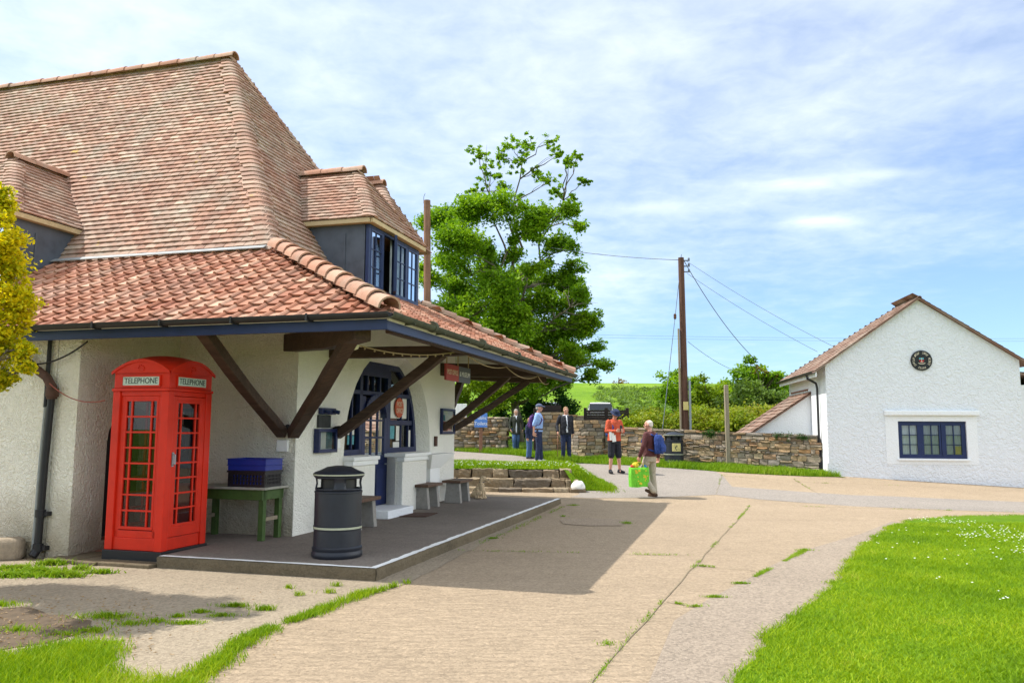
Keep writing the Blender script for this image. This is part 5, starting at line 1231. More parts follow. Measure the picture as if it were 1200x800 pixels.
# hanging sign
hs = thing('hanging_sign', 'red and grey POST OFFICE and MUSEUM sign board hanging under the porch eave', 'sign', (-4.72, 13.10, 2.43), FB)
sg0, sg1 = 12.50, 13.74; mid = 13.12
for nm, c, b0, b1, txt, tm in (('red_panel', 'sign_red', sg0, mid-.002, 'POST OFFICE', 'letter_cream'), ('grey_panel', 'sign_grey', mid+.002, sg1, '& MUSEUM', 'letter_white')):
    m = MB(); m.box(-4.74, -4.70, b0, b1, 2.425, 2.70); p = m.build(nm, M[c], hs, FB, bevel=.003)
    m = MB(); add_text(m, txt, .12, (-4.699, (b0+b1)/2, 2.565), (0, 1, 0), (0, 0, 1), maxw=.53, depth=.001); m.build('lettering', M[tm], p, FB)
m = MB()
for b in (12.56, 13.12, 13.68): m.tube([(-4.72, b, 2.68), (-4.72, b, 3.05)], .011, 6)
m.build('hanger', M['rope'], hs, FB)
# post office oval and papers in the shop window
ov = thing('window_sign', 'red oval POST OFFICE sign behind the shop window glass', 'sign', (PX+.03, 13.93, 1.82), FB)
m = MB(); n = 20; m.prism([(13.93+.19*math.cos(2*math.pi*i/n), 2.0+.20*math.sin(2*math.pi*i/n)*(1 if abs(math.sin(2*math.pi*i/n)) < .8 else .93)) for i in range(n)], lambda u, v, d: (d, u, v), PX+.012, PX+.03); o_ = m.build('oval_plate', M['orange_red'], ov, FB)
m = MB(); add_text(m, 'POST', .13, (PX+.031, 13.93, 2.06), (0, 1, 0), (0, 0, 1), maxw=.24, depth=.001); add_text(m, 'OFFICE', .13, (PX+.031, 13.93, 1.94), (0, 1, 0), (0, 0, 1), maxw=.29, depth=.001); m.build('lettering', M['letter_cream'], o_, FB)
for lab, mt, q in (('white poster behind the red oval in the shop window', 'paper', (13.55, 14.35, 1.80, 2.18)), ('blue-green poster low in the shop window right of the door', 'paper_aqua', (13.56, 13.80, 1.42, 1.66)), ('narrow cream leaflet in the middle of the shop window', 'paper', (13.88, 14.03, 1.38, 1.66)), ('white notice at the right end of the shop window', 'paper', (14.42, 14.56, 1.26, 1.58)), ('small white card at the foot of the shop window', 'paper', (13.75, 14.05, 1.26, 1.36)), ('white poster in the left window beside the shop door', 'paper', (11.95, 12.18, 1.50, 1.68)), ('blue printed leaflet in the left shop window', 'paper_aqua', (11.95, 12.18, 1.34, 1.49))):
    x = PX-.016
    m = MB(); m.box(x, x+.004, *q); tag(m.build('window_poster', M[mt], frame=FB), lab, 'poster', 'papers stuck in the shop window')

# ------------------------------------------------------------------ stone steps, white boulder
def stone(mb, c, size, rot=0.0, rng=rt_, rough=.10, frame=None):
    sx_, sy_, sz_ = size; idx = {}; vs = []; fs = []
    for i in (-1, 0, 1):
        for j in (-1, 0, 1):
            for k in (-1, 0, 1):
                n = abs(i)+abs(j)+abs(k)
                if n == 0: continue
                s = {1: 1.0, 2: .98, 3: .95}[n]; idx[i, j, k] = len(vs); vs.append(Vector((i*sx_/2*s*(1+rng.uniform(-rough, rough)), j*sy_/2*s*(1+rng.uniform(-rough, rough)), k*sz_/2*s*(1+rng.uniform(-rough, rough)*.8))))
    for ax in range(3):
        for sgn in (-1, 1):
            for a in (-1, 0):
                for b in (-1, 0):
                    q = []
                    for da, db in ((0, 0), (1, 0), (1, 1), (0, 1)):
                        k = [0, 0, 0]; k[ax] = sgn; k[(ax+1) % 3] = a+da; k[(ax+2) % 3] = b+db; q.append(idx[tuple(k)])
                    fs.append(q if sgn > 0 else q[::-1])
    R = Matrix.Rotation(rot, 3, 'Z'); vs = [R @ v+Vector(c) for v in vs]
    if frame is not None: vs = [frame @ v for v in vs]
    mb.add(vs, fs)
stp = thing('stone_steps', 'three long rough stone steps below the daisy bank at the end of the porch', 'steps', (0.2, 20, 0))
rs2 = random.Random(31); yoff = 0
for k, (z0, z1, y0, x1) in enumerate(((-.05, .195, 19.40, 1.75), (.05, .40, 19.80, 1.62), (.24, .615, 20.15, 1.45))):
    m = MB(); x = -2.6
    while x < x1:
        w = min(rs2.uniform(.28, .95), x1-x+.05); hgt = (z1-z0)*(1 if k == 0 else rs2.uniform(.9, 1.06)); stone(m, (x+w/2, y0+.26+rs2.uniform(-.02, .02)-.05*(x+w/2), (z0+z1)/2+gz(x, 20)*.0), (w-.012, .55, hgt+rs2.uniform(-.02, .02)), rng=rs2, rough=.10); x += w
    if k:
        x = -2.6
        while x < x1-.1: w = rs2.uniform(.1, .3); stone(m, (x+w/2, y0-.03-.05*x, z0+(.12 if k == 2 else .10)), (w, .1, .09), rng=rs2, rough=.12); x += w
    o = m.build('step', M['step_stone'], stp); sd_ = o.modifiers.new('rough', 'SUBSURF'); sd_.subdivision_type = 'SIMPLE'; sd_.levels = sd_.render_levels = 3; tx_ = bpy.data.textures.new('rock', 'CLOUDS'); tx_.noise_scale = .16; tx_.noise_depth = 4; dd_ = o.modifiers.new('rock', 'DISPLACE'); dd_.texture = tx_; dd_.strength = .075; dd_.mid_level = .5
q = gp(678, 577); m = MB(); m.ball((q.x, q.y+.1, gz(q.x, q.y)+.12), (.18, .17, .17), 12, 8); m.v = [v+Vector((rs2.uniform(-.02, .02), rs2.uniform(-.02, .02), rs2.uniform(-.02, .02))) for v in m.v]; o = m.build('white_boulder', M['stone_white'], smooth='all'); tag(o, 'white painted boulder at the right end of the stone steps', 'boulder'); sb = o.modifiers.new('round', 'SUBSURF'); sb.levels = sb.render_levels = 2

q = gp(6, 655); m = MB(); stone(m, (q.x, q.y, .12), (.42, .30, .30), .3, rs2, .12); o = m.build('rock', M['wall_stone']); tag(o, 'rough brown rock lying against the foot of the white wall by the downpipe', 'rock'); sd_ = o.modifiers.new('s', 'SUBSURF'); sd_.levels = sd_.render_levels = 2
# ------------------------------------------------------------------ rubble walls
def rubble(mb, p, q, h0, h1, thick, course=.12, rng=None, cap=True, base=-.1):
    p, q = Vector(p), Vector(q); d = (q-p).normalized(); L = (q-p).length; nrm = Vector((d.y, -d.x)); ang = math.atan2(d.y, d.x); z = 0.0
    def G(s): c = p+d*s; return gz(c.x, c.y)+base
    H = max(h0, h1)
    while z < H:
        ch = course*rng.uniform(.55, 1.5); s = -rng.uniform(0, .2)
        while s < L:
            w = rng.uniform(.10, .46)*(.8 if ch < course else 1.0); c = s+w/2; hh = h0+(h1-h0)*min(1, max(0, c/L))
            if 0 <= c <= L and z+ch*.6 < hh:
                split = rng.random() < .3
                for side in (1, -1):
                    o_ = p+d*c+nrm*(side*(thick/2-.10)); parts = [(z, ch)] if not split else [(z, ch*.48), (z+ch*.5, ch*.5)]
                    for zz_, cc in parts: stone(mb, (o_.x, o_.y, G(c)+zz_+cc/2), (w-.012, .22+rng.uniform(-.05, .05), cc-.010), ang+rng.uniform(-.05, .05), rng, .14)
            s += w
        z += ch
    if cap:
        s = 0
        while s < L:
            w = min(rng.uniform(.25, .6), L-s+.02); c = p+d*(s+w/2); hh = h0+(h1-h0)*((s+w/2)/L); stone(mb, (c.x, c.y, G(s+w/2)+hh+.025), (w-.01, thick+.05, .075+rng.uniform(-.02, .02)), ang, rng, .07); s += w
def core(mb, p, q, h0, h1, thick, base=-.1):
    p, q = Vector(p), Vector(q); d = (q-p).normalized(); nrm = Vector((d.y, -d.x)); vs = []
    for c, h in ((p, h0), (q, h1)):
        g = gz(c.x, c.y)+base
        for s in (1, -1):
            e = c+nrm*s*(thick/2-.035); vs += [(e.x, e.y, g-.2), (e.x, e.y, g+h)]
    mb.add(vs, [(0, 1, 5, 4), (2, 6, 7, 3), (1, 3, 7, 5), (0, 4, 6, 2), (0, 2, 3, 1), (4, 5, 7, 6)])
rw = random.Random(17)
wl1 = thing('stone_wall', 'long low rubble stone wall running from the round pier to the white house', 'wall', (6.5, 25, gz(6.5, 25)))
W1 = [(9.02, 23.55), (6.9, 24.75), (5.0, 25.85), (3.25, 27.05)]; Hs = [1.10, 1.08, 1.10, 1.08]
m = MB(); mc = MB()
for i in range(3): rubble(m, W1[i], W1[i+1], Hs[i], Hs[i+1], .42, .125, rw); core(mc, W1[i], W1[i+1], Hs[i], Hs[i+1], .42)
m.build('wall_stones', M['wall_stone'], wl1); mc.build('wall_core', M['mortar'], wl1)
def pier(name, label, c, rad, h, rng, square=False):
    t = thing(name, label, 'gate pier', (c[0], c[1], gz(*c))); m = MB(); z = -.1; g = gz(*c)
    while z < h:
        ch = rng.uniform(.09, .17); n = int(2*math.pi*rad/.26); a0_ = rng.uniform(0, 6)
        if square:
            for (ax, ay, rt) in ((0, -1, 0), (1, 0, 1), (-1, 0, 1), (0, 1, 0)):
                s = -rad
                while s < rad-.05:
                    w = min(rng.uniform(.15, .4), rad-s); cx_, cy_ = (c[0]+s+w/2, c[1]+ay*(rad-.08)) if not rt else (c[0]+ax*(rad-.08), c[1]+s+w/2)
                    stone(m, (cx_, cy_, g+z+ch/2), (w-.01, .18, ch-.01), rt*math.pi/2, rng, .08); s += w
        else:
            for k in range(n):
                a = a0_+2*math.pi*k/n; stone(m, (c[0]+(rad-.09)*math.cos(a), c[1]+(rad-.09)*math.sin(a), g+z+ch/2), (.20, 2*math.pi*rad/n-.012, ch-.01), a, rng, .09)
        z += ch
    m.build('pier_stones', M['wall_stone'], t)
    m = MB()
    if square: m.box(c[0]-rad+.05, c[0]+rad-.05, c[1]-rad+.05, c[1]+rad-.05, g-.2, g+h)
    else: m.lathe([(rad-.05, g-.2), (rad-.05, g+h)], (c[0], c[1], 0), 20)
    m.build('pier_core', M['mortar'], t); return t
c_ = atY(691, 530, 27.4); pier('gate_pier', 'broad round-ended rubble gate pier behind the man in the black jacket', (c_.x, 27.4), .62, 1.12, rw)
c_ = atY(649, 528, 28.6); pier('gate_pier', 'square rubble gate pier beside the tall black gate post', (c_.x, 28.8), .50, 1.36, rw, True)
wl2 = thing('stone_wall', 'brown rubble stone wall behind the blue toilets sign, left of the tree', 'wall', (-2.5, 29.8, gz(-2.5, 29.8)))
e1 = atY(594, 520, 28.9); m = MB(); mc = MB(); q0, q1 = (-9.5, 31.2), (e1.x, 29.1); rubble(m, q0, q1, 1.2, 1.28, .45, .13, rw); core(mc, q0, q1, 1.2, 1.28, .45); m.build('wall_stones', M['wall_stone'], wl2, smooth='all'); mc.build('wall_core', M['mortar'], wl2)
wl3 = thing('stone_wall', 'short length of rubble wall seen behind the gate piers and the fence', 'wall', (2.2, 33, gz(2.2, 33)))
m = MB(); mc = MB(); q0, q1 = (1.75, 32.4), (4.2, 32.2); rubble(m, q0, q1, 1.25, 1.15, .42, .14, rw); core(mc, q0, q1, 1.25, 1.15, .42); m.build('wall_stones', M['wall_stone'], wl3, smooth='all'); mc.build('wall_core', M['mortar'], wl3)
# black timber gate leaf and fence panel
g1 = atY(629, 520, 28.3); gt = thing('timber_gate', 'tall black timber gate standing open beside the square stone pier', 'gate', (g1.x, 28.3, gz(g1.x, 28.3)))
z0 = gz(g1.x, 28.5)
m = MB(); m.box(g1.x-.11, g1.x+.11, 28.2, 28.42, z0-.1, z0+1.6); m.build('gate_post', M['fence_black'], gt, bevel=.01)
m = MB()
for k in range(6): m.box(g1.x-.03, g1.x+.02, 28.45+k*.28, 28.45+k*.28+.27, z0+.05, z0+1.45)
m.build('gate_leaf', M['fence_black'], gt)
m = MB(); 
for k in range(5): m.box(g1.x+.12, g1.x+.95, 29.62, 29.66, z0+1.20+k*.11, z0+1.20+k*.11+.105)
m.build('board_panel', M['fence_black'], gt)
f0, f1 = atY(684.5, 490, 29.6), atY(737, 490, 29.6); fc = thing('board_fence', 'black horizontal board fence panel above the stone wall behind the man in the orange jacket', 'fence', (3.5, 29.6, gz(3.5, 29.6)))
zb, zt = atY(700, 501, 29.6).z, atY(700, 479.5, 29.6).z; m = MB(); k = zb-.6
while k < zt-.02: m.box(f0.x, f1.x, 29.58, 29.61, k, k+.085); k += .090
m.build('board_panel', M['fence_black'], fc)
for x in (f0.x+.05, (f0.x+f1.x)/2, f1.x-.05): m = MB(); m.box(x-.055, x+.055, 29.612, 29.72, gz(x, 29.6)-.1, zt+.06); m.build('fence_post', M['fence_black'], fc, bevel=.008)
# cars parked in the yard
def car(cx_, cy_, label, paint, rz):
    g = gz(cx_, cy_); t = thing('parked_car', label, 'car', (cx_, cy_, g), I4, rz, 'cars parked behind the gate'); f = MW[t.name]
    prof = [(-2.05, .42), (-2.08, .75), (-1.95, .98), (-1.55, 1.46), (-1.2, 1.56), (.1, 1.57), (.55, 1.46), (1.15, 1.02), (1.9, .90), (2.08, .68), (2.08, .36), (-2.0, .32)]
    m = MB(); vs = []; n = len(prof)
    rows = (-.86, -.84, -.6, 0, .6, .84, .86)
    for x in rows:
        for y, z in prof:
            k = 1 if z < 1.05 else 1-.20*(z-1.05)/.5; vs.append((x*k, y*(1-.02*abs(x)**3), z-(.035*abs(x)**2 if z > 1.3 else 0)))
    fs = [(i*n+j, i*n+(j+1) % n, (i+1)*n+(j+1) % n, (i+1)*n+j) for i in range(len(rows)-1) for j in range(n)]+[tuple(range(n))[::-1], tuple((len(rows)-1)*n+j for j in range(n))]
    m.add(vs, fs); b = m.build('car_body', M[paint], t, f, smooth=True)
    def sheetq(name, q): m = MB(); m.add(q, [tuple(range(len(q)))]); return m.build(name, M['window_dark'], t, f)
    for (y0, z0_, y1, z1_) in ((-1.93, 1.02, -1.60, 1.44), (.62, 1.43, 1.10, 1.07)):
        d = -.012 if y0 < 0 else .012
        sheetq('windscreen', [(-.80, y0+d, z0_+.012), (.80, y0+d, z0_+.012), (.735, y1+d+.01, z1_+.03), (-.735, y1+d+.01, z1_+.03)] if y0 < 0 else [(-.60, y0+d, z0_+.012), (.60, y0+d, z0_+.012), (.70, y1+d, z1_+.012), (-.70, y1+d, z1_+.012)])
    for s in (-1, 1): sheetq('side_window', [(s*.865, -1.5, 1.08), (s*.865, .75, 1.08), (s*.80, .35, 1.42), (s*.80, -1.3, 1.44)])
    for s in (-1, 1):
        for y in (-1.3, 1.3):
            m = MB(); m.lathe([(.20, -.11), (.31, -.10), (.32, 0), (.31, .10), (.20, .11)], n=20); mm = MB(); mm.v = [Vector((s*.78+v.z, y+v.x, .32+v.y)) for v in m.v]; mm.f = m.f; mm.m = m.m; mm.build('wheel', M['tyre'], t, f, smooth=True)
        m = MB(); m.box(s*.80-.06, s*.80+.03, -2.075, -2.0, .72, .95); m.build('tail_light', M['lamp_red'], t, f, bevel=.01)
    return t
plain('window_dark', (0.015, 0.02, 0.028), 0.35, 0.1, 4, 0, spec=0.25)
for (px, lab, pt) in ((645, 'silver parked car whose roof shows between the black gate and the square pier', 'car_silver'), (702.5, 'white parked car whose roof and rear window show above the black board fence', 'car_white')):
    Yc = 57.0; z = gz(2, Yc); P_ = atY(px, 474, Yc); car(P_.x, Yc, lab, pt, R_(-4))
# blue toilets sign on its post, white cabinet behind the strut
ps = Vector((-1.2, 29.1)); sn_ = thing('toilets_sign', 'blue Public Toilets sign on a brown wooden post beside the stone wall', 'sign', (ps.x, ps.y-.5, gz(ps.x, ps.y-.5)))
Ys = ps.y-.5; g = gz(ps.x, Ys); a_, b_ = atY(556, 503, Ys), atY(571, 503, Ys); zt_, zb_ = atY(563, 484, Ys).z, atY(563, 500.5, Ys).z
m = MB(); m.box((a_.x+b_.x)/2-.06, (a_.x+b_.x)/2+.06, Ys, Ys+.1, g-.05, zb_+.2); m.build('sign_post', M['red_pole_wood'], sn_, bevel=.008)
m = MB(); m.box(a_.x, b_.x, Ys-.03, Ys-.002, zb_, zt_); p = m.build('sign_panel', M['sign_blue'], sn_, bevel=.006)
m = MB(); add_text(m, 'Public', .17, ((a_.x+b_.x)/2, Ys-.031, zt_-.17), (1, 0, 0), (0, 0, 1), depth=.001); add_text(m, 'Toilets', .17, ((a_.x+b_.x)/2, Ys-.031, zt_-.37), (1, 0, 0), (0, 0, 1), depth=.001); m.build('lettering', M['letter_white'], p)
wb = atY(538.5, 490, 29.3); g = gz(wb.x, 29.3); tw = thing('white_board', 'white notice board standing behind the dark porch strut', 'notice board', (wb.x, 29.3, g)); zt_ = atY(538, 473, 29.3).z; zb_ = atY(538, 491, 29.3).z
m = MB(); m.box(wb.x-.24, wb.x+.26, 29.28, 29.34, zb_, zt_); m.build('board', M['white_line'], tw, bevel=.008)
m = MB(); m.box(wb.x-.2, wb.x-.12, 29.341, 29.42, g-.1, zt_-.05); m.box(wb.x+.14, wb.x+.22, 29.341, 29.42, g-.1, zt_-.05); m.build('post', M['weathered_wood'], tw)

# ------------------------------------------------------------------ poles and wires
def pole(name, label, px, Yp, py_top, r0, r1, mat, extra=None):
    b = atY(px[0], 503, Yp); tp = atY(px[1], py_top, Yp); g = gz(b.x, Yp); t = thing(name, label, 'pole', (b.x, Yp, g)); m = MB(); n = 9
    base = Vector((b.x+(b.x-tp.x)*.1, Yp, g-.2)); top = Vector((tp.x, Yp, tp.z)); m.tube([base.lerp(top, i/n) for i in range(n+1)], [r0+(r1-r0)*i/n for i in range(n+1)], 12); m.build('shaft', M[mat], t, smooth=True)
    return t, base, top
P1, b1, t1 = pole('telegraph_pole', 'dark brown telegraph pole carrying the overhead wires behind the stone wall', (803.5, 798), 27.3, 302, .125, .10, 'pole_wood')
P2, b2, t2 = pole('telegraph_pole', 'reddish telegraph pole rising behind the porch roof left of the big tree', (501, 500.5), 30.0, 235, .15, .13, 'red_pole_wood')
m = MB(); m.tube([(b1.x-.17, 27.25, b1.z), (b1.x-.20, 27.25, atY(797, 385, 27.25).z)], .035, 8); m.build('ivy_clad_stay', M['weathered_wood'], P1, smooth=True)
m = MB(); m.box(b1.x+.10, b1.x+.17, 27.16, 27.22, b1.z, atY(806, 446, 27.2).z); m.build('cable_guard', M['steel'], P1)
z_ = atY(802, 475, 27.2).z; m = MB(); m.box(b1.x-.10, b1.x+.07, 27.14, 27.155, z_-.15, z_+.13); m.build('yellow_plate', M['paper_yellow'], P1)
m = MB()
for k in range(3): m.box(t1.x+.10, t1.x+.30, t1.y-.02, t1.y+.02, t1.z-.12-.2*k, t1.z-.08-.2*k); m.lathe([(.03, 0), (.045, .04), (.02, .09)], (t1.x+.27, t1.y, t1.z-.08-.2*k), 8)
m.tube([(t1.x, t1.y, t1.z), (t1.x+.02, t1.y, t1.z+.12)], .012, 6); m.build('insulator', M['wire_grey'], P1)
m = MB(); m.tube([(t2.x-.05, t2.y, t2.z-.25), (t2.x-.13, t2.y, t2.z-.1), (t2.x-.13, t2.y, t2.z+.15), (t2.x-.08, t2.y, t2.z+.28)], .012, 6); m.build('bracket', M['wire_grey'], P2)
def wire(p, q, s, label, r=.014, mat='wire_grey'): m = MB(); m.tube(sag(p, q, s, 18), r, 5); o = m.build('overhead_wire', M[mat], smooth='all'); tag(o, label, 'wire', 'overhead wires'); return o
wire(t1-Vector((0.05, 0, .08)), atY(622, 286, 35.5), .12, 'wire running from the dark telegraph pole into the crown of the sycamore', .014); wire(t2+Vector((.1, 0, -.2)), atY(552, 252, 34.8), .05, 'short wire running from the reddish pole into the sycamore', .012)
rA, rB = atY(983, 409, 25.4), atY(958, 412, 26.2)
wire(t1+Vector((.2, 0, -.12)), rA, .12, 'upper thin wire from the dark pole down to the white house roof', .007); wire(t1+Vector((.2, 0, -.55)), rB, .10, 'lower thin wire from the dark pole down to the white house roof', .007)
wire(t1+Vector((.1, 0, -.1)), atY(885, 421, 31), .28, 'thick slack wire dropping from the dark pole into the tall bush', .014)
sy = wire(t1-Vector((.05, 0, .55)), (atY(772, 510, 27.0).x, 27.0, gz(5, 27)), .05, 'stay wire with an insulator slanting left of the dark pole', .012)
iv = MB(); c = Vector(t1-Vector((.05, 0, .55))).lerp(Vector((atY(772, 510, 27.0).x, 27.0, gz(5, 27))), .24); iv.lathe([(.02, -.10), (.05, -.07), (.05, .07), (.02, .10)], c, 8); o = iv.build('strain_insulator', M['pole_wood'], sy, smooth=True)
wire(atY(806, 400, 27.5), atY(870, 437, 36), .15, 'faint lower wire from the dark pole into the hedge', .009)
for k, (ya, yb) in enumerate(((391, 392), (394, 395))): wire(atY(640, ya, 80), atY(1420, yb+3, 80), .3, 'faint distant power line crossing the sky behind the white house' if k == 0 else 'faint distant power line just below its twin behind the white house', .012)
wp_ = atY(853.5, 543, 24.65); g = gz(wp_.x, 24.65); t = MB(); tp = atY(850, 451, 24.65)
t.beam((wp_.x, 24.65, g-.1), (tp.x+.02, 24.65, tp.z), .12, .12, (0, 1, 0)); o = t.build('timber_post', M['weathered_wood'], bevel=.012); tag(o, 'weathered square timber post standing in front of the stone wall', 'post')

# ------------------------------------------------------------------ the white house
hs_ = thing('white_house', 'white roughcast gabled house with blue window and round plaque, right of the road', 'house', (2.5, 2.5, .2), FR)
gm = MB(); HWX = 5.15; G0 = -.3
win = [(1.89, .86), (3.68, .86), (3.68, 1.89), (1.89, 1.89)]
gm.prism([(0, G0), (HWX, G0), (HWX, 3.58), (2.58, 5.31), (0, 3.50)], lambda u, v, d: (u, d, v), 0, .3, holes=[win[::-1]])
gm.build('gable_wall', M['roughcast_white'], hs_, FR)
LEN = 5.1
gm = MB(); gm.box(0, .25, .301, LEN, G0, 3.46); gm.box(HWX-.25, HWX, .301, LEN, G0, 3.5); gm.prism([(0, G0), (HWX, G0), (HWX, 3.40), (0, 3.30)], lambda u, v, d: (u, d, v), LEN-.25, LEN+.01); gm.build('wall', M['smooth_white'], hs_, FR)
# smooth render panel round the window with a drip mould
gm = MB(); gm.prism([(1.55, .70), (3.96, .70), (3.96, 2.04), (1.55, 2.04)], lambda u, v, d: (u, d, v), -.009, -.002, holes=[[(1.89, .86), (1.89, 1.89), (3.68, 1.89), (3.68, .86)]]); gm.build('window_surround', M['smooth_white'], hs_, FR, bevel=.003)
gm = MB(); gm.box(1.53, 4.01, -.10, -.002, 2.045, 2.19); gm.build('drip_mould', M['smooth_white'], hs_, FR, bevel=.03, seg=3)
gm = MB(); gm.box(1.84, 3.73, -.06, .10, .80, .858); gm.build('window_sill', M['smooth_white'], hs_, FR, bevel=.01)
wf = MB()
for q in ((1.892, 3.678, .862, .93), (1.892, 3.678, 1.82, 1.888), (1.892, 1.96, .93, 1.82), (3.61, 3.678, .93, 1.82), (2.455, 2.53, .93, 1.82), (3.04, 3.115, .93, 1.82)): wf.box(q[0], q[1], .05, .13, q[2], q[3])
f_ = wf.build('window_frame', M['navy_paint'], hs_, FR, bevel=.006)
for x in (1.96, 2.53, 3.115):
    cs = MB(); w_ = .495; casement(cs, Vector((x, .075, .93)), Vector((1, 0, 0)), Vector((0, 0, 1)), w_, .89, .045, .022, 2, 3, .05); c = cs.build('casement', M['navy_paint'], f_, FR)
    pn = MB(); pn.add([(x+.03, .08, .96), (x+w_-.03, .08, .96), (x+w_-.03, .08, 1.79), (x+.03, .08, 1.79)], [(0, 1, 2, 3)]); pn.build('pane', M['glass'], c, FR)
cu = MB()
for x0 in (1.93, 2.19, 2.45, 2.71, 2.97, 3.23, 3.42): 
    N = 14; vs = []
    for i in range(N+1): x = x0+i*.26/N; y = .125+.012*math.sin(i*1.7); vs += [(x, y, .9), (x, y, 1.85)]
    cu.add(vs, [(2*i, 2*i+2, 2*i+3, 2*i+1) for i in range(N)])
cu.build('net_curtain', M['net_curtain'], f_, FR, smooth='all')
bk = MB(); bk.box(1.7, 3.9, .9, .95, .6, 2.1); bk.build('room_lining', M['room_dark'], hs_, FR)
nb = MB(); nb.box(3.40, 3.55, .095, .099, .97, 1.20); nb.build('yellow_card', M['paper_yellow'], f_, FR)
# roof: left slope, right slope, verge, ridge
rf1, rf2, rf3 = MB(), MB(), MB(); ov_ = -.14; eL = Vector((-.32, ov_, 3.31)); rdg = Vector((2.58, ov_, 5.375)); eR = Vector((HWX+.25, ov_, 3.47)); Yb = LEN+.1
D = Vector((0, Yb-ov_, 0)); DR = Vector((0, 1.9, 0))
plain_tiles(rf1, [eL+D, eL, rdg, rdg+DR], .17, .26, random.Random(3), thick=.02); plain_tiles(rf1, [eR, eR+D, rdg+DR, rdg], .17, .26, random.Random(4), thick=.02); plain_tiles(rf1, [eR+D, eL+D, rdg+DR], .17, .3, random.Random(5), thick=.010)
for a in (eL, eR): rf1.add([a-Vector((0,0,.012)), rdg-Vector((0,0,.012)), rdg+DR-Vector((0,0,.012)), a+D-Vector((0,0,.012)), a-Vector((0,0,.05)), rdg-Vector((0,0,.05)), rdg+DR-Vector((0,0,.05)), a+D-Vector((0,0,.05))], [(0,1,2,3),(4,7,6,5),(0,4,5,1),(1,5,6,2),(2,6,7,3),(3,7,4,0)])
r1 = rf1.build('roof', M['dark_tile'], hs_, FR, recalc=False)
hh = MB(); half_round(hh, rdg+Vector((0, -.02, -.005)), rdg+DR+Vector((0, -.1, -.02)), .06, .40, lap=1.03, lift=.0); hh.build('ridge_tiles', M['dark_tile'], r1, FR, smooth=True)
gg = MB(); gutter(gg, (-.36, ov_, 3.29), (-.36, Yb, 3.29), .06); gg.build('gutter', M['gutter_black'], hs_, FR)
gg = MB(); gg.box(-.30, -.27, ov_+.02, Yb, 3.14, 3.28); gg.build('fascia', M['smooth_white'], hs_, FR)
gg = MB(); gg.tube([(-.36, .75, 3.24), (-.34, .75, 3.14), (-.10, .75, 3.0), (-.07, .75, 2.86), (-.07, .75, .3)], .035, 8); gg.build('downpipe', M['gutter_black'], hs_, FR, smooth=True)
gg = MB(); gg.tube([(-.03, .04, .72), (-.03, .04, .2)], .03, 8); gg.build('white_pipe', M['white_line'], hs_, FR)
# lean-to on its left side
def leanto():
    z_hi, z_lo, x_lo, y0, y1 = 2.72, 1.12, -2.45, 1.95, 5.0
    m = MB(); m.prism([(x_lo+.22, 0), (-.002, 0), (-.002, z_hi+.005), (x_lo+.22, z_lo+.09)], lambda u, v, d: (u, d, v), y0, y0+.2); m.box(x_lo+.22, x_lo+.4, y0+.2, y1, 0, z_lo+.1); m.build('lean_to_wall', M['smooth_white'], hs_, FR)
    m = MB(); q = [Vector((x_lo, y1, z_lo)), Vector((x_lo, y0-.12, z_lo)), Vector((-.01, y0-.12, z_hi+.06)), Vector((-.01, y1, z_hi+.06))]; plain_tiles(m, q, .22, .28, random.Random(8)); m.add([v-Vector((0, 0, .012)) for v in q]+[v-Vector((0, 0, .06)) for v in q], [(0,1,2,3),(4,7,6,5),(0,4,5,1),(1,5,6,2),(2,6,7,3),(3,7,4,0)]); m.build('lean_to_roof', M['dark_tile'], hs_, FR, recalc=False)
    m = MB(); n = 9
    for k in range(n): m.box(-.03, -.002, y0+.3+k*.28, y0+.3+k*.28+.2, z_hi+.14, z_hi+.19)
    m.build('soaker_tiles', M['brick'], hs_, FR)
leanto()
pl_ = thing('round_plaque', 'round black plaque with a blue and red crest and cream lettering on the white gable', 'plaque', (2.59, -.03, 3.30), FR)
m = MB(); m.prism([(2.59+.285*math.cos(2*math.pi*i/40), 3.59+.285*math.sin(2*math.pi*i/40)) for i in range(40)], lambda u, v, d: (u, d, v), -.045, -.003); d_ = m.build('disc', M['black_paint'], pl_, FR, bevel=.006)
def marks(a0, a1, n, r, rng):
    """weathered raised characters, too small to read, along the rim"""
    for i in range(n):
        a = R_(a0+(a1-a0)*(i+.5)/n); c, s_ = math.cos(a), math.sin(a); ex = Vector((-s_, 0, c)); ey = Vector((c, 0, s_)); o = Vector((2.59+r*c, -.047, 3.59+r*s_)); h = .026
        for (u0, v0, u1, v1) in rng.sample([(-.011, -1, -.011, 1), (.011, -1, .011, 1), (-.011, 1, .011, 1), (-.011, 0, .011, 0), (-.011, -1, .011, -1), (-.011, 1, .011, -1)], 3):
            m.beam(o+ex*u0+ey*v0*h, o+ex*u1+ey*v1*h+ex*.0003, .008, .004, (0, 1, 0))
rm_ = random.Random(2); m = MB()
for q in ((150, 104, 5), (84, 38, 5), (20, -38, 6), (-62, -118, 5), (-135, -205, 6)): marks(*q, .215, rm_)
m.build('lettering', M['letter_cream'], d_, FR)
m = MB()
for x0 in (2.535, 2.60): m.box(x0-.01, x0+.045, -.052, -.046, 3.615, 3.665)
m.build('crest_blue', M['paper_aqua'], d_, FR)
m = MB(); m.prism([(2.525, 3.605), (2.525, 3.57), (2.555, 3.535), (2.59, 3.52), (2.625, 3.535), (2.655, 3.57), (2.655, 3.605)], lambda u, v, d: (u, d, v), -.052, -.046); m.build('crest_red', M['lamp_red'], d_, FR)
m = MB(); sc = [(2.59+.10*math.sin(t), -.05, 3.545-.055*math.cos(t)) for t in np.linspace(-1.1, 1.1, 9)]
for i in range(8): m.beam(sc[i], sc[i+1], .016, .006, (0, 1, 0))
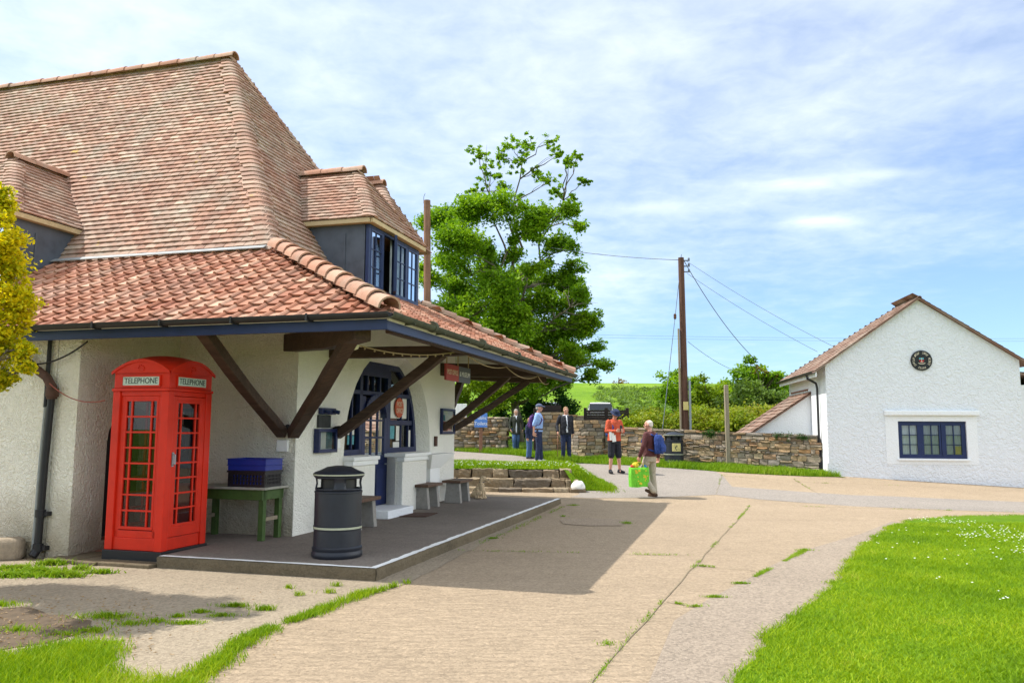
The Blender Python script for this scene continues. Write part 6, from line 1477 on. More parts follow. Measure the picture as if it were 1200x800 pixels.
m.beam((2.59, -.053, 3.53), (2.59, -.053, 3.665), .012, .004, (0, 1, 0)); m.beam((2.55, -.053, 3.538), (2.63, -.053, 3.538), .014, .004, (0, 1, 0)); m.build('scroll', M['letter_cream'], d_, FR)
# wing on the right-hand side of the house
m = MB(); m.box(HWX+.002, HWX+3.2, 1.0, 5.0, -.3, 2.95); m.build('side_wing_wall', M['smooth_white'], hs_, FR)
m = MB(); q = [Vector((HWX+3.4, .85, 2.75)), Vector((HWX+3.4, 5.1, 2.75)), Vector((HWX+.01, 5.1, 3.38)), Vector((HWX+.01, .85, 3.38))]; plain_tiles(m, q, .22, .28, random.Random(9)); m.add([v-Vector((0, 0, .012)) for v in q]+[v-Vector((0, 0, .06)) for v in q], [(0,1,2,3),(4,7,6,5),(0,4,5,1),(1,5,6,2),(2,6,7,3),(3,7,4,0)]); m.build('side_wing_roof', M['dark_tile'], hs_, FR, recalc=False)
# ------------------------------------------------------------------ trees, hedges
def leaf_mesh(name, C, size, mat, parent=None, seed=0, up=0.5, smat=None, aspect=.62, kind=None, m=None):
    rs = np.random.RandomState(seed); n = len(C); C = np.asarray(C, float)
    nr = rs.normal(size=(n, 3)); nr[:, 2] = np.abs(nr[:, 2])+up; nr /= np.linalg.norm(nr, axis=1)[:, None]
    t = rs.normal(size=(n, 3)); t -= nr*np.sum(t*nr, 1)[:, None]; t /= np.linalg.norm(t, axis=1)[:, None]; b = np.cross(nr, t)
    s = (size*rs.uniform(.6, 1.25, n))[:, None]
    v = np.empty((n, 4, 3)); v[:, 0] = C-t*s*.5; v[:, 1] = C+b*s*.5*aspect+t*s*.05-nr*s*.08; v[:, 2] = C+t*s*.5-nr*s*.10; v[:, 3] = C-b*s*.5*aspect+t*s*.05-nr*s*.08
    v = v.reshape(-1, 3)
    if parent is not None: inv = np.array(MW[parent.name].inverted()); v = v @ inv[:3, :3].T+inv[:3, 3]
    me = bpy.data.meshes.new(name); me.vertices.add(n*4); me.vertices.foreach_set('co', v.reshape(-1)); me.loops.add(n*4); me.loops.foreach_set('vertex_index', np.arange(n*4, dtype=np.int32))
    me.polygons.add(n); me.polygons.foreach_set('loop_start', (np.arange(n)*4).astype(np.int32)); me.polygons.foreach_set('loop_total', np.full(n, 4, np.int32)); me.update(); me.validate()
    return link_mesh(name, me, M[mat], parent, m)
def cluster(rng, c, r, n, flat=.75, shell=.55):
    d = rng.normal(size=(n, 3)); d /= np.linalg.norm(d, axis=1)[:, None]; q = (shell+(1-shell)*rng.uniform(size=n)**.6)*rng.uniform(.7, 1.25, n)
    p = d*q[:, None]*np.array([r, r, r*flat]); return p+np.asarray(c)
def clumpy(rng, centers, per_area, sub=5, subr=.55, flat=.75):
    """every mass breaks into sub-clumps, so gaps and light and dark remain"""
    out = []
    for c, r, *airy in centers:
        k = max(3, int(sub*(.6+rng.uniform())))
        if airy:        # thin top growth: leaves strung loosely about the twigs
            k = 16
            for i in range(k):
                v = rng.normal(size=3); v /= np.linalg.norm(v); cc = np.asarray(c)+v*r*rng.uniform(.1, 1.5)*np.array([1, 1, .9]); rr = r*rng.uniform(.18, .42); out.append(cluster(rng, cc, rr, int(12+per_area*rr*rr*.9), .8, .0))
            continue
        d = rng.normal(size=(k, 3)); d /= np.linalg.norm(d, axis=1)[:, None]
        for i in range(k):
            cc = np.asarray(c)+d[i]*r*rng.uniform(.2, 1.05)*np.array([1, 1, flat]); rr = r*subr*rng.uniform(.55, 1.35); out.append(cluster(rng, cc, rr, max(6, int(per_area*rr*rr)), .75, .0))
    return np.concatenate(out)
def limb(mb, p, q, r0, r1, rng, wob=.08, n=6):
    p, q = Vector(p), Vector(q); L = (q-p).length; pts = []; 
    for i in range(n+1):
        k = i/n; w = wob*L*math.sin(math.pi*k); pts.append(p.lerp(q, k)+Vector((rng.uniform(-1, 1)*w, rng.uniform(-1, 1)*w, rng.uniform(-.5, 1)*w)))
    mb.tube(pts, [r0+(r1-r0)*i/n for i in range(n+1)], 7); return pts
def tree(name, label, base, trunk_top, r0, centers, leafsz, leafmat, per_area, seed, nl=9, cat='tree', group=None, sub=5, up=.5, flat=.75, bark='bark', forks=None):
    t = thing(name, label, cat, base, group=group); rng = np.random.RandomState(seed); rr = random.Random(seed); m = MB()
    tp = limb(m, Vector(base)-Vector((0, 0, .2)), trunk_top, r0, r0*.38, rr, .02, 9)
    m.tube([Vector(base)-Vector((0, 0, .3)), Vector(base)+Vector((0, 0, .25)), Vector(base)+Vector((0, 0, .7))], [r0*1.5, r0*1.12, r0*.98], 10)
    tp = tp[2:]
    for ld in (forks or ()):
        s = tp[ld[0]]; tp += limb(m, s, ld[1], r0*ld[2], r0*.10, rr, .05, 8)[1:]
    for c, r, *_a in centers:
        c = Vector(c); best = min(tp, key=lambda p: (p-c).length+max(0, p.z-c.z+.3*(p-c).length)*1.2); L = (c-best).length; r1 = min(r0*.30, .012*L+.012)
        pts = limb(m, best, c, r1, r1*.28, rr, .07, 5)
        for _ in range(3):
            s = pts[rr.randint(2, 5)]; e = c+Vector((rr.gauss(0, 1), rr.gauss(0, 1), rr.gauss(.2, .6)))*r*.55; limb(m, s, e, r1*.35, r1*.12, rr, .06, 3)
    m.build('trunk', M[bark], t, smooth='all')
    P = clumpy(rng, centers, per_area, sub, flat=flat); leaf_mesh('crown', P, leafsz, leafmat, t, seed, up); return t
# the big sycamore behind the wall
SY = 34.0; k_ = SY/CAM_F; rgs = random.Random(77)
raw = [(598,166,12),(620,172,12),(645,170,9),(585,180,13),(562,190,11),(575,205,13),(605,190,12),(630,200,9),(652,190,8),(670,186,8),(685,212,8),(655,215,9),(640,230,11),(610,225,13),(590,228,13),(556,215,9),(672,232,8),(684,252,9),(665,258,11),(640,258,13),(662,200,7),(678,178,6),
 (535,250,19),(515,270,17),(560,255,20),(590,262,21),(620,270,19),(650,284,15),(668,292,10),(520,300,17),(545,300,22),(580,300,25),(615,310,22),(645,320,18),(668,332,12),(682,318,7),
 (512,335,15),(540,340,22),(575,345,26),(610,350,25),(645,358,21),(675,355,11),(690,374,13),(665,385,20),(630,390,24),(595,392,26),(560,385,22),(530,375,19),(700,402,11),(680,412,17),(650,420,20),(612,425,22),(580,425,22),(702,430,9),(690,440,9),(556,425,18),(640,448,15),(603,452,17),(664,440,13),(624,463,12),(578,460,16)]
cs = []
for x, y, r in raw:
    P = atY(x, y, SY); hw = 3.2*max(.25, min(1, (y-140)/130))*(1 if y < 400 else .8); Y = SY+rgs.uniform(-hw, hw); 
    if y >= 245: cs.append(((P.x, Y, P.z), r*k_*1.28))
    else:
        cs.append(((P.x, Y, P.z), r*k_*1.0, 1))
for _ in range(75):           # the inner and lower crown fills in between the main masses
    a_, q_ = rgs.uniform(0, 6.283), math.sqrt(rgs.random()); x, y = 603+88*q_*math.cos(a_), 362+108*q_*math.sin(a_); x = min(x, 680) if y < 300 else x
    Y = SY+rgs.uniform(-2.8, 2.8)*math.sqrt(max(.1, 1-q_*q_)); P = atY(x, y, Y); cs.append(((P.x, Y, P.z), rgs.uniform(9, 17)*k_))
bz = atY(607, 527, SY); tt = atY(600, 330, SY); fk = [(i, tuple(atY(x, y, SY+dy)), k) for i, x, y, dy, k in ((6, 612, 190, .3, .36), (5, 575, 230, -.8, .34), (5, 660, 235, .8, .32), (4, 535, 300, .6, .30), (3, 668, 360, -1.0, .30), (4, 545, 370, -1.5, .28), (2, 625, 420, 2.0, .26), (6, 600, 240, -.6, .34))]
tree('sycamore_tree', 'tall spreading sycamore with a thin airy top rising beyond the porch roof', (bz.x, SY, gz(bz.x, SY)), (tt.x, SY, tt.z), .22, cs, .15, 'leaf_sycamore', 640, 5, sub=16, up=.6, flat=.7, forks=fk)
# smaller things around and behind the wall
def bush(name, label, specs, Y, dy, leafsz, mat, per, seed, cat='bush', group=None, sub=10, flat=.85):
    per *= 1.9
    rr = random.Random(seed); cs = []
    for x, y, r in specs:
        y_ = Y+rr.uniform(-dy, dy); P = atY(x, y, y_); cs.append(((P.x, y_, P.z), r*y_/CAM_F*1.15))
    bx_ = sum(c[0][0] for c in cs)/len(cs); by_ = sum(c[0][1] for c in cs)/len(cs); b = (bx_, by_, gz(bx_, by_)); top = max(c[0][2] for c in cs)
    return tree(name, label, b, (bx_, by_, b[2]+(top-b[2])*.6), .07, cs, leafsz, mat, per, seed, cat=cat, group=group, sub=sub, flat=flat, bark='twig')
bush('lime_shrub', 'bright lime green shrub behind the wall under the porch eave', [(545,455,16),(560,445,18),(580,462,18),(555,475,14),(535,465,14),(590,450,14),(575,480,12),(540,485,10),(522,470,14),(512,450,14)], 32.5, .8, .13, 'leaf_lime', 420, 41)
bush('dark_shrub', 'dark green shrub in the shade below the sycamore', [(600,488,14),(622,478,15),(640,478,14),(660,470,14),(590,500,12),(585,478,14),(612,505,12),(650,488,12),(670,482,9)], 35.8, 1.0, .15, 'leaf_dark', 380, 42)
bush('green_bush', 'rounded mid green bush left of the dark telegraph pole', [(787,448,14),(776,462,12),(797,455,13),(785,470,14),(800,472,12),(770,478,9),(792,440,9),(808,448,10),(782,486,10)], 40, 1.0, .17, 'leaf_sycamore', 330, 43)
bush('lime_bush', 'yellow-green bush right of the dark telegraph pole', [(812,478,15),(822,460,14),(830,480,15),(815,495,14),(838,468,13),(845,488,14),(826,445,8),(806,490,9),(835,498,12),(850,470,12),(858,482,12),(848,455,9),(815,470,12),(842,480,14),(826,488,14)], 34.5, .8, .14, 'leaf_lime', 380, 44)
bush('grey_willow_bush', 'large grey-green willowy bush left of the white house', [(862,470,18),(880,480,20),(900,478,17),(870,492,16),(892,495,15),(910,465,13),(882,460,16),(855,488,14),(905,490,12),(918,470,9),(870,482,18),(895,485,18),(912,480,12),(905,470,14),(850,500,14)], 33.5, 1.0, .15, 'leaf_grey', 400, 45)
bush('tall_bush', 'tallest rust-tinged bush behind the grey-green bush, met by the slack wire', [(880,432,11),(868,440,12),(893,442,11),(905,446,11),(918,450,10),(880,450,13),(857,450,10),(925,458,9),(878,424,7),(848,458,9),(912,440,7),(875,462,16),(895,458,15),(860,462,13),(912,462,12),(930,470,10),(842,468,10)], 37.5, .8, .17, 'leaf_sycamore', 340, 46)
bush('rust_bush', 'small rust-tipped bush at the crest of the tall hedge', [(880,424,5),(897,437,6),(888,432,5),(910,441,5)], 37.2, .3, .12, 'leaf_rust', 420, 47, sub=4)
hb = []
rr = random.Random(50); rng = np.random.RandomState(50); pts = []
for k in range(300):
    px = rr.uniform(735, 962); Y = rr.uniform(28.2, 33.0) if px < 880 else rr.uniform(28.5, 31.5); x = (px-600)/CAM_F*Y; h = rr.uniform(.4, 1.45)+(.25 if px > 800 else .05); pts.append(cluster(rng, (x, Y, gz(x, Y)+h*.8), rr.uniform(.35, .6), 300, .9, .2))
o = leaf_mesh('bank_foliage', np.concatenate(pts), .12, 'leaf_bank', None, 51, .5); tag(o, kind='stuff')
# hillside scrub and a rounded rusty bush on the skyline
pts = []
for k in range(420):
    Y = rr.uniform(44, 100); px = rr.uniform(700, 800) if rr.random() < .8 else rr.uniform(600, 960); x = (px-600)/CAM_F*Y; s = rr.uniform(.25, .75); pts.append(cluster(rng, (x, Y, gz(x, Y)+s*.3), s, 60, .6, .2))
o = leaf_mesh('hillside_scrub', np.concatenate(pts), .26, 'leaf_grey', None, 52, .6); tag(o, kind='stuff')
bush('skyline_bush', 'low rust-coloured bush alone on the skyline of the green hill', [(722,450,4),(728,449.5,5),(734,451,3.5),(717,452,3)], 112, .5, .35, 'leaf_rust', 40, 53, sub=5)
# the golden tree at the left edge
gc = []
gr = random.Random(61)
for (x, y, r, Y) in ((-20,240,30,7.6),(2,240,18,7.5),(12,282,17,7.4),(-20,300,34,7.6),(12,322,22,7.5),(26,358,17,7.4),(8,388,24,7.4),(26,408,14,7.3),(-10,420,26,7.5),(12,438,16,7.4),(-60,260,40,7.9),(-70,340,50,7.9),(-55,420,40,7.8),(-110,300,50,8.2),(-120,400,50,8.2),(-90,220,40,8.0),(-150,350,50,8.3),(-40,350,40,7.1),(-90,330,45,7.0),(-60,460,26,7.4),(4,262,16,7.4),(14,302,15,7.4),(18,345,17,7.4),(20,372,17,7.4),(14,418,17,7.3),(30,432,12,7.3),(2,300,20,7.5),(0,350,22,7.5),(-4,400,24,7.4),(2,448,12,7.4),(6,222,12,7.5),(-30,205,24,7.8),(-70,185,30,8.0)):
    P = atY(x, y, Y); gc.append(((P.x, Y, P.z), r*Y/CAM_F*1.02))
gb_ = atY(-130, 690, 7.9)
tree('golden_tree', 'golden-yellow leaved tree reaching in at the left edge in front of the roof', (gb_.x, 7.9, 0), (gb_.x+.35, 7.8, 3.9), .10, gc, .046, 'leaf_gold', 7500, 62, sub=13, up=.35)
# ivy and tufts on top of the stone wall
pts = []
for k in range(26):
    s = rr.uniform(.05, .75); a = Vector(W1[0]).lerp(Vector(W1[1]), s/1.0) if s < .5 else Vector(W1[1]).lerp(Vector(W1[2]), s-.3); pts.append(cluster(rng, (a.x-.1, a.y-.2, gz(a.x, a.y)+.98+rr.uniform(-.1, .08)), rr.uniform(.06, .14), 40, .7, .1))
o = leaf_mesh('wall_ivy', np.concatenate(pts), .05, 'leaf_dark', None, 55, .5); tag(o, kind='stuff')
a = atY(926, 541, 23.9); o = leaf_mesh('wall_fern', cluster(rng, (a.x, 23.95, gz(a.x, 23.9)+.22), .2, 160, .8, .1), .10, 'leaf_sycamore', None, 56, .4); tag(o, 'small green fern growing from the foot of the stone wall near the white house', 'plant')
# ------------------------------------------------------------------ people and the dog
def remesh_to(mb, name, mat, parent, frame, voxel=.012, smooth=2):
    me = bpy.data.meshes.new('t'); me.from_pydata([v[:] for v in mb.v], [], mb.f); me.update()
    bm = bmesh.new(); bm.from_mesh(me); bmesh.ops.recalc_face_normals(bm, faces=bm.faces); bm.to_mesh(me); bm.free()
    o = bpy.data.objects.new('t', me); COL.objects.link(o); r = o.modifiers.new('r', 'REMESH'); r.mode = 'VOXEL'; r.voxel_size = voxel; r.use_smooth_shade = True
    if smooth: s = o.modifiers.new('s', 'SMOOTH'); s.iterations = smooth; s.factor = .5
    dg = bpy.context.evaluated_depsgraph_get(); new = bpy.data.meshes.new_from_object(o.evaluated_get(dg)); bpy.data.objects.remove(o); bpy.data.meshes.remove(me)
    T = MW[parent.name].inverted() @ frame; new.transform(T); new.name = name; new.materials.clear(); new.polygons.foreach_set('use_smooth', [True]*len(new.polygons)); return link_mesh(name, new, mat, parent)
def cap_(mb, p, q, r0, r1, n=10):
    p, q = Vector(p), Vector(q); mb.tube([p, p.lerp(q, .33), p.lerp(q, .66), q], [r0, r0+(r1-r0)*.33, r0+(r1-r0)*.66, r1], n); mb.ball(p, r0*.985, n, 6); mb.ball(q, r1*.985, n, 6)
def loft(mb, rings, n=18):
    vs = []; N = len(rings)
    for c, rx, ry in rings:
        for j in range(n): a = 2*math.pi*j/n; vs.append(Vector(c)+Vector((rx*math.copysign(abs(math.cos(a))**.85, math.cos(a)), ry*math.copysign(abs(math.sin(a))**.85, math.sin(a)), 0)))
    mb.add(vs, [(i*n+j, i*n+(j+1) % n, (i+1)*n+(j+1) % n, (i+1)*n+j) for i in range(N-1) for j in range(n)]+[tuple(range(n-1, -1, -1)), tuple((N-1)*n+j for j in range(n))])
def hand(mb, wr, tip, curl, thumb):
    """palm, four fingers of different lengths and a thumb from the palm's side"""
    wr, tip, curl = Vector(wr), Vector(tip), Vector(curl).normalized(); d = (tip-wr).normalized(); sd = Vector(thumb); sd = (sd-d*sd.dot(d)).normalized()
    pc = wr+d*.085; cap_(mb, wr, wr+d*.03, .026, .028); loftv = [(wr+d*.02, .03), (wr+d*.06, .042), (pc, .040)]
    for k in (-1, -.33, .33, 1): cap_(mb, wr+d*.02+sd*k*.018, pc+sd*k*.032, .017, .015, 8)
    for k, L in ((-1, .058), (-.33, .074), (.33, .08), (1, .07)):
        a = pc+sd*k*.034; b = a+(d*.75+curl*.5).normalized()*L*.55; c = b+(d*.25+curl*.95).normalized()*L*.5; cap_(mb, a, b, .0105, .0100, 8); cap_(mb, b, c, .0100, .0085, 8)
    a = wr+d*.03+sd*.034; b = a+(sd*.8+d*.7+curl*.2).normalized()*.038; c = b+(d*.9+sd*.1+curl*.4).normalized()*.03; cap_(mb, a, b, .0125, .011, 8); cap_(mb, b, c, .011, .009, 8)
def person(label, loc, head, H, arms, legs, top, bottom, shoe, skin='skin', sleeve=1.0, shorts=False, hair=None, hat=None, coat=0.0, shirt=None, lean=0.0, nod=0.0, look=0.0, belly=0.0, bulk=1.0, group=None):
    """local frame: faces +y, +x to the person's right; measures for 1.75 m, scaled to H"""
    k = H/1.75; t = thing('person', label, 'person', loc, I4, head, group); f = MW[t.name] @ Matrix.Scale(k, 4); V = Vector
    def L(z): return V((0, math.sin(lean)*(z-.95), 0)) if z > .95 else V((0, 0, 0))
    sh = {s: V((s*.185*bulk, 0, 1.43))+L(1.43) for s in (-1, 1)}; hip = {s: V((s*.088, 0, .93)) for s in (-1, 1)}; el = {}; wr = {}
    b = MB()
    loft(b, [(V((0, 0, .88)), .14, .10), (V((0, 0, 1.0))+L(1.0), .145*bulk, .105), (V((0, .01, 1.12))+L(1.12), .135*bulk, .10+belly), (V((0, .01, 1.28))+L(1.28), .155*bulk, .11), (V((0, 0, 1.40))+L(1.40), .165*bulk, .095), (V((0, 0, 1.46))+L(1.46), .09, .07)])
    nb = V((0, -.01, 1.44))+L(1.44); hc = V((0, .03, 1.635))+L(1.6)+V((0, math.sin(nod)*.05, -.02*math.sin(nod))); cap_(b, nb, hc-V((0, .015, .07)), .058, .052)
    Rh = Matrix.Rotation(look, 3, 'Z') @ Matrix.Rotation(-nod, 3, 'X')
    def hd(x, y, z): return hc+Rh @ V((x, y, z))
    def hball(c, r): 
        m = MB(); m.ball((0, 0, 0), r, 14, 9); b.add([hc+Rh @ (v+V(c)) for v in m.v], m.f)
    hball((0, 0, .02), (.075, .095, .10)); hball((0, .025, -.045), (.058, .066, .07)); hball((0, .045, -.085), (.034, .036, .028)); cap_(b, hd(0, .088, .018), hd(0, .108, -.018), .010, .015, 8); cap_(b, hd(-.035, .086, .032), hd(.035, .086, .032), .011, .011, 8)
    cap_(b, hd(-.018, .088, -.052), hd(.018, .088, -.052), .008, .008, 6)
    for s in (-1, 1): hball((s*.078, -.005, 0), (.012, .022, .034)); hball((s*.045, .055, -.01), (.025, .025, .022))
    for s in (-1, 1):
        e, w_, tp, cu, th = [V(q) for q in arms[s]]; el[s], wr[s] = e, w_; cap_(b, sh[s], e, .045, .036); cap_(b, e, w_, .037, .025); hand(b, w_, tp, cu, th)
        kn, an = [V(q) for q in legs[s][:2]]; cap_(b, hip[s], kn, .078, .054); cap_(b, kn, kn.lerp(an, .35), .050, .056); cap_(b, kn.lerp(an, .35), an, .056, .036); cap_(b, an, an+V((0, .06, -.05)), .034, .03)
    body = remesh_to(b, 'body', M[skin], t, f, .0088, 1)
    e_ = MB()
    for s in (-1, 1): e_.ball(hd(s*.031, .0885, .010), .0095, 8, 6)
    e_.build('eyes', M['letter_dark'], body, f, smooth='all')
    # top: shirt or coat
    c = MB(); hem = .92-coat; g = .022
    loft(c, [(V((0, 0, hem)), .165*bulk+g+coat*.10, .125+g+belly*.6+coat*.06), (V((0, 0, max(hem+.03, 1.0)))+L(1.0), .15*bulk+g, .115+g+belly*.7), (V((0, .01, 1.13))+L(1.13), .145*bulk+g, .112+g+belly), (V((0, .01, 1.28))+L(1.28), .163*bulk+g, .12+g+belly*.4), (V((0, 0, 1.40))+L(1.40), .170*bulk+g, .105+g), (V((0, -.005, 1.475))+L(1.46), .085+g, .065+g)])
    for s in (-1, 1):
        cap_(c, sh[s]-V((s*.012, 0, .012)), el[s], .075, .056)
        q = el[s].lerp(wr[s], max(.02, sleeve*.93)); cap_(c, el[s], q, .056, .047 if sleeve > .5 else .054)
    tm = remesh_to(c, 'jacket' if coat or shirt else 'shirt', M[top], t, f, .0125, 2)
    for v_ in (): pass
    col = MB(); 
    for i in range(9):
        a = math.pi*(.62+1.76*i/8); q = nb+V((.075*math.cos(a+math.pi/2*0), .068*math.sin(a), .035)); col.ball(q, .026, 8, 5)
    remesh_to(col, 'collar', M[shirt or top], tm, f, .010, 2)
    if shirt:
        q = MB(); loft(q, [(V((0, .035, hem+.06)), .050, .125+belly), (V((0, .035, 1.13))+L(1.13), .055, .112+belly), (V((0, .035, 1.28))+L(1.28), .058, .115+belly*.5), (V((0, .03, 1.41))+L(1.41), .052, .098), (V((0, .02, 1.475))+L(1.46), .05, .065)]); remesh_to(q, 'shirt', M[shirt], t, f, .0115, 2)
    # trousers or shorts
    c = MB(); loft(c, [(V((0, 0, .80)), .155, .115), (V((0, 0, .92)), .165, .128+belly*.4), (V((0, 0, 1.0)), .155, .122+belly*.6)])
    for s in (-1, 1):
        kn, an = [V(q) for q in legs[s][:2]]
        if shorts: q = hip[s].lerp(kn, 1.02); cap_(c, hip[s], q, .108, .098)
        else: cap_(c, hip[s], kn, .105, .078); cap_(c, kn, an+V((0, -.005, .0)), .078, .066); 
    tr = remesh_to(c, 'shorts' if shorts else 'trousers', M[bottom], t, f, .0125, 2)
    # shoes
    for s in (-1, 1):
        an = V(legs[s][1]); yw = legs[s][2] if len(legs[s]) > 2 else 0; pt = legs[s][3] if len(legs[s]) > 3 else 0; R = Matrix.Rotation(yw, 3, 'Z') @ Matrix.Rotation(pt, 3, 'X'); c = MB()
        def ft(x, y, z): return an+R @ V((x, y, z))
        cap_(c, ft(0, -.045, -.052), ft(0, .06, -.048), .040, .042); cap_(c, ft(0, .06, -.05), ft(s*.008, .155, -.060), .044, .034); cap_(c, ft(0, -.02, -.01), ft(0, .02, -.02), .045, .044)
        cap_(c, ft(-.02, -.05, -.078), ft(-.02, .16, -.078), .016, .016); cap_(c, ft(.02, -.05, -.078), ft(.02, .16, -.078), .016, .016); remesh_to(c, 'shoe', M[shoe], t, f, .0105, 1)
    if hair:
        c = MB(); m = MB(); m.ball((0, -.014, .048), (.086, .098, .088), 14, 9); long = hair[1]
        if hair[1] > 0: m.ball((0, -.05, -.01-long*.05), (.084, .065, .07+long*.09), 14, 9)
        elif hair[1] == 0: m.ball((0, -.05, -.005), (.078, .056, .068), 14, 9)
        else: m = MB(); m.ball((0, -.045, -.005), (.083, .062, .055), 14, 9); m.ball((0, -.02, .035), (.080, .088, .084), 14, 9)
        c.add([hc+Rh @ v for v in m.v], m.f); remesh_to(c, 'hair', M[hair[0]], t, f, .011, 1)
    if hat:
        kind, hm = hat; m = MB()
        if kind == 'cap':
            m.ball((0, -.004, .075), (.088, .108, .072), 16, 9); loft(m, [(V((0, -.004, .052)), .089, .109), (V((0, -.004, .085)), .088, .107)]); cap_(m, (-.035, .10, .058), (-.03, .175, .045), .014, .011); cap_(m, (.035, .10, .058), (.03, .175, .045), .014, .011); cap_(m, (0, .10, .062), (0, .185, .048), .016, .011); cap_(m, (-.05, .08, .058), (.05, .08, .058), .014, .014)
        else:
            loft(m, [(V((0, 0, .035)), .150, .165), (V((0, 0, .047)), .142, .158), (V((0, 0, .062)), .098, .118), (V((0, 0, .10)), .092, .112), (V((0, 0, .145)), .080, .098), (V((0, 0, .158)), .055, .07)], 20)
        c = MB(); c.add([hc+Rh @ v for v in m.v], m.f); remesh_to(c, kind if kind == 'cap' else 'sun_hat', M[hm], t, f, .010, 1)
    return t, f, dict(hc=hc, sh=sh, el=el, wr=wr, L=L)
def backpack(label, f, c, mat, size=(.30, .17, .44), straps=None):
    m = MB(); x, y, z = size; c = Vector(c); w0 = f @ c
    t = thing('backpack', label, 'backpack', w0, I4)
    loft(m, [(c+Vector((0, 0, -z*.5)), x*.44, y*.40), (c+Vector((0, -.01, -z*.4)), x*.5, y*.5), (c+Vector((0, -.012, 0)), x*.5, y*.52), (c+Vector((0, 0, z*.3)), x*.46, y*.45), (c+Vector((0, .015, z*.46)), x*.34, y*.32), (c+Vector((0, .02, z*.5)), x*.22, y*.2)])
    b = remesh_to(m, 'pack_body', M[mat], t, f, .012, 2)
    m = MB(); loft(m, [(c+Vector((0, -y*.5, -z*.40)), x*.36, y*.24), (c+Vector((0, -y*.54, -z*.15)), x*.37, y*.26), (c+Vector((0, -y*.48, z*.02)), x*.33, y*.18)]); remesh_to(m, 'front_pocket', M[mat], t, f, .012, 2)
    m = MB()
    for s in (-1, 1): m.tube([c+Vector((s*.09, y*.3, z*.42)), c+Vector((s*.11, y*.55+.03, z*.50)), c+Vector((s*.125, y*.5+.20, z*.44)), c+Vector((s*.125, y*.5+.275, z*.15)), c+Vector((s*.15, y*.5+.20, -z*.2)), c+Vector((s*.15, y*.3, -z*.36))], .020, 8)
    m.tube([c+Vector((-.03, y*.25, z*.48)), c+Vector((0, y*.2, z*.58)), c+Vector((.03, y*.25, z*.48))], .010, 6); m.build('straps', M[mat], t, f, smooth='all'); return t
def hang(s, x=.27, y=.0, bend=.05): return ((s*(x-.02), y-.02, 1.14), (s*x, y+bend, .89), (s*x, y+bend+.01, .70), (-s, .35, 0), (0, 1, 0))
STAND = {1: ((.10, .02, .50), (.11, -.01, .09), -.15), -1: ((-.10, .02, .50), (-.11, -.01, .09), .15)}
def hdg(dx, dy): return math.atan2(dy, dx)-math.pi/2
def at(px, Y): x = (px-600)/CAM_F*Y; return (x, Y, gz(x, Y)+.012)
# the man walking away with a shopping bag
p0 = at(761, 18.6)
arms = {-1: ((-.27, .03, 1.15), (-.25, .14, .92), (-.245, .17, .75), (.6, .3, -.3), (0, 1, 0)), 1: hang(1, .27, -.05, -.02)}
legs = {1: ((.10, .00, .50), (.10, -.05, .09), -.1), -1: ((-.10, .17, .53), (-.11, -.12, .14), .1, .45)}
T, F, J = person('man in a maroon shirt with blue backpack walking along the road carrying a green bag', p0, hdg(-.80, .60), 1.75, arms, legs, 'cloth_maroon', 'cloth_khaki', 'leather', 'skin_pink', hair=('hair_white', -1), look=.35, bulk=1.04)
backpack('bright blue backpack on the back of the man in the maroon shirt', F, (0, -.225, 1.20), 'cloth_blue', (.33, .20, .44))
hw = F @ Vector((-.25, .165, .79))
bg_ = thing('shopping_bag', 'bright green and yellow shopping bag held by the man in the maroon shirt', 'bag', (hw.x, hw.y, hw.z-.62)); bf = Matrix.Translation(hw) @ Matrix.Rotation(R_(12), 4, 'Z')
m = MB(); bw, bd, bh_ = .42, .17, .44; vs = []; N = 6
for i in range(N+1):
    z = -.12-bh_+bh_*i/N; g = 1+.05*math.sin(math.pi*i/N); 
    for (x, y) in ((-1, -1), (-.3, -1.08), (.3, -1.08), (1, -1), (1, 1), (.3, 1.08), (-.3, 1.08), (-1, 1)): vs.append((x*bw/2*g, y*bd/2*g, z+.012*math.sin(3*x+i)))
m.add(vs, [(i*8+j, i*8+(j+1) % 8, i*8+8+(j+1) % 8, i*8+8+j) for i in range(N) for j in range(8)]+[tuple(range(7, -1, -1))]); bb = m.build('bag_body', M['bag_green'], bg_, bf, smooth=True)
sm_ = bb.modifiers.new('t', 'SOLIDIFY'); sm_.thickness = .006
m = MB(); rq = random.Random(8)
for k in range(16):
    x, z, r = rq.uniform(-.17, .17), rq.uniform(-.50, -.17), rq.uniform(.015, .045); m.prism([(x+r*math.cos(i*math.pi/4)*rq.uniform(.6, 1.2), z+r*math.sin(i*math.pi/4)*rq.uniform(.5, 1)) for i in range(8)], lambda u, v, d: (u, d, v), -bd/2*1.10-.006, -bd/2*1.10)
m.build('flower_print', M['bag_yellow'], bb, bf)
m = MB()
for y in (-.07, .07): m.tube([(-.10, y, -.14), (-.09, y*.6, -.04), (-.03, 0, .0), (.03, 0, .0), (.09, y*.6, -.04), (.10, y, -.14)], .009, 6)
m.build('handles', M['bag_yellow'], bg_, bf, smooth='all')
for nm, mt, c, r in (('yellow_packet', 'bag_yellow', (-.08, 0, -.07), (.09, .05, .07)), ('red_packet', 'bag_red', (-.15, .01, -.10), (.05, .05, .05)), ('blue_packet', 'bag_blue', (.15, 0, -.09), (.06, .05, .05))): m = MB(); m.ball(c, r, 10, 6); tag(m.build(nm, M[mt], frame=bf, smooth='all'), nm.split('_')[0]+' packet sticking out of the top of the green shopping bag', 'packet')
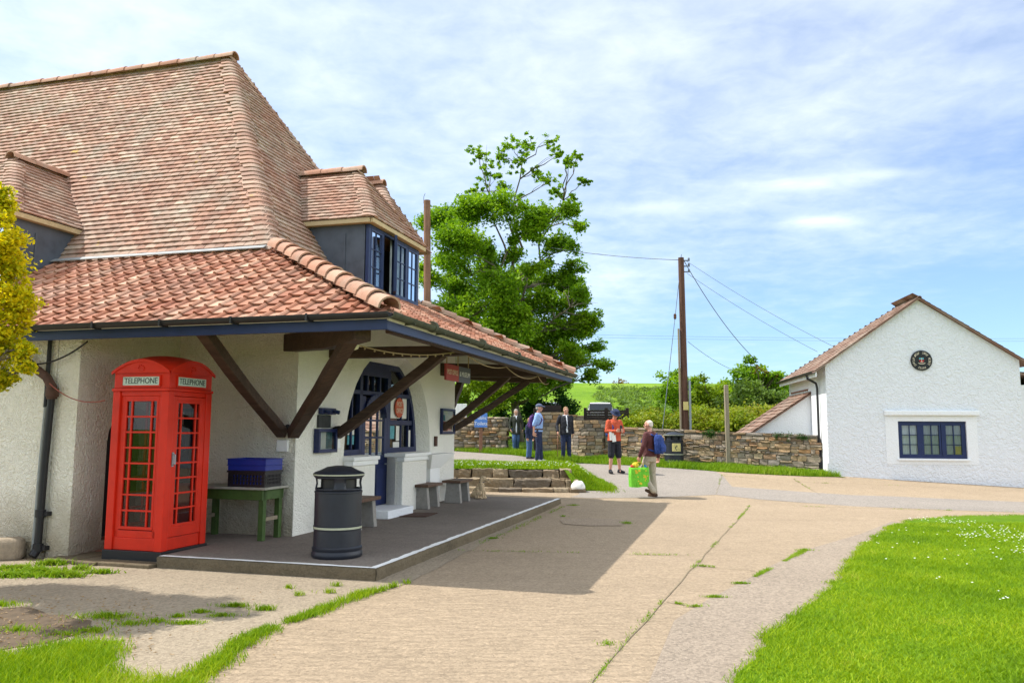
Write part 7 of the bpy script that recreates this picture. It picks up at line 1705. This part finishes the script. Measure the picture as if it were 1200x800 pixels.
# man in orange jacket looking at his phone
p0 = at(719.5, 22.9)
arms = {1: ((.27, .02, 1.16), (.12, .27, 1.16), (.03, .33, 1.18), (-.6, .3, .3), (0, .3, 1)), -1: ((-.27, .04, 1.16), (-.10, .28, 1.15), (-.02, .36, 1.17), (.6, .3, .3), (0, .3, 1))}
legs = {1: ((.12, .02, .50), (.14, .0, .09), -.25), -1: ((-.12, .03, .50), (-.16, .02, .09), .25)}
T, F, J = person('man in an orange jacket, dark shorts and sun hat looking down at his phone', p0, hdg(.45, -.9), 1.78, arms, legs, 'cloth_orange', 'cloth_black', 'cloth_black', 'skin_pink', shorts=True, hat=('bucket', 'cloth_navy'), coat=.03, nod=.55, bulk=1.08, belly=.02)
backpack('dark blue backpack worn by the man in the orange jacket', F, (0, -.20, 1.20), 'cloth_blue', (.28, .15, .40))
m = MB(); m.box(-.04, .04, .34, .352, 1.17, 1.32); o = m.build('phone', M['black_paint'], frame=F, bevel=.004); tag(o, 'black phone held by the man in the orange jacket', 'phone')
m = MB(); m.box(.02, .17, .175, .185, .93, 1.16); m.box(-.02, .10, .19, .198, .88, 1.06); o = m.build('folded_map', M['paper'], frame=F @ Matrix.Rotation(.1, 4, 'Y')); tag(o, 'folded white map hanging at the front of the orange jacket', 'map')
# man in a black jacket leaning on a stick
p0 = at(663, 26.0)
arms = {1: ((.29, -.02, 1.17), (.31, .12, .95), (.32, .16, .80), (-.5, .5, -.2), (0, 1, .2)), -1: hang(-1, .25, -.02, .03)}
T, F, J = person('man in a black jacket and white shirt leaning on a walking stick', p0, hdg(.22, -1), 1.72, arms, {1: ((.09, .03, .50), (.08, -.02, .09), -.2), -1: ((-.11, .01, .50), (-.12, .03, .09), .25)}, 'cloth_black', 'cloth_navy', 'cloth_black', 'skin_pink', hair=('hair_sandy', 0), shirt='cloth_white', coat=.06, belly=.05, bulk=1.12)
m = MB(); m.tube([(.33, .19, .03), (.325, .185, .5), (.325, .18, .83)], [.010, .011, .012], 8); m.tube([(.325, .18, .83), (.325, .20, .86), (.325, .15, .865), (.325, .12, .85)], .013, 8); o = m.build('walking_stick', M['red_pole_wood'], frame=F, smooth='all'); tag(o, 'thin brown walking stick held by the man in the black jacket', 'walking stick')
cm = thing('camera', 'small black camera hanging on the chest of the man in the black jacket', 'camera', F @ Vector((-.06, .22, 1.06))); m = MB(); m.box(-.115, -.005, .20, .24, 1.02, 1.09); m.build('camera_case', M['black_paint'], cm, F, bevel=.006); q = MB(); q.tube([(-.06, .24, 1.05), (-.06, .275, 1.05)], .028, 12); q.build('lens', M['black_paint'], cm, F, smooth=True); q = MB(); q.tube([(-.11, .20, 1.08), (-.10, .17, 1.3), (-.05, .08, 1.47)], .007, 6); q.tube([(-.01, .20, 1.08), (.04, .17, 1.3), (.07, .07, 1.47)], .007, 6); q.build('neck_strap', M['black_paint'], cm, F)
# man in pale blue shirt seen in profile
p0 = at(631, 25.5)
arms = {1: ((.25, -.09, 1.15), (.24, -.10, .90), (.24, -.07, .72), (-.5, .6, 0), (0, 1, 0)), -1: hang(-1, .25, -.03, .03)}
T, F, J = person('man in a pale blue shirt, navy trousers and cap standing in profile', p0, hdg(1, -.18), 1.82, arms, {1: ((.08, .02, .50), (.08, -.02, .09), -.1), -1: ((-.09, .05, .50), (-.09, .08, .09), .1)}, 'cloth_lightblue', 'cloth_navy', 'shoe_white', 'skin_pink', sleeve=.12, hat=('cap', 'cloth_cap'), hair=('hair_grey', -1), bulk=1.0)
m = MB(); loft(m, [((0, 0, .975), .185, .150), ((0, 0, 1.015), .183, .148)], 24); m.build('belt', M['leather'], T, F, smooth=True)
backpack('purple backpack worn by the man in the pale blue shirt', F, (0, -.21, 1.22), 'cloth_purple', (.27, .15, .40))
# the small figure behind him and the woman by the tree
p0 = at(620.5, 26.6)
person('small person in navy jacket and jeans mostly hidden behind the man in pale blue', p0, hdg(.9, -.5), 1.33, {1: hang(1), -1: hang(-1)}, STAND, 'cloth_navy', 'cloth_denim', 'cloth_black', hair=('hair_sandy', 0), coat=.08)
p0 = at(605, 28.9)
arms = {1: ((.27, .0, 1.15), (.24, .10, .92), (.21, .16, .80), (-.5, .4, 0), (0, 1, 0)), -1: ((-.28, .02, 1.15), (-.27, .10, .92), (-.26, .14, .77), (.5, .4, 0), (0, 1, 0))}
person('grey-haired woman in a dark olive coat and jeans standing by the tree trunk', p0, hdg(.15, -1), 1.53, arms, {1: ((.08, .10, .51), (.07, .05, .09), 0), -1: ((-.08, .02, .50), (-.08, -.12, .12), 0, .3)}, 'cloth_olive', 'cloth_denim', 'cloth_black', hair=('hair_grey', 1.0), shirt='cloth_white', coat=.20, bulk=.95)
# the dog sitting by the last bench
dq = FB @ Vector((-5.38, 16.42, .134)); dg_ = thing('dog', 'curly tan dog sitting upright at the end of the last porch bench', 'dog', dq, I4, hdg(.75, -.25)); df = MW[dg_.name] @ Matrix.Scale(.82, 4)
b = MB(); loft(b, [(Vector((0, -.08, .03)), .10, .13), (Vector((0, -.08, .12)), .125, .15), (Vector((0, -.03, .24)), .105, .12), (Vector((0, .03, .34)), .085, .095), (Vector((0, .05, .42)), .06, .065)])
cap_(b, (0, .05, .40), (0, .08, .49), .065, .06); b.ball((0, .09, .515), (.075, .085, .07), 14, 9); cap_(b, (0, .14, .495), (0, .20, .48), .042, .030); b.ball((0, .21, .495), .016, 8, 6)
for s in (-1, 1):
    cap_(b, (s*.075, .07, .51), (s*.09, .075, .41), .030, .034); cap_(b, (s*.06, .06, .30), (s*.06, .11, .16), .045, .034); cap_(b, (s*.06, .11, .16), (s*.06, .12, .03), .033, .028); cap_(b, (s*.06, .12, .025), (s*.06, .165, .022), .028, .022)
    cap_(b, (s*.10, -.10, .12), (s*.12, .05, .16), .075, .055); cap_(b, (s*.12, .05, .15), (s*.12, -.05, .05), .045, .032); cap_(b, (s*.12, -.05, .03), (s*.12, .10, .025), .03, .027)
cap_(b, (0, -.20, .05), (.05, -.33, .04), .03, .018)
db_ = remesh_to(b, 'body', M['dog_fur'], dg_, df, .008, 1)
tx = bpy.data.textures.new('curls', 'CLOUDS'); tx.noise_scale = .03; dm = db_.modifiers.new('curls', 'DISPLACE'); dm.texture = tx; dm.strength = .028; dm.mid_level = .5
m = MB(); m.ball((0, .236, .49), .014, 8, 6); 
for s in (-1, 1): m.ball((s*.035, .158, .535), .010, 8, 6)
m.build('nose_and_eyes', M['black_paint'], db_, df, smooth='all')
m = MB(); m.tube([(.072*math.cos(a), .06+.07*math.sin(a), .425) for a in np.linspace(0, 2*math.pi, 18)], .010, 6); m.build('collar', M['cloth_navy'], dg_, df, smooth='all')
